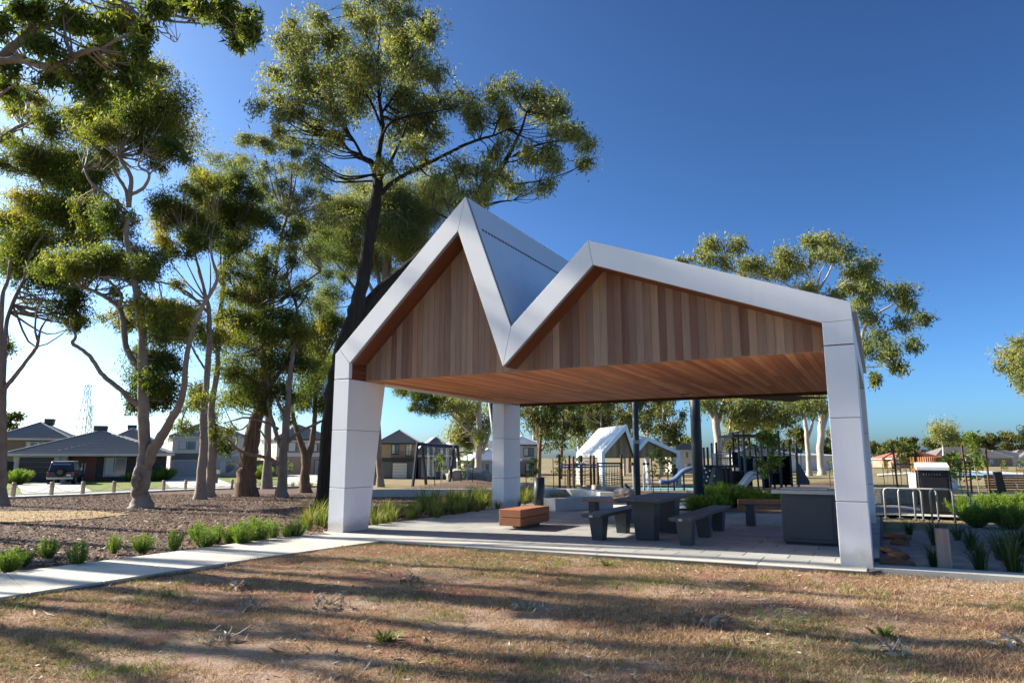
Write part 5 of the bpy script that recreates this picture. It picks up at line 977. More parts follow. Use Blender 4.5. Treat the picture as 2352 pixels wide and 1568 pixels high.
low_house('small red-roofed house left of the other red roof', 2030, 1073, 2078, -6, M_BRICKR, M_TILER, M_TRIM, 2.6, 1.8, feats=[('w', .3, .5, .6, 2.2)], pk=1040)
low_house('wide brick house with grey hip roof and white gable porch at far right', 2150, 1070, 2292, -4, M_BRICKR, M_TILEB, M_TRIM, 2.8, 3.6, 14, feats=[('w', .08, .2, .6, 2.3), ('p', .36, .56), ('w', .7, .82, .6, 2.3)], pk=1026)
low_house('grey-roofed house between the brick ones at far right', 2268, 1070, 2345, -4, M_RENDL, M_TILEL, M_TRIM, 2.8, 2.3, 12, feats=[('w', .3, .5, .6, 2.3)], pk=1034)
low_house('orange brick gabled house at the right edge', 2330, 1070, 2440, -4, M_BRICKR, M_TILEB, M_TRIM, 2.9, 2.6, 12, feats=[('p', .05, .35), ('w', .5, .7, .6, 2.2)], pk=1033)
# side fence between houses
for (pa, pb, lb) in (((574, 1093), (634, 1091), 'dark paling fence between the grey house and the brick house'), ((4, 1110), (30, 1108), 'dark paling fence left of the single-storey house')):
    A, B = G(*pa), G(*pb); f = thing('paling_fence', lb, 'fence', A, math.atan2(B.y - A.y, B.x - A.x)); L_ = (B - A).length; n_ = int(L_ / .3)
    for i in range(n_): box(i * .3, i * .3 + .28, 0, .03, 0, 1.8).build('paling', M_TRIMD, f)
# parked four-wheel drive seen from behind
g = G(136, 1112.5); car = thing('parked_car', 'dark boxy four-wheel drive with a spare wheel on its tailgate, parked at the garage', 'car', g, R(22)); 
bd = MB(); bd.prism([(0, 0)] * 0 or [(-.9, .45), (.9, .45), (.95, .6), (.95, .98), (.88, 1.05), (-.88, 1.05), (-.95, .98), (-.95, .6)], 0, 4.2); bd.build('body', M_CARP, car, bevel=.04)
MB().hull([(-.86, .05, 1.05), (.86, .05, 1.05), (.86, 2.8, 1.05), (-.86, 2.8, 1.05)], [(-.74, .2, 1.78), (.74, .2, 1.78), (.74, 2.3, 1.78), (-.74, 2.3, 1.78)]).build('cabin', M_CARP, car, bevel=.05)
box(-.74, .74, .2, 2.3, 1.782, 1.84).build('roof_panel', M_CARW, car, bevel=.02)
MB().quad((-.68, .088, 1.14), (.68, .088, 1.14), (.62, .17, 1.66), (-.62, .17, 1.66)).build('rear_window', M_GLASS, car)
for s in (-1, 1):
    MB().quad((s * .868, .35, 1.14), (s * .868, 2.4, 1.14), (s * .768, 2.15, 1.68), (s * .768, .4, 1.68)).build('side_window', M_GLASS, car); box(s * .86 - .07, s * .86 + .07, -.03, 0, .68, .98).build('tail_light', M_REDL, car)
    MB().hull([(s * .98 - .06, 2.3, 1.1), (s * .98 + .06, 2.3, 1.1), (s * .98 + .06, 2.42, 1.1), (s * .98 - .06, 2.42, 1.1)], [(s * 1.02 - .06, 2.3, 1.28), (s * 1.02 + .06, 2.3, 1.28), (s * 1.02 + .06, 2.42, 1.28), (s * 1.02 - .06, 2.42, 1.28)]).build('mirror', M_CARW, car)
    for y in (.75, 3.4): wl = MB().tube([(s * .95, y, .38), (s * .70, y, .38)], .38, 18).build('wheel', M_RUB, car); MB().tube([(s * .96, y, .38), (s * .94, y, .38)], .22, 12).build('rim', M_STEEL, wl)
box(-.9, .9, -.12, 0, .42, .58).build('bumper', M_STEELW, car, bevel=.02)
sw = MB().tube([(0, -.26, .98), (0, 0, .98)], .36, 18).build('spare_wheel', M_RUB, car); MB().tube([(0, -.27, .98), (0, -.25, .98)], .2, 12).build('rim', M_TRIMD, sw)
box(.42, .72, -.012, -.001, .66, .8).build('number_plate', M_CARW, car)
# letterbox
g = G(497, 1110); lb_ = thing('letterbox', 'small grey letterbox at the driveway of the grey house', 'letterbox', g); box(-.08, .08, -.08, .08, 0, .8).build('post', M_TRIMD, lb_); box(-.2, .2, -.15, .15, .8, 1.1).build('box', M_STEELW, lb_, bevel=.02)
# power pylons
for (px, pt, Y, wb, lb) in ((203, 883, 330, 7., 'taller lattice power pylon above the roofs'), (210, 930, 420, 6., 'shorter lattice power pylon just right of the taller one')):
    tp = P(px, pt, Y); o = thing('power_pylon', lb, 'pylon', (tp.x, Y, -.7)); hh = tp.z + .7; br = MB(); N = 9
    ww = lambda t: wb * (1 - .72 * min(1, t * 1.15)) / 2
    for sx in (-1, 1):
        for sy in (-1, 1): MB().tube([(sx * ww(t), sy * ww(t), hh * t) for t in np.linspace(0, 1, 8)], .16, 4).build('leg', M_STEELW, o)
    for k in range(N):
        t0, t1 = k / N, (k + 1) / N
        for sy in (-1, 1):
            for a_, b_ in ((-1, 1), (1, -1)): br.tube([(a_ * ww(t0), sy * ww(t0), hh * t0), (b_ * ww(t1), sy * ww(t1), hh * t1)], .08, 3); br.tube([(sy * ww(t0), a_ * ww(t0), hh * t0), (sy * ww(t1), b_ * ww(t1), hh * t1)], .08, 3)
            br.tube([(-ww(t1), sy * ww(t1), hh * t1), (ww(t1), sy * ww(t1), hh * t1)], .1, 3)
    br.build('bracing', M_STEELW, o)
# ------------------------------------------------------------------ play tower
YT = 43.; bt = Vector(P(1690, 1128, YT)); bt.z = terrain(YT)
tw = thing('play_tower', 'tall play tower of navy posts with dark boarded sides, decks and stairs', 'play tower', bt)
def q(zx, zy, dy=0.): return P(1596.3 + zx * .14648, 964.7 + zy * .14648, YT + dy) - bt
def tpost(zx, zt, dy, mat, r=.075):
    p = q(zx, zt, dy); MB().tube([(p.x, p.y, -.1), (p.x, p.y, p.z)], r, 8).build('post', mat, tw); MB().cyl(p.x, p.y, p.z, p.z + .05, r * 1.12, 8).build('post_cap', M_BLACK, tw)
for zx, zt, dy, mt in ((590, 200, 1.6, M_BLACK), (670, 185, .2, M_NAVY), (755, 175, -.6, M_BLUEGREY), (845, 225, 2.2, M_BROWNP), (1025, 175, -.5, M_NAVY), (1120, 225, 2.2, M_BLACK), (1200, 215, 1.2, M_NAVY), (1300, 175, .1, M_BLUEGREY), (65, 370, .4, M_BLACK), (135, 440, -.4, M_BLACK), (195, 435, -.4, M_BLACK), (260, 370, .3, M_NAVY), (330, 360, 1.2, M_BLACK), (545, 440, -.3, M_BLACK), (1385, 370, .3, M_NAVY), (1480, 365, .6, M_NAVY), (1580, 365, 1.4, M_BLUEGREY)): tpost(zx, zt, dy, mt, .085 if mt is M_BLUEGREY else .07)
def tbox(name, x0, x1, z0, z1, dy0, dy1, mat, bevel=0, parent=None):
    a = q(x0, z1, dy0); b = q(x1, z0, dy0); return box(a.x, b.x, a.y, a.y + dy1 - dy0, a.z, b.z).build(name, mat, parent or tw, bevel=bevel)
tbox('roof_platform', 590, 1310, 222, 258, -.7, 2.3, M_BLACK); tbox('deck', 90, 700, 705, 742, -.3, 1.8, M_BLACK); tbox('deck', 700, 1320, 800, 835, -.4, 2., M_BLACK)
def boards(x0, x1, z0, z1, dy, mat, n=6, name='board'):
    for i in range(n): a = x0 + (x1 - x0) * i / n; b = x0 + (x1 - x0) * (i + 1) / n - 3; tbox(name, a, b, z0 + random.uniform(-6, 6), z1, dy, dy + .03, mat)
cw = tbox('climbing_wall', 90, 385, 740, 1100, -.42, -.36, M_BLACK)
for x, z in ((170, 815), (200, 885), (125, 885), (180, 945), (230, 790), (130, 1010), (300, 870), (150, 750)): p = q(x, z, -.44); MB().tube([(p.x, p.y - .03, p.z), (p.x, p.y + .02, p.z)], .06, 7).build('climbing_hold', M_SLIDE, cw)
MB().hull([tuple(q(*k, -.55)) for k in ((270, 740), (330, 725), (245, 1075), (185, 1075))], [tuple(q(*k, -.45)) for k in ((270, 740), (330, 725), (245, 1075), (185, 1075))]).build('ramp_board', M_DARKTOP, tw)
boards(600, 730, 800, 1090, -.3, M_BLACK, 5); boards(1330, 1510, 560, 1015, .1, M_BLACK, 6); boards(350, 580, 740, 1090, .9, M_BROWNP, 7, 'slat'); boards(1080, 1330, 560, 900, .8, M_BLACK, 8); boards(590, 690, 500, 720, .9, M_BLACK, 4); boards(700, 1000, 560, 800, 1.6, M_BLACK, 8); boards(730, 900, 840, 1090, 1.4, M_BLACK, 5); boards(395, 590, 760, 1090, -.25, M_BLACK, 3); boards(1060, 1180, 620, 1060, -.2, M_BLACK, 4); boards(1200, 1330, 640, 1010, .3, M_BLACK, 4)
tbox('blue_panel', 690, 715, 600, 800, -.5, -.45, M_NAVY); tbox('grey_panel', 925, 985, 590, 800, -.5, -.45, M_BLUE); tbox('white_rail', 290, 322, 515, 715, -.1, -.03, M_SLIDE); tbox('white_rail', 990, 1015, 600, 835, -.6, -.55, M_SLIDE)
for x0, x1, z in ((340, 600, 500), (340, 600, 540), (340, 600, 600), (690, 940, 450), (1130, 1310, 450), (1310, 1640, 460), (600, 860, 560), (600, 860, 600)): a, b = q(x0, z, .2), q(x1, z, .2); MB().tube([a, b], .022, 6).build('rail', M_NAVY if z < 480 else M_BLACK, tw)
for i in range(9): a = q(345 + i * 27, 540, .2); b = q(345 + i * 27, 705, .2); MB().tube([a, b], .012, 4).build('net_rope', M_BLACK, tw)
for i in range(5): a = q(345, 560 + i * 30, .2); b = q(565, 560 + i * 30, .2); MB().tube([a, b], .012, 4).build('net_rope', M_BLACK, tw)
for i in range(4): tbox('stair_tread', 1515, 1610, 800 + i * 52, 812 + i * 52, .2 - i * .2, .5 - i * .2, M_BENCHW)
MB().hull([tuple(q(*k, .15)) for k in ((1580, 610), (1640, 690), (1800, 960), (1800, 1010), (1590, 1010))], [tuple(q(*k, .22)) for k in ((1580, 610), (1640, 690), (1800, 960), (1800, 1010), (1590, 1010))]).build('stair_side', M_DARKTOP, tw)
MB().tube([q(1640, 455, .2), q(1660, 520, .2), q(1665, 760, .2)], .025, 6).build('rail', M_NAVY, tw)
# white slide running down to the left, with a blue side panel
sl = thing('slide', 'pale grey wavy slide running down from the play tower', 'slide', bt + Vector(q(800, 1120, -1.6)) * Vector((1, 1, 0)) if False else Vector((bt.x + q(800, 1120, -1.4).x, bt.y - 1.4, bt.z)))
so = Vector(sl.location) - bt
prof_s = catmull([(450, 1115), (520, 1112), (620, 1100), (720, 1060), (790, 985), (850, 905), (920, 850), (1045, 845)], 5)
A = [q(x, z, -1.7) - so for x, z in prof_s]; B = [q(x, z, -1.7) - so + Vector((0, .7, 0)) for x, z in prof_s]; ch = MB()
for i in range(len(A) - 1): ch.hull([A[i], B[i], B[i] - Vector((0, 0, .05)), A[i] - Vector((0, 0, .05))], [A[i + 1], B[i + 1], B[i + 1] - Vector((0, 0, .05)), A[i + 1] - Vector((0, 0, .05))])
ch.build('chute', M_SLIDE, sl, True)
for S in (A, B):
    m = MB()
    for i in range(len(S) - 1): o_ = Vector((0, .05, 0)); up = Vector((0, 0, .16)); dn = Vector((0, 0, -.30 if S is A else -.1)); m.hull([S[i] + dn, S[i] + up, S[i] + up + o_, S[i] + dn + o_], [S[i + 1] + dn, S[i + 1] + up, S[i + 1] + up + o_, S[i + 1] + dn + o_])
    m.build('side_wall', M_SLIDE, sl, True)
bpnl = q(820, 1250, -1.75) - so; b2 = q(1070, 1080, -1.75) - so
MB().box(bpnl.x, b2.x, bpnl.y, bpnl.y + .06, bpnl.z, b2.z).build('blue_panel', M_BLUE, sl)
for (x, z, w_, h_) in ((850, 1135, 60, 14), (900, 1115, 30, 10), (960, 1165, 50, 9), (880, 1085, 40, 7), (1000, 1190, 45, 7), (930, 1225, 60, 6)): a = q(x, z, -1.76) - so; c_ = q(x + w_, z + h_, -1.76) - so; MB().prism([(a.x, a.z), (a.x + (c_.x - a.x) * .6, a.z + .03), (c_.x, c_.z), (a.x + (c_.x - a.x) * .4, c_.z - .02)], bpnl.y - .012, bpnl.y - .002).build('wave_graphic', M_PALEBLUE, sl)
tb = q(890, 1262, -1.8) - so; tb2 = q(1110, 1340, -1.8) - so
# blue wave slide on the left of the tower
bs = thing('slide', 'slate blue slide between the small pavilion and the play tower', 'slide', Vector((P(1560, 1118, 40).x, 40, terrain(40)))); so2 = Vector(bs.location)
S = [P(1378.1 + x * .1465, 947.5 + z * .1465, 40) - so2 for x, z in catmull([(960, 1118), (1080, 1118), (1180, 1080), (1260, 1005), (1330, 945), (1450, 905), (1520, 900)], 4)]
m = MB()
for i in range(len(S) - 1): u_ = Vector((0, 0, .22)); o_ = Vector((0, .6, 0)); m.hull([S[i], S[i] + u_, S[i] + u_ + o_, S[i] + o_], [S[i + 1], S[i + 1] + u_, S[i + 1] + u_ + o_, S[i + 1] + o_])
m.build('chute', M_BLUE, bs, True)
for k in (8, 16): MB().tube([S[k] + Vector((0, .3, 0)), (S[k].x, S[k].y + .3, 0)], .05, 6).build('leg', M_BLUEGREY, bs)
# ------------------------------------------------------------------ swing frame
YS = 43.; g0 = Vector((P(1005, 1128, YS).x, YS, terrain(YS))); sw = thing('swing_frame', 'dark A-framed swing set with a blue crossbeam', 'swing', g0)
def s5(x, y, dy=0): return P(746.5 + x * .2745, 861.3 + y * .2745, YS + dy) - g0
for a, b, dy in (((775, 560), (730, 985), -.5), ((810, 560), (850, 975), .6), ((1080, 590), (1035, 975), -.5), ((1108, 590), (1145, 975), .6)): p0, p1 = s5(*a, dy * .3), s5(*b, dy); p1.z = -.05; MB().tube([p1, p0], .10, 6).build('leg', M_BLACK, sw)
MB().tube([s5(765, 575), s5(1120, 600)], .11, 8).build('crossbeam', M_NAVY, sw); MB().tube([s5(1080, 680), s5(1110, 650), s5(1170, 640), s5(1240, 660)], .05, 6).build('curved_arm', M_BLUEGREY, sw)
for x0, xs_, zb in ((870, (862, 872), 850), (910, (905, 915), 850), (978, (972, 984), 915), (1020, (1016, 1030), 920)):
    st_ = MB().tube([s5(xs_[0] - 3, zb), s5(xs_[1] + 3, zb + 2)], .05, 6).build('swing_seat', M_BLACK, sw)
    for x in xs_: MB().tube([s5(x, 590), s5(x, zb)], .014, 4).build('chain', M_STEEL, st_)
box(-.15, .15, -.05, .05, 0, .7).build('seat_panel', M_SLIDE, sw).location = s5(1015, 820)
# ------------------------------------------------------------------ net climbers and posts between the rear column and small pavilion
def z3p(x, y, Y): return P(1177 + x * .1465, 918.8 + y * .1465, Y)
YN = 36.; n0 = Vector((P(1330, 1120, YN).x, YN, terrain(YN))); nf = thing('net_climber', 'brown posts with rope nets and blue rails in front of the small pavilion', 'climbing net', n0)
for x, zt, zb, dy in ((735, 850, 1330, 1), (890, 865, 1350, 0), (955, 880, 1370, -.5), (1080, 865, 1380, .6), (1222, 860, 1390, -.3), (1275, 860, 1395, .4), (1705, 850, 1410, 0), (1335, 990, 1390, -.6), (870, 1080, 1340, .5)): p = z3p(x, zt, YN + dy) - n0; MB().tube([(p.x, p.y, -.1), (p.x, p.y, p.z)], .065, 7).build('post', M_BROWNP, nf)
for a, b, mt in (((750, 1010), (1330, 1010), M_BLUE), ((750, 1050), (1330, 1045), M_BLUE), ((1320, 988), (1700, 988), M_NAVY), ((1340, 1035), (1700, 1030), M_PALEBLUE)): MB().tube([z3p(*a, YN) - n0, z3p(*b, YN) - n0], .05, 6).build('rail', mt, nf)
for c_ in (1020, 1150): MB().tube([z3p(c_ + 62 * math.cos(t), 1010 - 60 * math.sin(t), YN) - n0 for t in np.linspace(0, math.pi, 9)], .03, 5).build('hoop', M_SLIDE, nf)
for i in range(6): MB().tube([z3p(1340, 1130 + i * 35, YN) - n0, z3p(1520, 1150 + i * 36, YN) - n0, z3p(1700, 1130 + i * 35, YN) - n0], .014, 4).build('net_rope', M_BLACK, nf)
for i in range(9): MB().tube([z3p(1350 + i * 42, 1000, YN) - n0, z3p(1350 + i * 42, 1330, YN) - n0], .014, 4).build('net_rope', M_BLACK, nf)
for i in range(4): MB().tube([z3p(880, 1090 + i * 50, YN) - n0, z3p(1080, 1130 + i * 50, YN) - n0, z3p(1230, 1090 + i * 50, YN) - n0], .014, 4).build('net_rope', M_BLACK, nf)
# outdoor gym bars and a table by the small pavilion
YG = 40.; gy0 = Vector((P(1470, 1122, YG).x, YG, terrain(YG))); gy = thing('exercise_station', 'pale metal exercise bars in front of the small pavilion', 'exercise frame', gy0)
def z4p(x, y, dy=0): return P(1378.1 + x * .1465, 947.5 + y * .1465, YG + dy) - gy0
for x, zt in ((170, 935), (515, 790), (690, 800), (750, 800), (680, 950), (755, 870), (795, 1030), (550, 1070)): p = z4p(x, zt); MB().tube([(p.x, p.y, 0), p], .04, 6).build('upright', M_SLIDE, gy)
for a, b in (((165, 1040), (330, 1040)), ((680, 1045), (760, 1045)), ((690, 1110), (800, 1110)), ((685, 800), (750, 800)), ((300, 1150), (470, 1145)), ((760, 1100), (930, 1110))): MB().tube([z4p(*a), z4p(*b)], .035, 6).build('bar', M_SLIDE, gy)
for x in (505, 690, 750): p = z4p(x, 800); MB().tube([(p.x, p.y - .1, p.z), (p.x, p.y + .1, p.z)], .09, 8).build('grip_wheel', M_TRIMD, gy)
wl_ = thing('curved_handrail', 'curved dark handrail beyond the picnic table', 'handrail', G(1455, 1136)); ho = Vector(wl_.location)
for dx in (0, 4): MB().tube([P(1378.1 + (x + dx * 6) * .1465, 947.5 + y * .1465, ho.y) - ho for x, y in catmull([(385, 1110), (420, 1165), (480, 1200), (495, 1250), (490, 1300)], 3)], .03, 6).build('rail', M_BLACK, wl_, True)
# soft-fall surfaces
sheet('soft_fall_area', [xy(G(*k)) for k in ((1390, 1126), (1700, 1127), (1700, 1119), (1390, 1118))], .02, M_TEALS)
sheet('play_mulch', [xy(G(*k)) for k in ((1240, 1150), (1400, 1152), (1800, 1150), (1990, 1150), (1990, 1100), (1700, 1119), (1390, 1127), (1240, 1128))], .012, M_MULCH)
sheet('concrete_plaza', [xy(G(*k)) for k in ((1150, 1165), (1420, 1168), (1640, 1168), (1800, 1172), (1990, 1180), (2352, 1196), (2700, 1210), (2700, 1183), (2352, 1174), (1990, 1160), (1600, 1152), (1260, 1150))], .008, M_CONC)
# log stumps, boulders
def stump(lb, px, py, h, r):
    g = G(px, py); o = thing('log_stump', lb, 'stump', g, group='log stumps by the seat wall'); MB().tube([(0, 0, -.1), (0, 0, h * .5), (0, 0, h)], [r * 1.04, r, r * .97], 14).build('bark_side', M_POSTW, o, True); MB().cyl(0, 0, h, h + .012, r * .9, 14).build('cut_face', M_BENCHW, o)
stump('left log stump of three behind the seat wall', 1336, 1139, .40, .20); stump('middle log stump, lower, behind the seat wall', 1348, 1135, .42, .19); stump('right log stump, tallest, behind the seat wall', 1370, 1141, .48, .19)
def boulder(lb, pos, r, mat, seed, cat='boulder', name='boulder', group=None):
    rng = np.random.default_rng(seed); bm = bmesh.new(); bmesh.ops.create_icosphere(bm, subdivisions=3, radius=1)
    ph = rng.uniform(0, 6, 9)
    for v in bm.verts:
        p = v.co; d = 1 + .12 * math.sin(2.1 * p.x + ph[0]) + .12 * math.sin(2.7 * p.y + ph[1]) + .10 * math.sin(3.3 * p.z + ph[2]) + .05 * math.sin(7 * p.x + 5 * p.y + ph[3]) + .04 * math.sin(9 * p.z + 6 * p.x + ph[4])
        q_ = p * d; v.co = Vector((math.copysign(abs(q_.x) ** .8, q_.x) * r[0], math.copysign(abs(q_.y) ** .8, q_.y) * r[1], math.copysign(abs(q_.z) ** .75, q_.z) * r[2]))
    me = bpy.data.meshes.new(name); bm.to_mesh(me); bm.free(); me.materials.append(mat); o = link(name, me, None, (pos[0], pos[1], pos[2] + r[2] * .55), rng.uniform(0, 3)); prop(o, lb, cat, group)
for lb, px, py, r, sd in (('tan boulder left of the curved handrail', 1402, 1138, (.75, .45, .28), 1), ('flat tan boulder behind the table end', 1436, 1140, (.6, .4, .2), 2), ('grey boulder beside the dark bollard', 1205, 1138, (.55, .45, .33), 3)): boulder(lb, G(px, py), r, M_ROCK, sd, group='boulders by the play area')
boulder('long pale boulder on the mound, left one', Vector((P(1050, 1090, 44).x, 44, terrain(44) + .45)), (1.6, .8, .55), M_ROCK, 4, group='boulders on the mound'); boulder('big pale boulder on the mound beside the pale-barked gum', Vector((P(1085, 1080, 45).x, 45, terrain(45) + .5)), (1.4, .8, .6), M_ROCK, 5, group='boulders on the mound')
# planted mound behind the low wall
m = MB(); N1, N2 = 26, 14
for j in range(N2):
    for i in range(N1):
        u_, v_ = i / (N1 - 1), j / (N2 - 1); x = -6.2 + 6.5 * u_; y = 34 + 12 * v_; h_ = .62 * math.sin(math.pi * min(1, max(0, u_))) ** .8 * math.sin(math.pi * v_) ** .7 + .07 * math.sin(7 * u_ + 5 * v_); m.v.append((x, y, terrain(y) - .03 + h_))
for j in range(N2 - 1):
    for i in range(N1 - 1): a = j * N1 + i; m.f.append((a, a + 1, a + N1 + 1, a + N1))
prop(m.build('planted_mound', M_MULCH, smooth=True), kind='structure')
# ------------------------------------------------------------------ right of the pavilion
def zr(x, y): return 1780 + x * .293, 890 + y * .293
hp = [((870, 1020), (860, 770)), ((985, 1022), (970, 775)), ((1105, 1030), (1088, 788)), ((1235, 1040), (1222, 800))]
wh = ['half hidden by the column', 'second from the column', 'in front of the black cabinet', 'rightmost, in front of the shrubs']
for i, ((ax, ay), (tx, ty)) in enumerate(hp):
    g = G(*zr(ax, ay)); o = thing('bike_hoop', 'square stainless bike hoop ' + wh[i], 'bike rack', g, R(-58 + 22), 'stainless bike hoops')
    hh = .70; ww_ = .78; MB().tube([(0, 0, -.05), (0, 0, hh - .08), (.025, 0, hh - .02), (.08, 0, hh), (ww_ - .08, 0, hh), (ww_ - .025, 0, hh - .02), (ww_, 0, hh - .08), (ww_, 0, -.05)], .021, 10).build('tube', M_STEELW, o, True)
    for x in (0, ww_): MB().cyl(x, 0, 0, .012, .07, 12).build('base_plate', M_STEEL, o)
g = G(*zr(1150, 990)); o = thing('bin_enclosure', 'black perforated bin cabinet with a sloping white lid', 'bin', g, R(-28))
box(0, .68, 0, .6, .03, 1.1).build('cabinet', M_BLACK, o, bevel=.01); MB().hull([(-.03, -.04, 1.105), (.71, -.04, 1.105), (.71, .64, 1.15), (-.03, .64, 1.15)], [(-.03, -.04, 1.2), (.71, -.04, 1.2), (.71, .64, 1.30), (-.03, .64, 1.30)]).build('lid', M_WHITE, o, bevel=.01)
for i in range(7): box(.12 + i * .06, .135 + i * .06, -.006, -.001, .98, 1.02).build('perforation', M_STEELW, o)
box(.05, .63, -.014, -.001, .08, .92).build('door', M_BLACK, o, bevel=.004)
# batten screen on a white plinth
YB = 46.; g0 = Vector((P(2143, 1100, YB).x, YB, terrain(YB))); o = thing('batten_screen', 'curved orange timber batten screen on a white plinth', 'screen', g0); nb = 30
zb0 = P(2143, 1086, YB).z - g0.z; zb1 = P(2143, 1049, YB).z - g0.z
for i in range(nb):
    t = i / (nb - 1) * 2 - 1; x = t * 1.35; y = -.9 * (1 - t * t) * 1.2; a_ = t * .9; bt_ = box(-.028, .028, -.04, .04, zb0, zb1).build('batten', M_ORANGE, o); bt_.location = (x, y, 0); bt_.rotation_euler = (0, 0, -a_)
pl = MB(); pts = [(t * 1.5, -.9 * (1 - t * t) * 1.2) for t in np.linspace(-1, 1, 15)]
for (xa, ya), (xb, yb) in zip(pts[:-1], pts[1:]): pl.slab([(xa, ya - .2), (xb, yb - .2), (xb, yb + .2), (xa, ya + .2)], -.1, zb0 + .04)
pl.build('plinth', M_RENDW, o)
for z in (zb0 + .12, zb1 - .12): MB().tube([(x, y + .06, z) for x, y in [(p[0] * .9, p[1]) for p in pts]], .025, 5).build('rail', M_BROWNP, o)
# bench with back at the right edge
g = G(*zr(1720, 915)); o = thing('park_bench', 'orange slatted timber park bench at the right edge', 'bench', g, R(-12))
for i in range(6): box(0, 2.0, .42 + i * .012, .45 + i * .012, .46 + i * .075, .46 + i * .075 + .062).build('back_slat', M_ORANGE, o)
for i in range(5): box(0, 2.0, -.06 + i * .095, -.06 + i * .095 + .085, .40, .435).build('seat_slat', M_ORANGE, o)
for x in (.1, .95, 1.75): box(x, x + .09, -.05, .45, 0, .399).build('leg', M_DARK, o)
MB().tube([(.72, .1, .44), (.72, .1, .62), (.72, .35, .64)], .022, 6).build('arm_rest', M_STEEL, o)
# timber marker beside the bench
def stake(lb, px, py, wd, h, mat, lean=0., cat='stake', name='garden_stake', group=None, th=None):
    g = G(px, py); o = thing(name, lb, cat, g, R(-20), group); th = th or wd * .4
    MB().hull([(-wd / 2, -th / 2, -.1), (wd / 2, -th / 2, -.1), (wd / 2, th / 2, -.1), (-wd / 2, th / 2, -.1)], [(-wd / 2 + lean, -th / 2, h), (wd / 2 + lean, -th / 2, h), (wd / 2 + lean, th / 2, h), (-wd / 2 + lean, th / 2, h)]).build('stake', mat, o, bevel=.008); return o
stake('short weathered timber post standing in the near garden bed at right', 2172, 1311, .155, .53, M_STUB, 0., th=.07)
stake('dark leaning board marker beside the orange park bench', *zr(1815, 920), .22, 1.0, M_BLACK, -.15)
# sleeper, pale blocks and paths of the far right
g = G(*zr(1050, 900)); o = thing('sandstone_block', 'pale sandstone block between the bike hoops', 'block', g, R(-8)); box(-.95, .95, -.3, .3, -.05, .42).build('block', M_ROCK, o, bevel=.03)
sheet('winding_path', [xy(G(*zr(x, y))) for x, y in ((800, 690), (1100, 672), (1400, 655), (1700, 668), (2000, 688), (2400, 700), (2400, 680), (2000, 672), (1700, 655), (1400, 645), (1100, 660), (800, 675))], .02, M_CONC)
sheet('play_surface', [xy(G(*zr(x, y))) for x, y in ((1400, 700), (1560, 690), (1800, 705), (2100, 715), (2400, 712), (2400, 692), (2000, 680), (1700, 668), (1420, 668))], .024, M_BLUES)
sheet('asphalt_path', [xy(G(*zr(x, y))) for x, y in ((780, 1010), (1100, 990), (1400, 960), (1400, 905), (1100, 920), (780, 925))], .014, M_ASPH)
# kerb and near garden bed
kb = [xy(G(*k)) for k in ((2009, 1313), (2180, 1324), (2352, 1336), (2560, 1350), (2560, 1338), (2352, 1325), (2180, 1314), (2009, 1304))]
kr = sheet('garden_kerb', kb, .05, M_CONC, .12)
bedR = [xy(G(*k)) for k in ((2011, 1304), (2180, 1314), (2352, 1325), (2560, 1338), (2700, 1215), (2352, 1200), (2200, 1205), (2030, 1226))]
sheet('garden_bed', bedR, -.005, M_SAND)
for i, (px, py, rx) in enumerate(((2050, 1236, .26), (2066, 1250, .2), (2042, 1268, .24), (2062, 1280, .22), (2040, 1298, .26), (2075, 1300, .2), (2078, 1238, .16))): boulder('ochre rock at the foot of the right column, ' + ['rearmost', 'behind the middle', 'middle', 'right of the middle', 'nearest the kerb', 'near the kerb, right one', 'small, behind the others'][i], G(px, py), (rx * .8, .12, .055), M_ROCKO, 20 + i, 'rock', 'garden_rock', 'ochre rocks by the column')
# two people by the small pavilion's right end
def person(lb, px, py, Y, h):
    g = Vector((P(px, py, Y).x, Y, terrain(Y))); V_ = [(0, 0, .88), (0, 0, 1.15), (0, 0, 1.42), (0, 0, 1.52), (0, -.02, 1.65), (-.1, 0, .86), (-.12, .02, .48), (-.13, .05, .06), (.1, 0, .86), (.12, -.06, .48), (.14, -.02, .06), (-.19, 0, 1.38), (-.25, .03, 1.1), (-.22, -.12, .92), (.19, 0, 1.38), (.25, .02, 1.1), (.2, -.14, .95), (-.13, -.1, .03), (.14, -.17, .03), (0, -.02, 1.74)]
    Rr = [.16, .15, .15, .06, .1, .1, .075, .05, .1, .075, .05, .07, .05, .035, .07, .05, .035, .04, .04, .085]
    E = [(0, 1), (1, 2), (2, 3), (3, 4), (4, 19), (0, 5), (5, 6), (6, 7), (0, 8), (8, 9), (9, 10), (2, 11), (11, 12), (12, 13), (2, 14), (14, 15), (15, 16), (7, 17), (10, 18)]
    me = bpy.data.meshes.new('person'); me.from_pydata(V_, E, []); o = link('person', me, None, g); sk = o.modifiers.new('skin', 'SKIN')
    for i, r_ in enumerate(Rr): me.skin_vertices[0].data[i].radius = (r_, r_)
    me.skin_vertices[0].data[0].use_root = True; o.modifiers.new('sub', 'SUBSURF').levels = 1; o.modifiers['sub'].render_levels = 1
    s_ = h / 1.83; o.scale = (s_, s_, s_); o.rotation_euler = (0, 0, .6); me.materials.append(M_CLOTH); prop(o, lb, 'person')
person('person in dark clothing standing small beyond the slate blue slide', 1551, 1115, 47, 1.7)
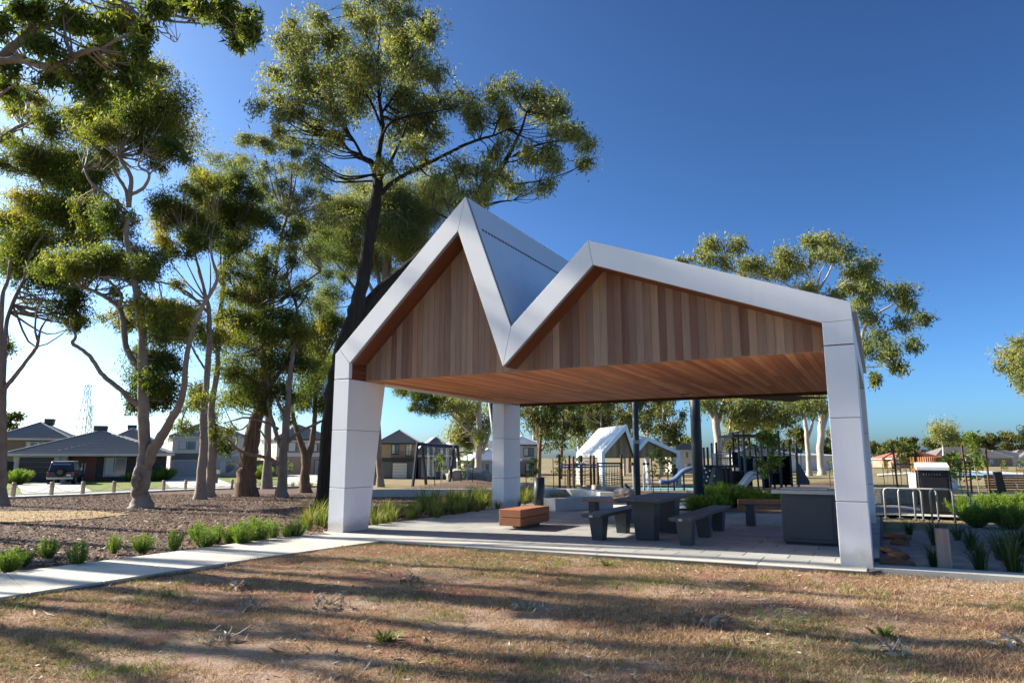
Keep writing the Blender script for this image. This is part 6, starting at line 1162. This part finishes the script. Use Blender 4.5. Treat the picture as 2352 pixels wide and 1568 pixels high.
# ------------------------------------------------------------------ shrubs and grasses
def shrub_mesh(seed, w_, h_, n_st, L, W, per, up=.9, col=0.):
    rng = np.random.default_rng(seed); st = MB(); C = []; D = []
    for i in range(n_st):
        an = rng.uniform(0, 6.28); sp = rng.uniform(.1, 1) * w_ * .5; e = np.array([math.cos(an) * sp, math.sin(an) * sp, h_ * rng.uniform(.6, 1.02) * (1 - .25 * (sp / (w_ * .5)))]); b_ = np.array([math.cos(an) * sp * .25, math.sin(an) * sp * .25, 0])
        st.tube([b_, (b_ + e) / 2 + np.array([math.cos(an), math.sin(an), 0]) * .03, e], [.008, .006, .003], 3)
        for t in np.linspace(.18, 1.02, 9): C.append(b_ + (e - b_) * t + np.array([math.cos(an), math.sin(an), 0]) * .03 * math.sin(t * 3)); D.append(np.array([math.cos(an) * .4, math.sin(an) * .4, up]))
    C = np.array(C); D = np.array(D); N = len(C) * per; idx = np.repeat(np.arange(len(C)), per)
    pos = C[idx] + rng.normal(0, .018, (N, 3)); d = D[idx] * .9 + rng.normal(0, .55, (N, 3)); d /= np.linalg.norm(d, axis=1)[:, None]; sd = np.cross(d, rng.normal(0, 1, (N, 3))); sd /= np.linalg.norm(sd, axis=1)[:, None]
    ln = L * rng.uniform(.6, 1.2, (N, 1)); wd = W * rng.uniform(.7, 1.2, (N, 1)); V = np.stack([pos, pos + d * ln * .5 + sd * wd * .5, pos + d * ln, pos + d * ln * .5 - sd * wd * .5], 1)
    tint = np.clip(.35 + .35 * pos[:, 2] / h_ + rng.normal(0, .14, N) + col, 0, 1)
    return st.mesh('stems', M_BROWNP), quads_mesh('foliage', V, M_LEAFS, tint)
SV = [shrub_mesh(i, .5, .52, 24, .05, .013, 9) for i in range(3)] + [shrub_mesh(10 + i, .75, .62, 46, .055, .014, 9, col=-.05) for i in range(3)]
def zp(x, y): return x * .3418, 918.8 + y * .3418
sh = [(55, 1160, 3, 1.15, 'at the left edge of the bed, half browned'), (150, 1120, 3, .9, 'low and brownish, second from the left edge'), (320, 1060, 4, 1.05, 'broad and bright, left of the browned one'), (525, 1120, 0, 1.35, 'tall with a browned base'), (765, 1030, 1, 1.05, 'dark, between the browned one and the bright one'), (960, 1030, 3, 1.1, 'bright, opposite the middle of the path'), (1160, 1015, 2, 1.3, 'narrow and upright, right of the bright one'), (1375, 1000, 5, 1.15, 'left one of the dense group'), (1330, 950, 4, 1.2, 'behind the left of the dense group'), (1460, 960, 0, 1.3, 'small gap-filler in the dense group'), (1545, 965, 4, 1.05, 'low in the middle of the dense group'), (1620, 975, 5, 1.4, 'tall in the middle of the dense group'), (1720, 955, 3, 1.6, 'tallest of the dense group'), (1830, 940, 1, 1.3, 'right end of the dense group'), (1915, 935, 2, .95, 'small, beside the path near the column'), (1985, 925, 5, 1.2, 'tall and round, nearest the left column')]
for x, y, k, s_, lb in sh:
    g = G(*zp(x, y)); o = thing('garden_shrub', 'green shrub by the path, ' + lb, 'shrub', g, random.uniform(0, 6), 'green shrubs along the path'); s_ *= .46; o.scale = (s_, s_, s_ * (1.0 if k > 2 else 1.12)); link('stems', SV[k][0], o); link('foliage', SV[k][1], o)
def tuft_mesh(seed, n, h_, spread, W, mat, dark=0., segs=4):
    rng = np.random.default_rng(seed); V = []; T_ = []
    for i in range(n):
        an = rng.uniform(0, 6.28); r0 = rng.uniform(0, .08); ln = h_ * rng.uniform(.55, 1.15); out = spread * rng.uniform(.2, 1.); dr = np.array([math.cos(an), math.sin(an), 0]); sd = np.array([-dr[1], dr[0], 0]); t = np.linspace(0, 1, segs + 1); c = dr * r0 + dr * (out * t[:, None] ** 1.6) + np.array([0, 0, 1]) * (ln * (t - .32 * t ** 2.6 * rng.uniform(.5, 1.6)))[:, None]
        wd = W * (1 - t ** 2 * .95) * .5; tn = np.clip(rng.uniform(.1, .75) + (.25 if rng.random() < .12 else 0) + dark, 0, 1)
        for k in range(segs): V.append([c[k] - sd * wd[k], c[k] + sd * wd[k], c[k + 1] + sd * wd[k + 1], c[k + 1] - sd * wd[k + 1]]); T_.append(np.clip(tn + .15 * k / segs, 0, 1))
    return quads_mesh('blades', np.array(V), mat, np.array(T_))
TV = [tuft_mesh(i, 95, .62, .34, .014, M_BLADE) for i in range(4)]; TVd = [tuft_mesh(20 + i, 110, .6, .42, .010, M_BLADED) for i in range(3)]; TVo = [tuft_mesh(30 + i, 70, .4, .25, .012, M_BLADE, .35) for i in range(2)]
rng = np.random.default_rng(5)
# strappy grass bed left of the floor
pts = []
for i in range(900):
    u_, v_ = rng.uniform(-3.2, .12), rng.uniform(.6, 12.5)
    lim = .15 if v_ < 8 else -.2
    if u_ > lim - .2 * rng.random() or u_ < -.5 - .28 * max(0, v_ - .8): continue
    if all((u_ - a) ** 2 + (v_ - b) ** 2 > .36 ** 2 for a, b in pts): pts.append((u_, v_))
for i, (u_, v_) in enumerate(pts[:130]):
    p = L2W(u_, v_); p.z = terrain(p.y); far = u_ < -2.3 or v_ > 9.5
    o = thing('strappy_grass', 'clump of strappy green grass in the bed left of the paved floor', 'grass clump', p, rng.uniform(0, 6), 'strappy grass clumps left of the floor'); s_ = rng.uniform(.75, 1.25) * (.75 if u_ > -.5 else 1.); o.scale = (s_, s_, s_ * rng.uniform(.85, 1.15)); link('blades', (TVo if far and rng.random() < .7 else TV)[rng.integers(2)], o)
for px, py, s_ in ((712, 1216, 1.0), (700, 1210, .8), (730, 1205, 1.2), (745, 1210, 1.1)):
    o = thing('strappy_grass', 'clump of yellow-green strappy grass against the left white column', 'grass clump', G(px, py), rng.uniform(0, 6), 'strappy grass at the left column'); o.scale = (s_,) * 3; link('blades', TV[int(px) % 4], o)
for px, py in ((600, 1121), (620, 1120), (640, 1119), (655, 1120), (672, 1118), (690, 1118.5), (715, 1119)):
    o = thing('strappy_grass', 'low grass clump at the street edge between the trunks', 'grass clump', G(px, py), rng.uniform(0, 6), 'grass clumps at the street edge'); link('blades', TV[int(px) % 4], o)
# dark tufts of the near bed at right
tl_ = [(2088, 1228, .95, 'leftmost'), (2150, 1252, 1.2, 'second from the column'), (2145, 1300, .85, 'left of the timber post'), (2200, 1240, .9, 'behind the timber post'), (2252, 1310, 1.15, 'right of the timber post'), (2230, 1262, 1.05, 'behind the one right of the timber post'), (2330, 1318, 1.5, 'at the right edge, nearest'), (2300, 1285, 1.2, 'near the right edge'), (2345, 1270, 1.4, 'at the right edge, behind')]
for i, (px, py, s_, lb) in enumerate(tl_): o = thing('tufted_grass', 'dark arching grass tuft in the near bed at right, ' + lb, 'grass tuft', G(px, py), i * 1.3, 'dark grass tufts in the near bed'); o.scale = (s_ * .82,) * 3; link('blades', TVd[i % 3], o)
# hedge shrubs at right and behind the table
HV = [shrub_mesh(50 + i, 1.1, .62, 130, .075, .012, 9, .8, .08) for i in range(3)]
hd = [(2222, 1190, 1., 'left end'), (2262, 1188, 1.05, 'second from the left'), (2300, 1190, 1.1, 'third from the left'), (2340, 1193, 1.15, 'at the picture edge'), (2245, 1210, .85, 'low, in front of the left end'), (2320, 1214, .9, 'in front, near the picture edge')]
for i, (px, py, s_, lb) in enumerate(hd): o = thing('hedge_shrub', 'bright green fine-leaved shrub of the right hedge, ' + lb, 'shrub', G(px, py), i * 1.1, 'bright hedge shrubs at right'); o.scale = (s_ * .85,) * 3; link('stems', HV[i % 3][0], o); link('foliage', HV[i % 3][1], o)
hb = [(1622, 1166, 1.0, 'left end, beside the thick slate post'), (1660, 1163, 1.2, 'second from the slate post'), (1700, 1164, 1.1, 'in front of the pale slide foot'), (1735, 1166, .95, 'in front of the blue panel'), (1785, 1164, .9, 'beside the barbecue'), (1602, 1178, .8, 'behind the table end'), (1645, 1180, .85, 'nearest the benches')]
for i, (px, py, s_, lb) in enumerate(hb): o = thing('hedge_shrub', 'bright green shrub behind the picnic table, ' + lb, 'shrub', G(px, py), i * 1.7, 'bright shrubs behind the table'); o.scale = (s_, s_, s_ * .95); link('stems', HV[i % 3][0], o); link('foliage', HV[i % 3][1], o)
sheet('garden_strip', [xy(G(*k)) for k in ((1600, 1188), (1700, 1189), (1800, 1195), (1920, 1202), (1990, 1190), (1990, 1164), (1800, 1156), (1600, 1156))], .022, M_MULCH)
gb = G(1738, 1170); o = thing('garden_sleeper', 'orange timber sleeper edge behind the dark slim bench', 'sleeper', gb, R(-8)); box(-.5, .7, -.05, .05, 0, .28).build('sleeper', M_ORANGE, o, bevel=.008)
# saplings with stakes
def sapling(lb, px, py, h, seed, crown=.35, n=40, stakes=1, mat=None, L=.13, W=.04):
    g = G(px, py); o = thing('staked_sapling', lb, 'sapling', g, 0, 'staked saplings'); rng = np.random.default_rng(seed); m = MB(); pts_ = [(rng.normal(0, .02), rng.normal(0, .02), h * t) for t in np.linspace(0, 1, 6)]; m.tube(pts_, [.018, .016, .014, .011, .008, .004], 5); C = []; D = []
    for i in range(int(n * .55)):
        t = rng.uniform(.3, 1) ** .8; an = rng.uniform(0, 6.28); ln = crown * (.35 + .65 * math.sin(3.1 * t) ) * rng.uniform(.25, 1.35) + .03; b_ = np.array([0, 0, h * t]); e = b_ + np.array([math.cos(an) * ln, math.sin(an) * ln, .5 * ln]); m.tube([b_, e], [.006, .003], 3)
        for k in (.5, .8, 1.): C.append(b_ + (e - b_) * k); D.append(np.array([math.cos(an), math.sin(an), .6]))
    m.build('stem', M_BARKM, o); V, T_ = leaves_np(np.array(C), np.array(D), 4, L, W, .045, rng, -.1, np.full(len(C), .5)); link('foliage', quads_mesh('foliage', V, mat or M_LEAFP, T_), o)
    for k in range(stakes):
        x = (-.3, .3)[k % 2]; MB().hull([(x - .02, -.02, -.1), (x + .02, -.02, -.1), (x + .02, .02, -.1), (x - .02, .02, -.1)], [(x * 1.15 - .02, -.02, h * .85), (x * 1.15 + .02, -.02, h * .85), (x * 1.15 + .02, .02, h * .85), (x * 1.15 - .02, .02, h * .85)]).build('stake', M_BROWNP, o); MB().tube([(x * 1.1, 0, h * .6), (0, 0, h * .62)], .012, 4).build('tie', M_RUB, o)
sapling('glossy sapling with yellow-green leaves beside the barbecue', 1770, 1165, 2.1, 1, .5, 60, 1, L=.2, W=.07); sapling('leafy sapling between the thin slate post and blue slide', 1518, 1140, 1.9, 2, .5, 60, 2, L=.17, W=.06)
sapling('upright sapling with a rosette crown above the right hedge', 2252, 1166, 2.1, 3, .38, 70, 2, L=.15, W=.045); sapling('dark-leaved sapling behind the bin cabinet', 2212, 1155, 1.5, 4, .55, 60, 2, M_LEAFS, .16, .07); sapling('bare sapling with two stakes left of the bin cabinet', 2088, 1156, 2.0, 5, .4, 22, 2)
for i, (px, py, lb) in enumerate(((1225, 1136, 'thin sapling beside the dark bollard'), (1330, 1130, 'sapling in front of the small pavilion roof'), (1012, 1130, 'thin sapling under the swing beam'), (1072, 1128, 'sapling right of the swing frame'), (1918, 1120, 'young sapling left of the right column'), (2105, 1120, 'sapling in front of the batten screen'), (2310, 1100, 'young sapling on the far lawn at right'), (2345, 1100, 'sapling on the far lawn at the right edge'), (2040, 1110, 'sapling on the lawn between the two right columns'), (2062, 1112, 'second sapling right of the white column'), (660, 1098, 'bare brown sapling in front of the tan brick house'), (1285, 1128, 'sapling left of the small pavilion'))): sapling(lb, px, py, random.uniform(1.6, 2.2), 20 + i, .4, 26, 1 + i % 2, L=.18, W=.06)
for lb, px, py, s_ in (('round bush left of the grey garage', 378, 1103, 2.0), ('yellow bush beside the burled trunk', 298, 1106, 1.3), ('dark bush by the dark paling fence', 600, 1100, 2.2), ('bush beside the dark garage at left', 40, 1113, 2.0), ('bush behind the burled trunk', 352, 1104, 1.6)):
    o = thing('garden_bush', lb, 'bush', G(px, py), 0, 'bushes in the front gardens'); o.scale = (s_,) * 3; link('stems', HV[0][0], o); link('foliage', HV[1][1], o)
# ------------------------------------------------------------------ ground cover
rng = np.random.default_rng(77)
def blades(n, x0, x1, y0, y1, hmin, hmax, wd, name, mat, keep, zf, tint, lean=.6):
    x = rng.uniform(x0, x1, n); y = y0 + (y1 - y0) * rng.uniform(0, 1, n) ** 1.35; k = keep(x, y); x, y = x[k], y[k]; m_ = len(x)
    h_ = rng.uniform(hmin, hmax, m_); an = rng.uniform(0, 6.28, m_); le = rng.uniform(.1, lean, m_) * h_ * 1.6; z = zf(x, y); b2 = rng.uniform(0, 6.28, m_)
    base = np.stack([x, y, z - .004], 1); sd = np.stack([np.cos(b2), np.sin(b2), np.zeros(m_)], 1) * wd / 2; tip = base + np.stack([np.cos(an) * le, np.sin(an) * le, h_], 1)
    V = np.stack([base - sd, base + sd, tip], 1); return link(name, quads_mesh(name, V, mat, tint(x, y)))
def on_lawn(x, y):
    u_ = (x - PO.x) * CU + (y - PO.y) * SU; v_ = -(x - PO.x) * SU + (y - PO.y) * CU
    ok = ~in_poly(x, y, path_poly) & ~in_poly(x, y, slab_poly) & ~in_poly(x, y, kb) & ~in_poly(x, y, bedR) & ~in_poly(x, y, bedL); ok &= ~((v_ > -.02) & (u_ > -.1)); return ok
def lawn_keep(x, y):
    d = vnoise(x * 1.1, y * 1.1, 5) * .55 + vnoise(x * 4, y * 4, 6) * .45; return (np.abs(x) < .80 * y + .6) & on_lawn(x, y) & (d + rng.uniform(-.16, .16, len(x)) > .43)
def lawn_tint(x, y):
    g_ = vnoise(x * .8, y * 1.1, 9); r_ = vnoise(x * 1.3, y * 1.3, 12); t = np.clip(rng.normal(.45, .2, len(x)), 0, .77); t = np.where((r_ > .70) & (rng.random(len(x)) < .5), rng.uniform(.80, .86, len(x)), t); return np.where((g_ > .70) & (rng.random(len(x)) < .55), rng.uniform(.89, 1, len(x)), t)
prop(blades(620000, -8.5, 9.5, 3.6, 13.8, .012, .045, .0065, 'dry_grass', M_DRY, lawn_keep, lawn_z, lawn_tint, 1.6), 'short dry straw-coloured grass over the bare soil', 'grass', kind='stuff')
# denser turf tufts
def turf(n, per, name):
    x = rng.uniform(-8, 9, n); y = 3.7 + 9.8 * rng.uniform(0, 1, n) ** 1.3; k = on_lawn(x, y) & (np.abs(x) < .8 * y + .5) & (vnoise(x * 1.1, y * 1.1, 5) * .5 + vnoise(x * 3, y * 3, 8) * .5 > .48); x, y = x[k], y[k]; m0 = len(x); hh = rng.uniform(.025, .06, m0); tn = lawn_tint(x, y)
    X_ = np.repeat(x, per) + rng.normal(0, .022, m0 * per); Y_ = np.repeat(y, per) + rng.normal(0, .022, m0 * per); h_ = np.repeat(hh, per) * rng.uniform(.5, 1.2, m0 * per); an = rng.uniform(0, 6.28, m0 * per); le = h_ * rng.uniform(.2, 1.1, m0 * per); b2 = rng.uniform(0, 6.28, m0 * per)
    base = np.stack([X_, Y_, lawn_z(X_, Y_) - .004], 1); sd = np.stack([np.cos(b2), np.sin(b2), 0 * b2], 1) * .0035; tip = base + np.stack([np.cos(an) * le, np.sin(an) * le, h_], 1); t_ = np.clip(np.repeat(tn, per) + rng.normal(0, .06, m0 * per), 0, 1)
    return link(name, quads_mesh(name, np.stack([base - sd, base + sd, tip], 1), M_DRY, t_))
prop(turf(14000, 13, 'turf_tufts'), 'uneven tufts of dry grass standing in the lawn', 'grass', kind='stuff')
# small green weeds
def weed_keep(x, y): return on_lawn(x, y) & (vnoise(x * 1.6, y * 1.6, 21) * .6 + vnoise(x * 5, y * 5, 22) * .4 > .73)
prop(blades(90000, -8, 9, 3.8, 13.5, .03, .09, .009, 'green_weeds', M_BLADE, weed_keep, lawn_z, lambda x, y: np.clip(rng.normal(.45, .15, len(x)), 0, 1), .9), 'small green weed tufts in the dry lawn', 'weeds', kind='stuff')
# edge grass along path and apron
def edge_keep(x, y):
    d = np.full(len(x), 9.)
    pp = np.array(path_poly[6:11] ); 
    segs = list(zip(path_poly[6:11], path_poly[7:12])) + [(slab_poly[1], slab_poly[2])]
    for (ax, ay), (bx, by) in segs:
        t = np.clip(((x - ax) * (bx - ax) + (y - ay) * (by - ay)) / ((bx - ax) ** 2 + (by - ay) ** 2), 0, 1); d = np.minimum(d, np.hypot(x - ax - t * (bx - ax), y - ay - t * (by - ay)))
    return on_lawn(x, y) & (d < .10) & (vnoise(x * 2.2, y * 2.2, 31) > .42)
prop(blades(400000, -8, 9, 4.5, 13.8, .02, .07, .006, 'edge_grass', M_DRY, edge_keep, lawn_z, lambda x, y: np.where(vnoise(x * .9, y * .9, 33) > .5, rng.uniform(.86, 1, len(x)), rng.uniform(.2, .7, len(x))), .8), 'tufts of grass along the path edge', 'grass', kind='stuff')
def litter(n, x0, x1, y0, y1, L, W, name, mat, keep, zf, flat=.35, tint=None, curl=.3):
    x = rng.uniform(x0, x1, n); y = y0 + (y1 - y0) * rng.uniform(0, 1, n) ** 1.3; k = keep(x, y); x, y = x[k], y[k]; m_ = len(x); an = rng.uniform(0, 6.28, m_); ln = L * rng.uniform(.5, 1.4, m_); wd = W * rng.uniform(.6, 1.3, m_)
    c = np.stack([x, y, zf(x, y) + .004 + rng.uniform(0, .014, m_)], 1); d = np.stack([np.cos(an), np.sin(an), rng.normal(0, flat, m_)], 1); d /= np.linalg.norm(d, axis=1)[:, None]; sd = np.cross(d, np.stack([rng.normal(0, flat, m_), rng.normal(0, flat, m_), np.ones(m_)], 1)); sd /= np.linalg.norm(sd, axis=1)[:, None]
    up = np.array([0, 0, 1.]) * (ln * curl * rng.uniform(-.2, 1, m_))[:, None] * .5
    V = np.stack([c - d * ln[:, None] / 2 + up, c + sd * wd[:, None] / 2, c + d * ln[:, None] / 2 + up, c - sd * wd[:, None] / 2], 1); return link(name, quads_mesh(name, V, mat, rng.uniform(0, 1, m_) if tint is None else tint(x, y)))
lk = lambda x, y: on_lawn(x, y) & (vnoise(x * .9, y * .9, 41) + rng.uniform(-.35, .35, len(x)) > .62)
prop(litter(17000, -8, 9, 3.7, 13.2, .07, .02, 'fallen_leaves', M_LITTER, lk, lawn_z), 'dry fallen gum leaves scattered over the lawn', 'leaves', kind='stuff')
bk_ = lambda x, y: on_lawn(x, y) & (vnoise(x * .7, y * .7, 47) + rng.uniform(-.3, .3, len(x)) > .72)
prop(litter(900, -8, 9, 3.7, 12.5, .20, .02, 'bark_strips', M_LITTER, bk_, lawn_z, .25, None, .35), 'shed bark strips and twigs on the lawn', 'bark', kind='stuff')
bedm = lambda x, y: in_poly(x, y, bedL)
tz = lambda x, y: terr_np(y) - .012
prop(litter(90000, -22, 1, 9.5, 33, .07, .022, 'mulch_chips', M_CHIP, bedm, tz, .45, None, .25), 'coarse brown bark mulch under the trees', 'mulch', kind='stuff')
prop(litter(5000, -12, -1, 9.5, 20, .10, .024, 'bed_litter', M_LITTER, bedm, lambda x, y: terr_np(y) + .004, .4), 'pale dry leaves lying on the mulch', 'leaves', kind='stuff')
# individual finds on the near lawn
def twig_pile(lb, px, py, n, L, W, seed, tints, up=.5, name='dead_branch', cat='branch'):
    g = G(px, py); g.z = float(lawn_z(np.array([g.x]), np.array([g.y]))[0]); r_ = np.random.default_rng(seed); o = thing(name, lb, cat, g); m = MB()
    for i in range(5): an = r_.uniform(-.6, .6) + (3.1 if i % 2 else 0); l_ = r_.uniform(.08, .2); m.tube([(0, 0, .02), (math.cos(an) * l_ * .5, math.sin(an) * l_ * .5, .05 + .08 * r_.random()), (math.cos(an) * l_, math.sin(an) * l_, .03 + .1 * r_.random())], [.006, .004, .002], 4)
    m.build('twig', M_POSTW, o); c = r_.normal(0, 1, (n, 3)) * np.array([.10, .07, .015]) + np.array([0, 0, .03]); c[:, 2] = np.abs(c[:, 2]); D = r_.normal(0, 1, (n, 3)); D[:, 2] *= .5; D /= np.linalg.norm(D, axis=1)[:, None]
    V, T_ = leaves_np(c, D, 1, L, W, .02, r_, .1, np.array([tints[i % len(tints)] for i in range(n)]), .05); prop(link('leaf_cluster', quads_mesh('leaf_cluster', V, M_LITTER, T_), o), kind='stuff')
twig_pile('pale dried branch with curled leaves, nearest the camera at left', 520, 1470, 42, .10, .02, 1, (.55, .7, .8)); twig_pile('heap of reddish bark curls on the lawn right of centre', 1640, 1440, 40, .13, .03, 2, (.3, .4, .5)); twig_pile('fallen grey-green gum twig by the path', 545, 1350, 36, .10, .03, 3, (.9, .05, .3)); twig_pile('dry twig with greyish leaves below the path', 755, 1400, 26, .09, .03, 4, (.9, .7)); twig_pile('grey-green fallen leaves, left of centre on the lawn', 590, 1395, 26, .08, .03, 5, (.9, .88)); twig_pile('grey-green fallen sprig at lower right', 2050, 1500, 34, .10, .03, 6, (.9, .85, .92)); twig_pile('pale curled leaves at the lower right edge', 2340, 1480, 30, .11, .026, 7, (.7, .9, .97)); twig_pile('reddish leaf litter heap left of centre on the lawn', 950, 1335, 34, .09, .03, 8, (.25, .35)); twig_pile('grey-green sprig lying in the middle shadow band', 1210, 1400, 26, .09, .03, 9, (.9, .85))
WV = tuft_mesh(90, 34, .09, .15, .022, M_BLADE, -.05, 3)
for px, py, s_, lb in ((885, 1470, 1.2, 'broad-leaved weed in the lawn, lower centre'), (1395, 1298, 1.1, 'bright green weed patch near the paved edge'), (385, 1372, .9, 'small green weed by the path at left'), (2030, 1460, 1.1, 'greyish weed at lower right'), (840, 1375, .5, 'tiny weed below the path'), (1680, 1268, .8, 'weed at the edge of the paving')):
    o = thing('weed', lb, 'weed', G(px, py), px, 'weeds'); del o['group']; o.scale = (s_,) * 3; link('leaves', WV, o)
for k_, (y0_, t_, h_, zl_, nc_, rr_) in enumerate(((8.9, 20, 15, .65, 5, .15), (7.8, 24, 16, .6, 5, .2), (6.9, 18, 14, .65, 5, .12), (6.0, 22, 15, .55, 6, .18), (5.2, 17, 13, .55, 6, .14), (4.4, 21, 15, .5, 7, .2))):
    off_tree('slim gum in the row outside the picture at left, number ' + ('one', 'two', 'three', 'four', 'five', 'six')[k_] + ' from the pavilion', -.93 * t_, y0_ + .366 * t_, h_, 210 + k_, zl_, nc_, rr_)
off_tree('very tall gum outside the picture at left, behind the row', -20, 19.0, 18.8, 205, .8, 13)
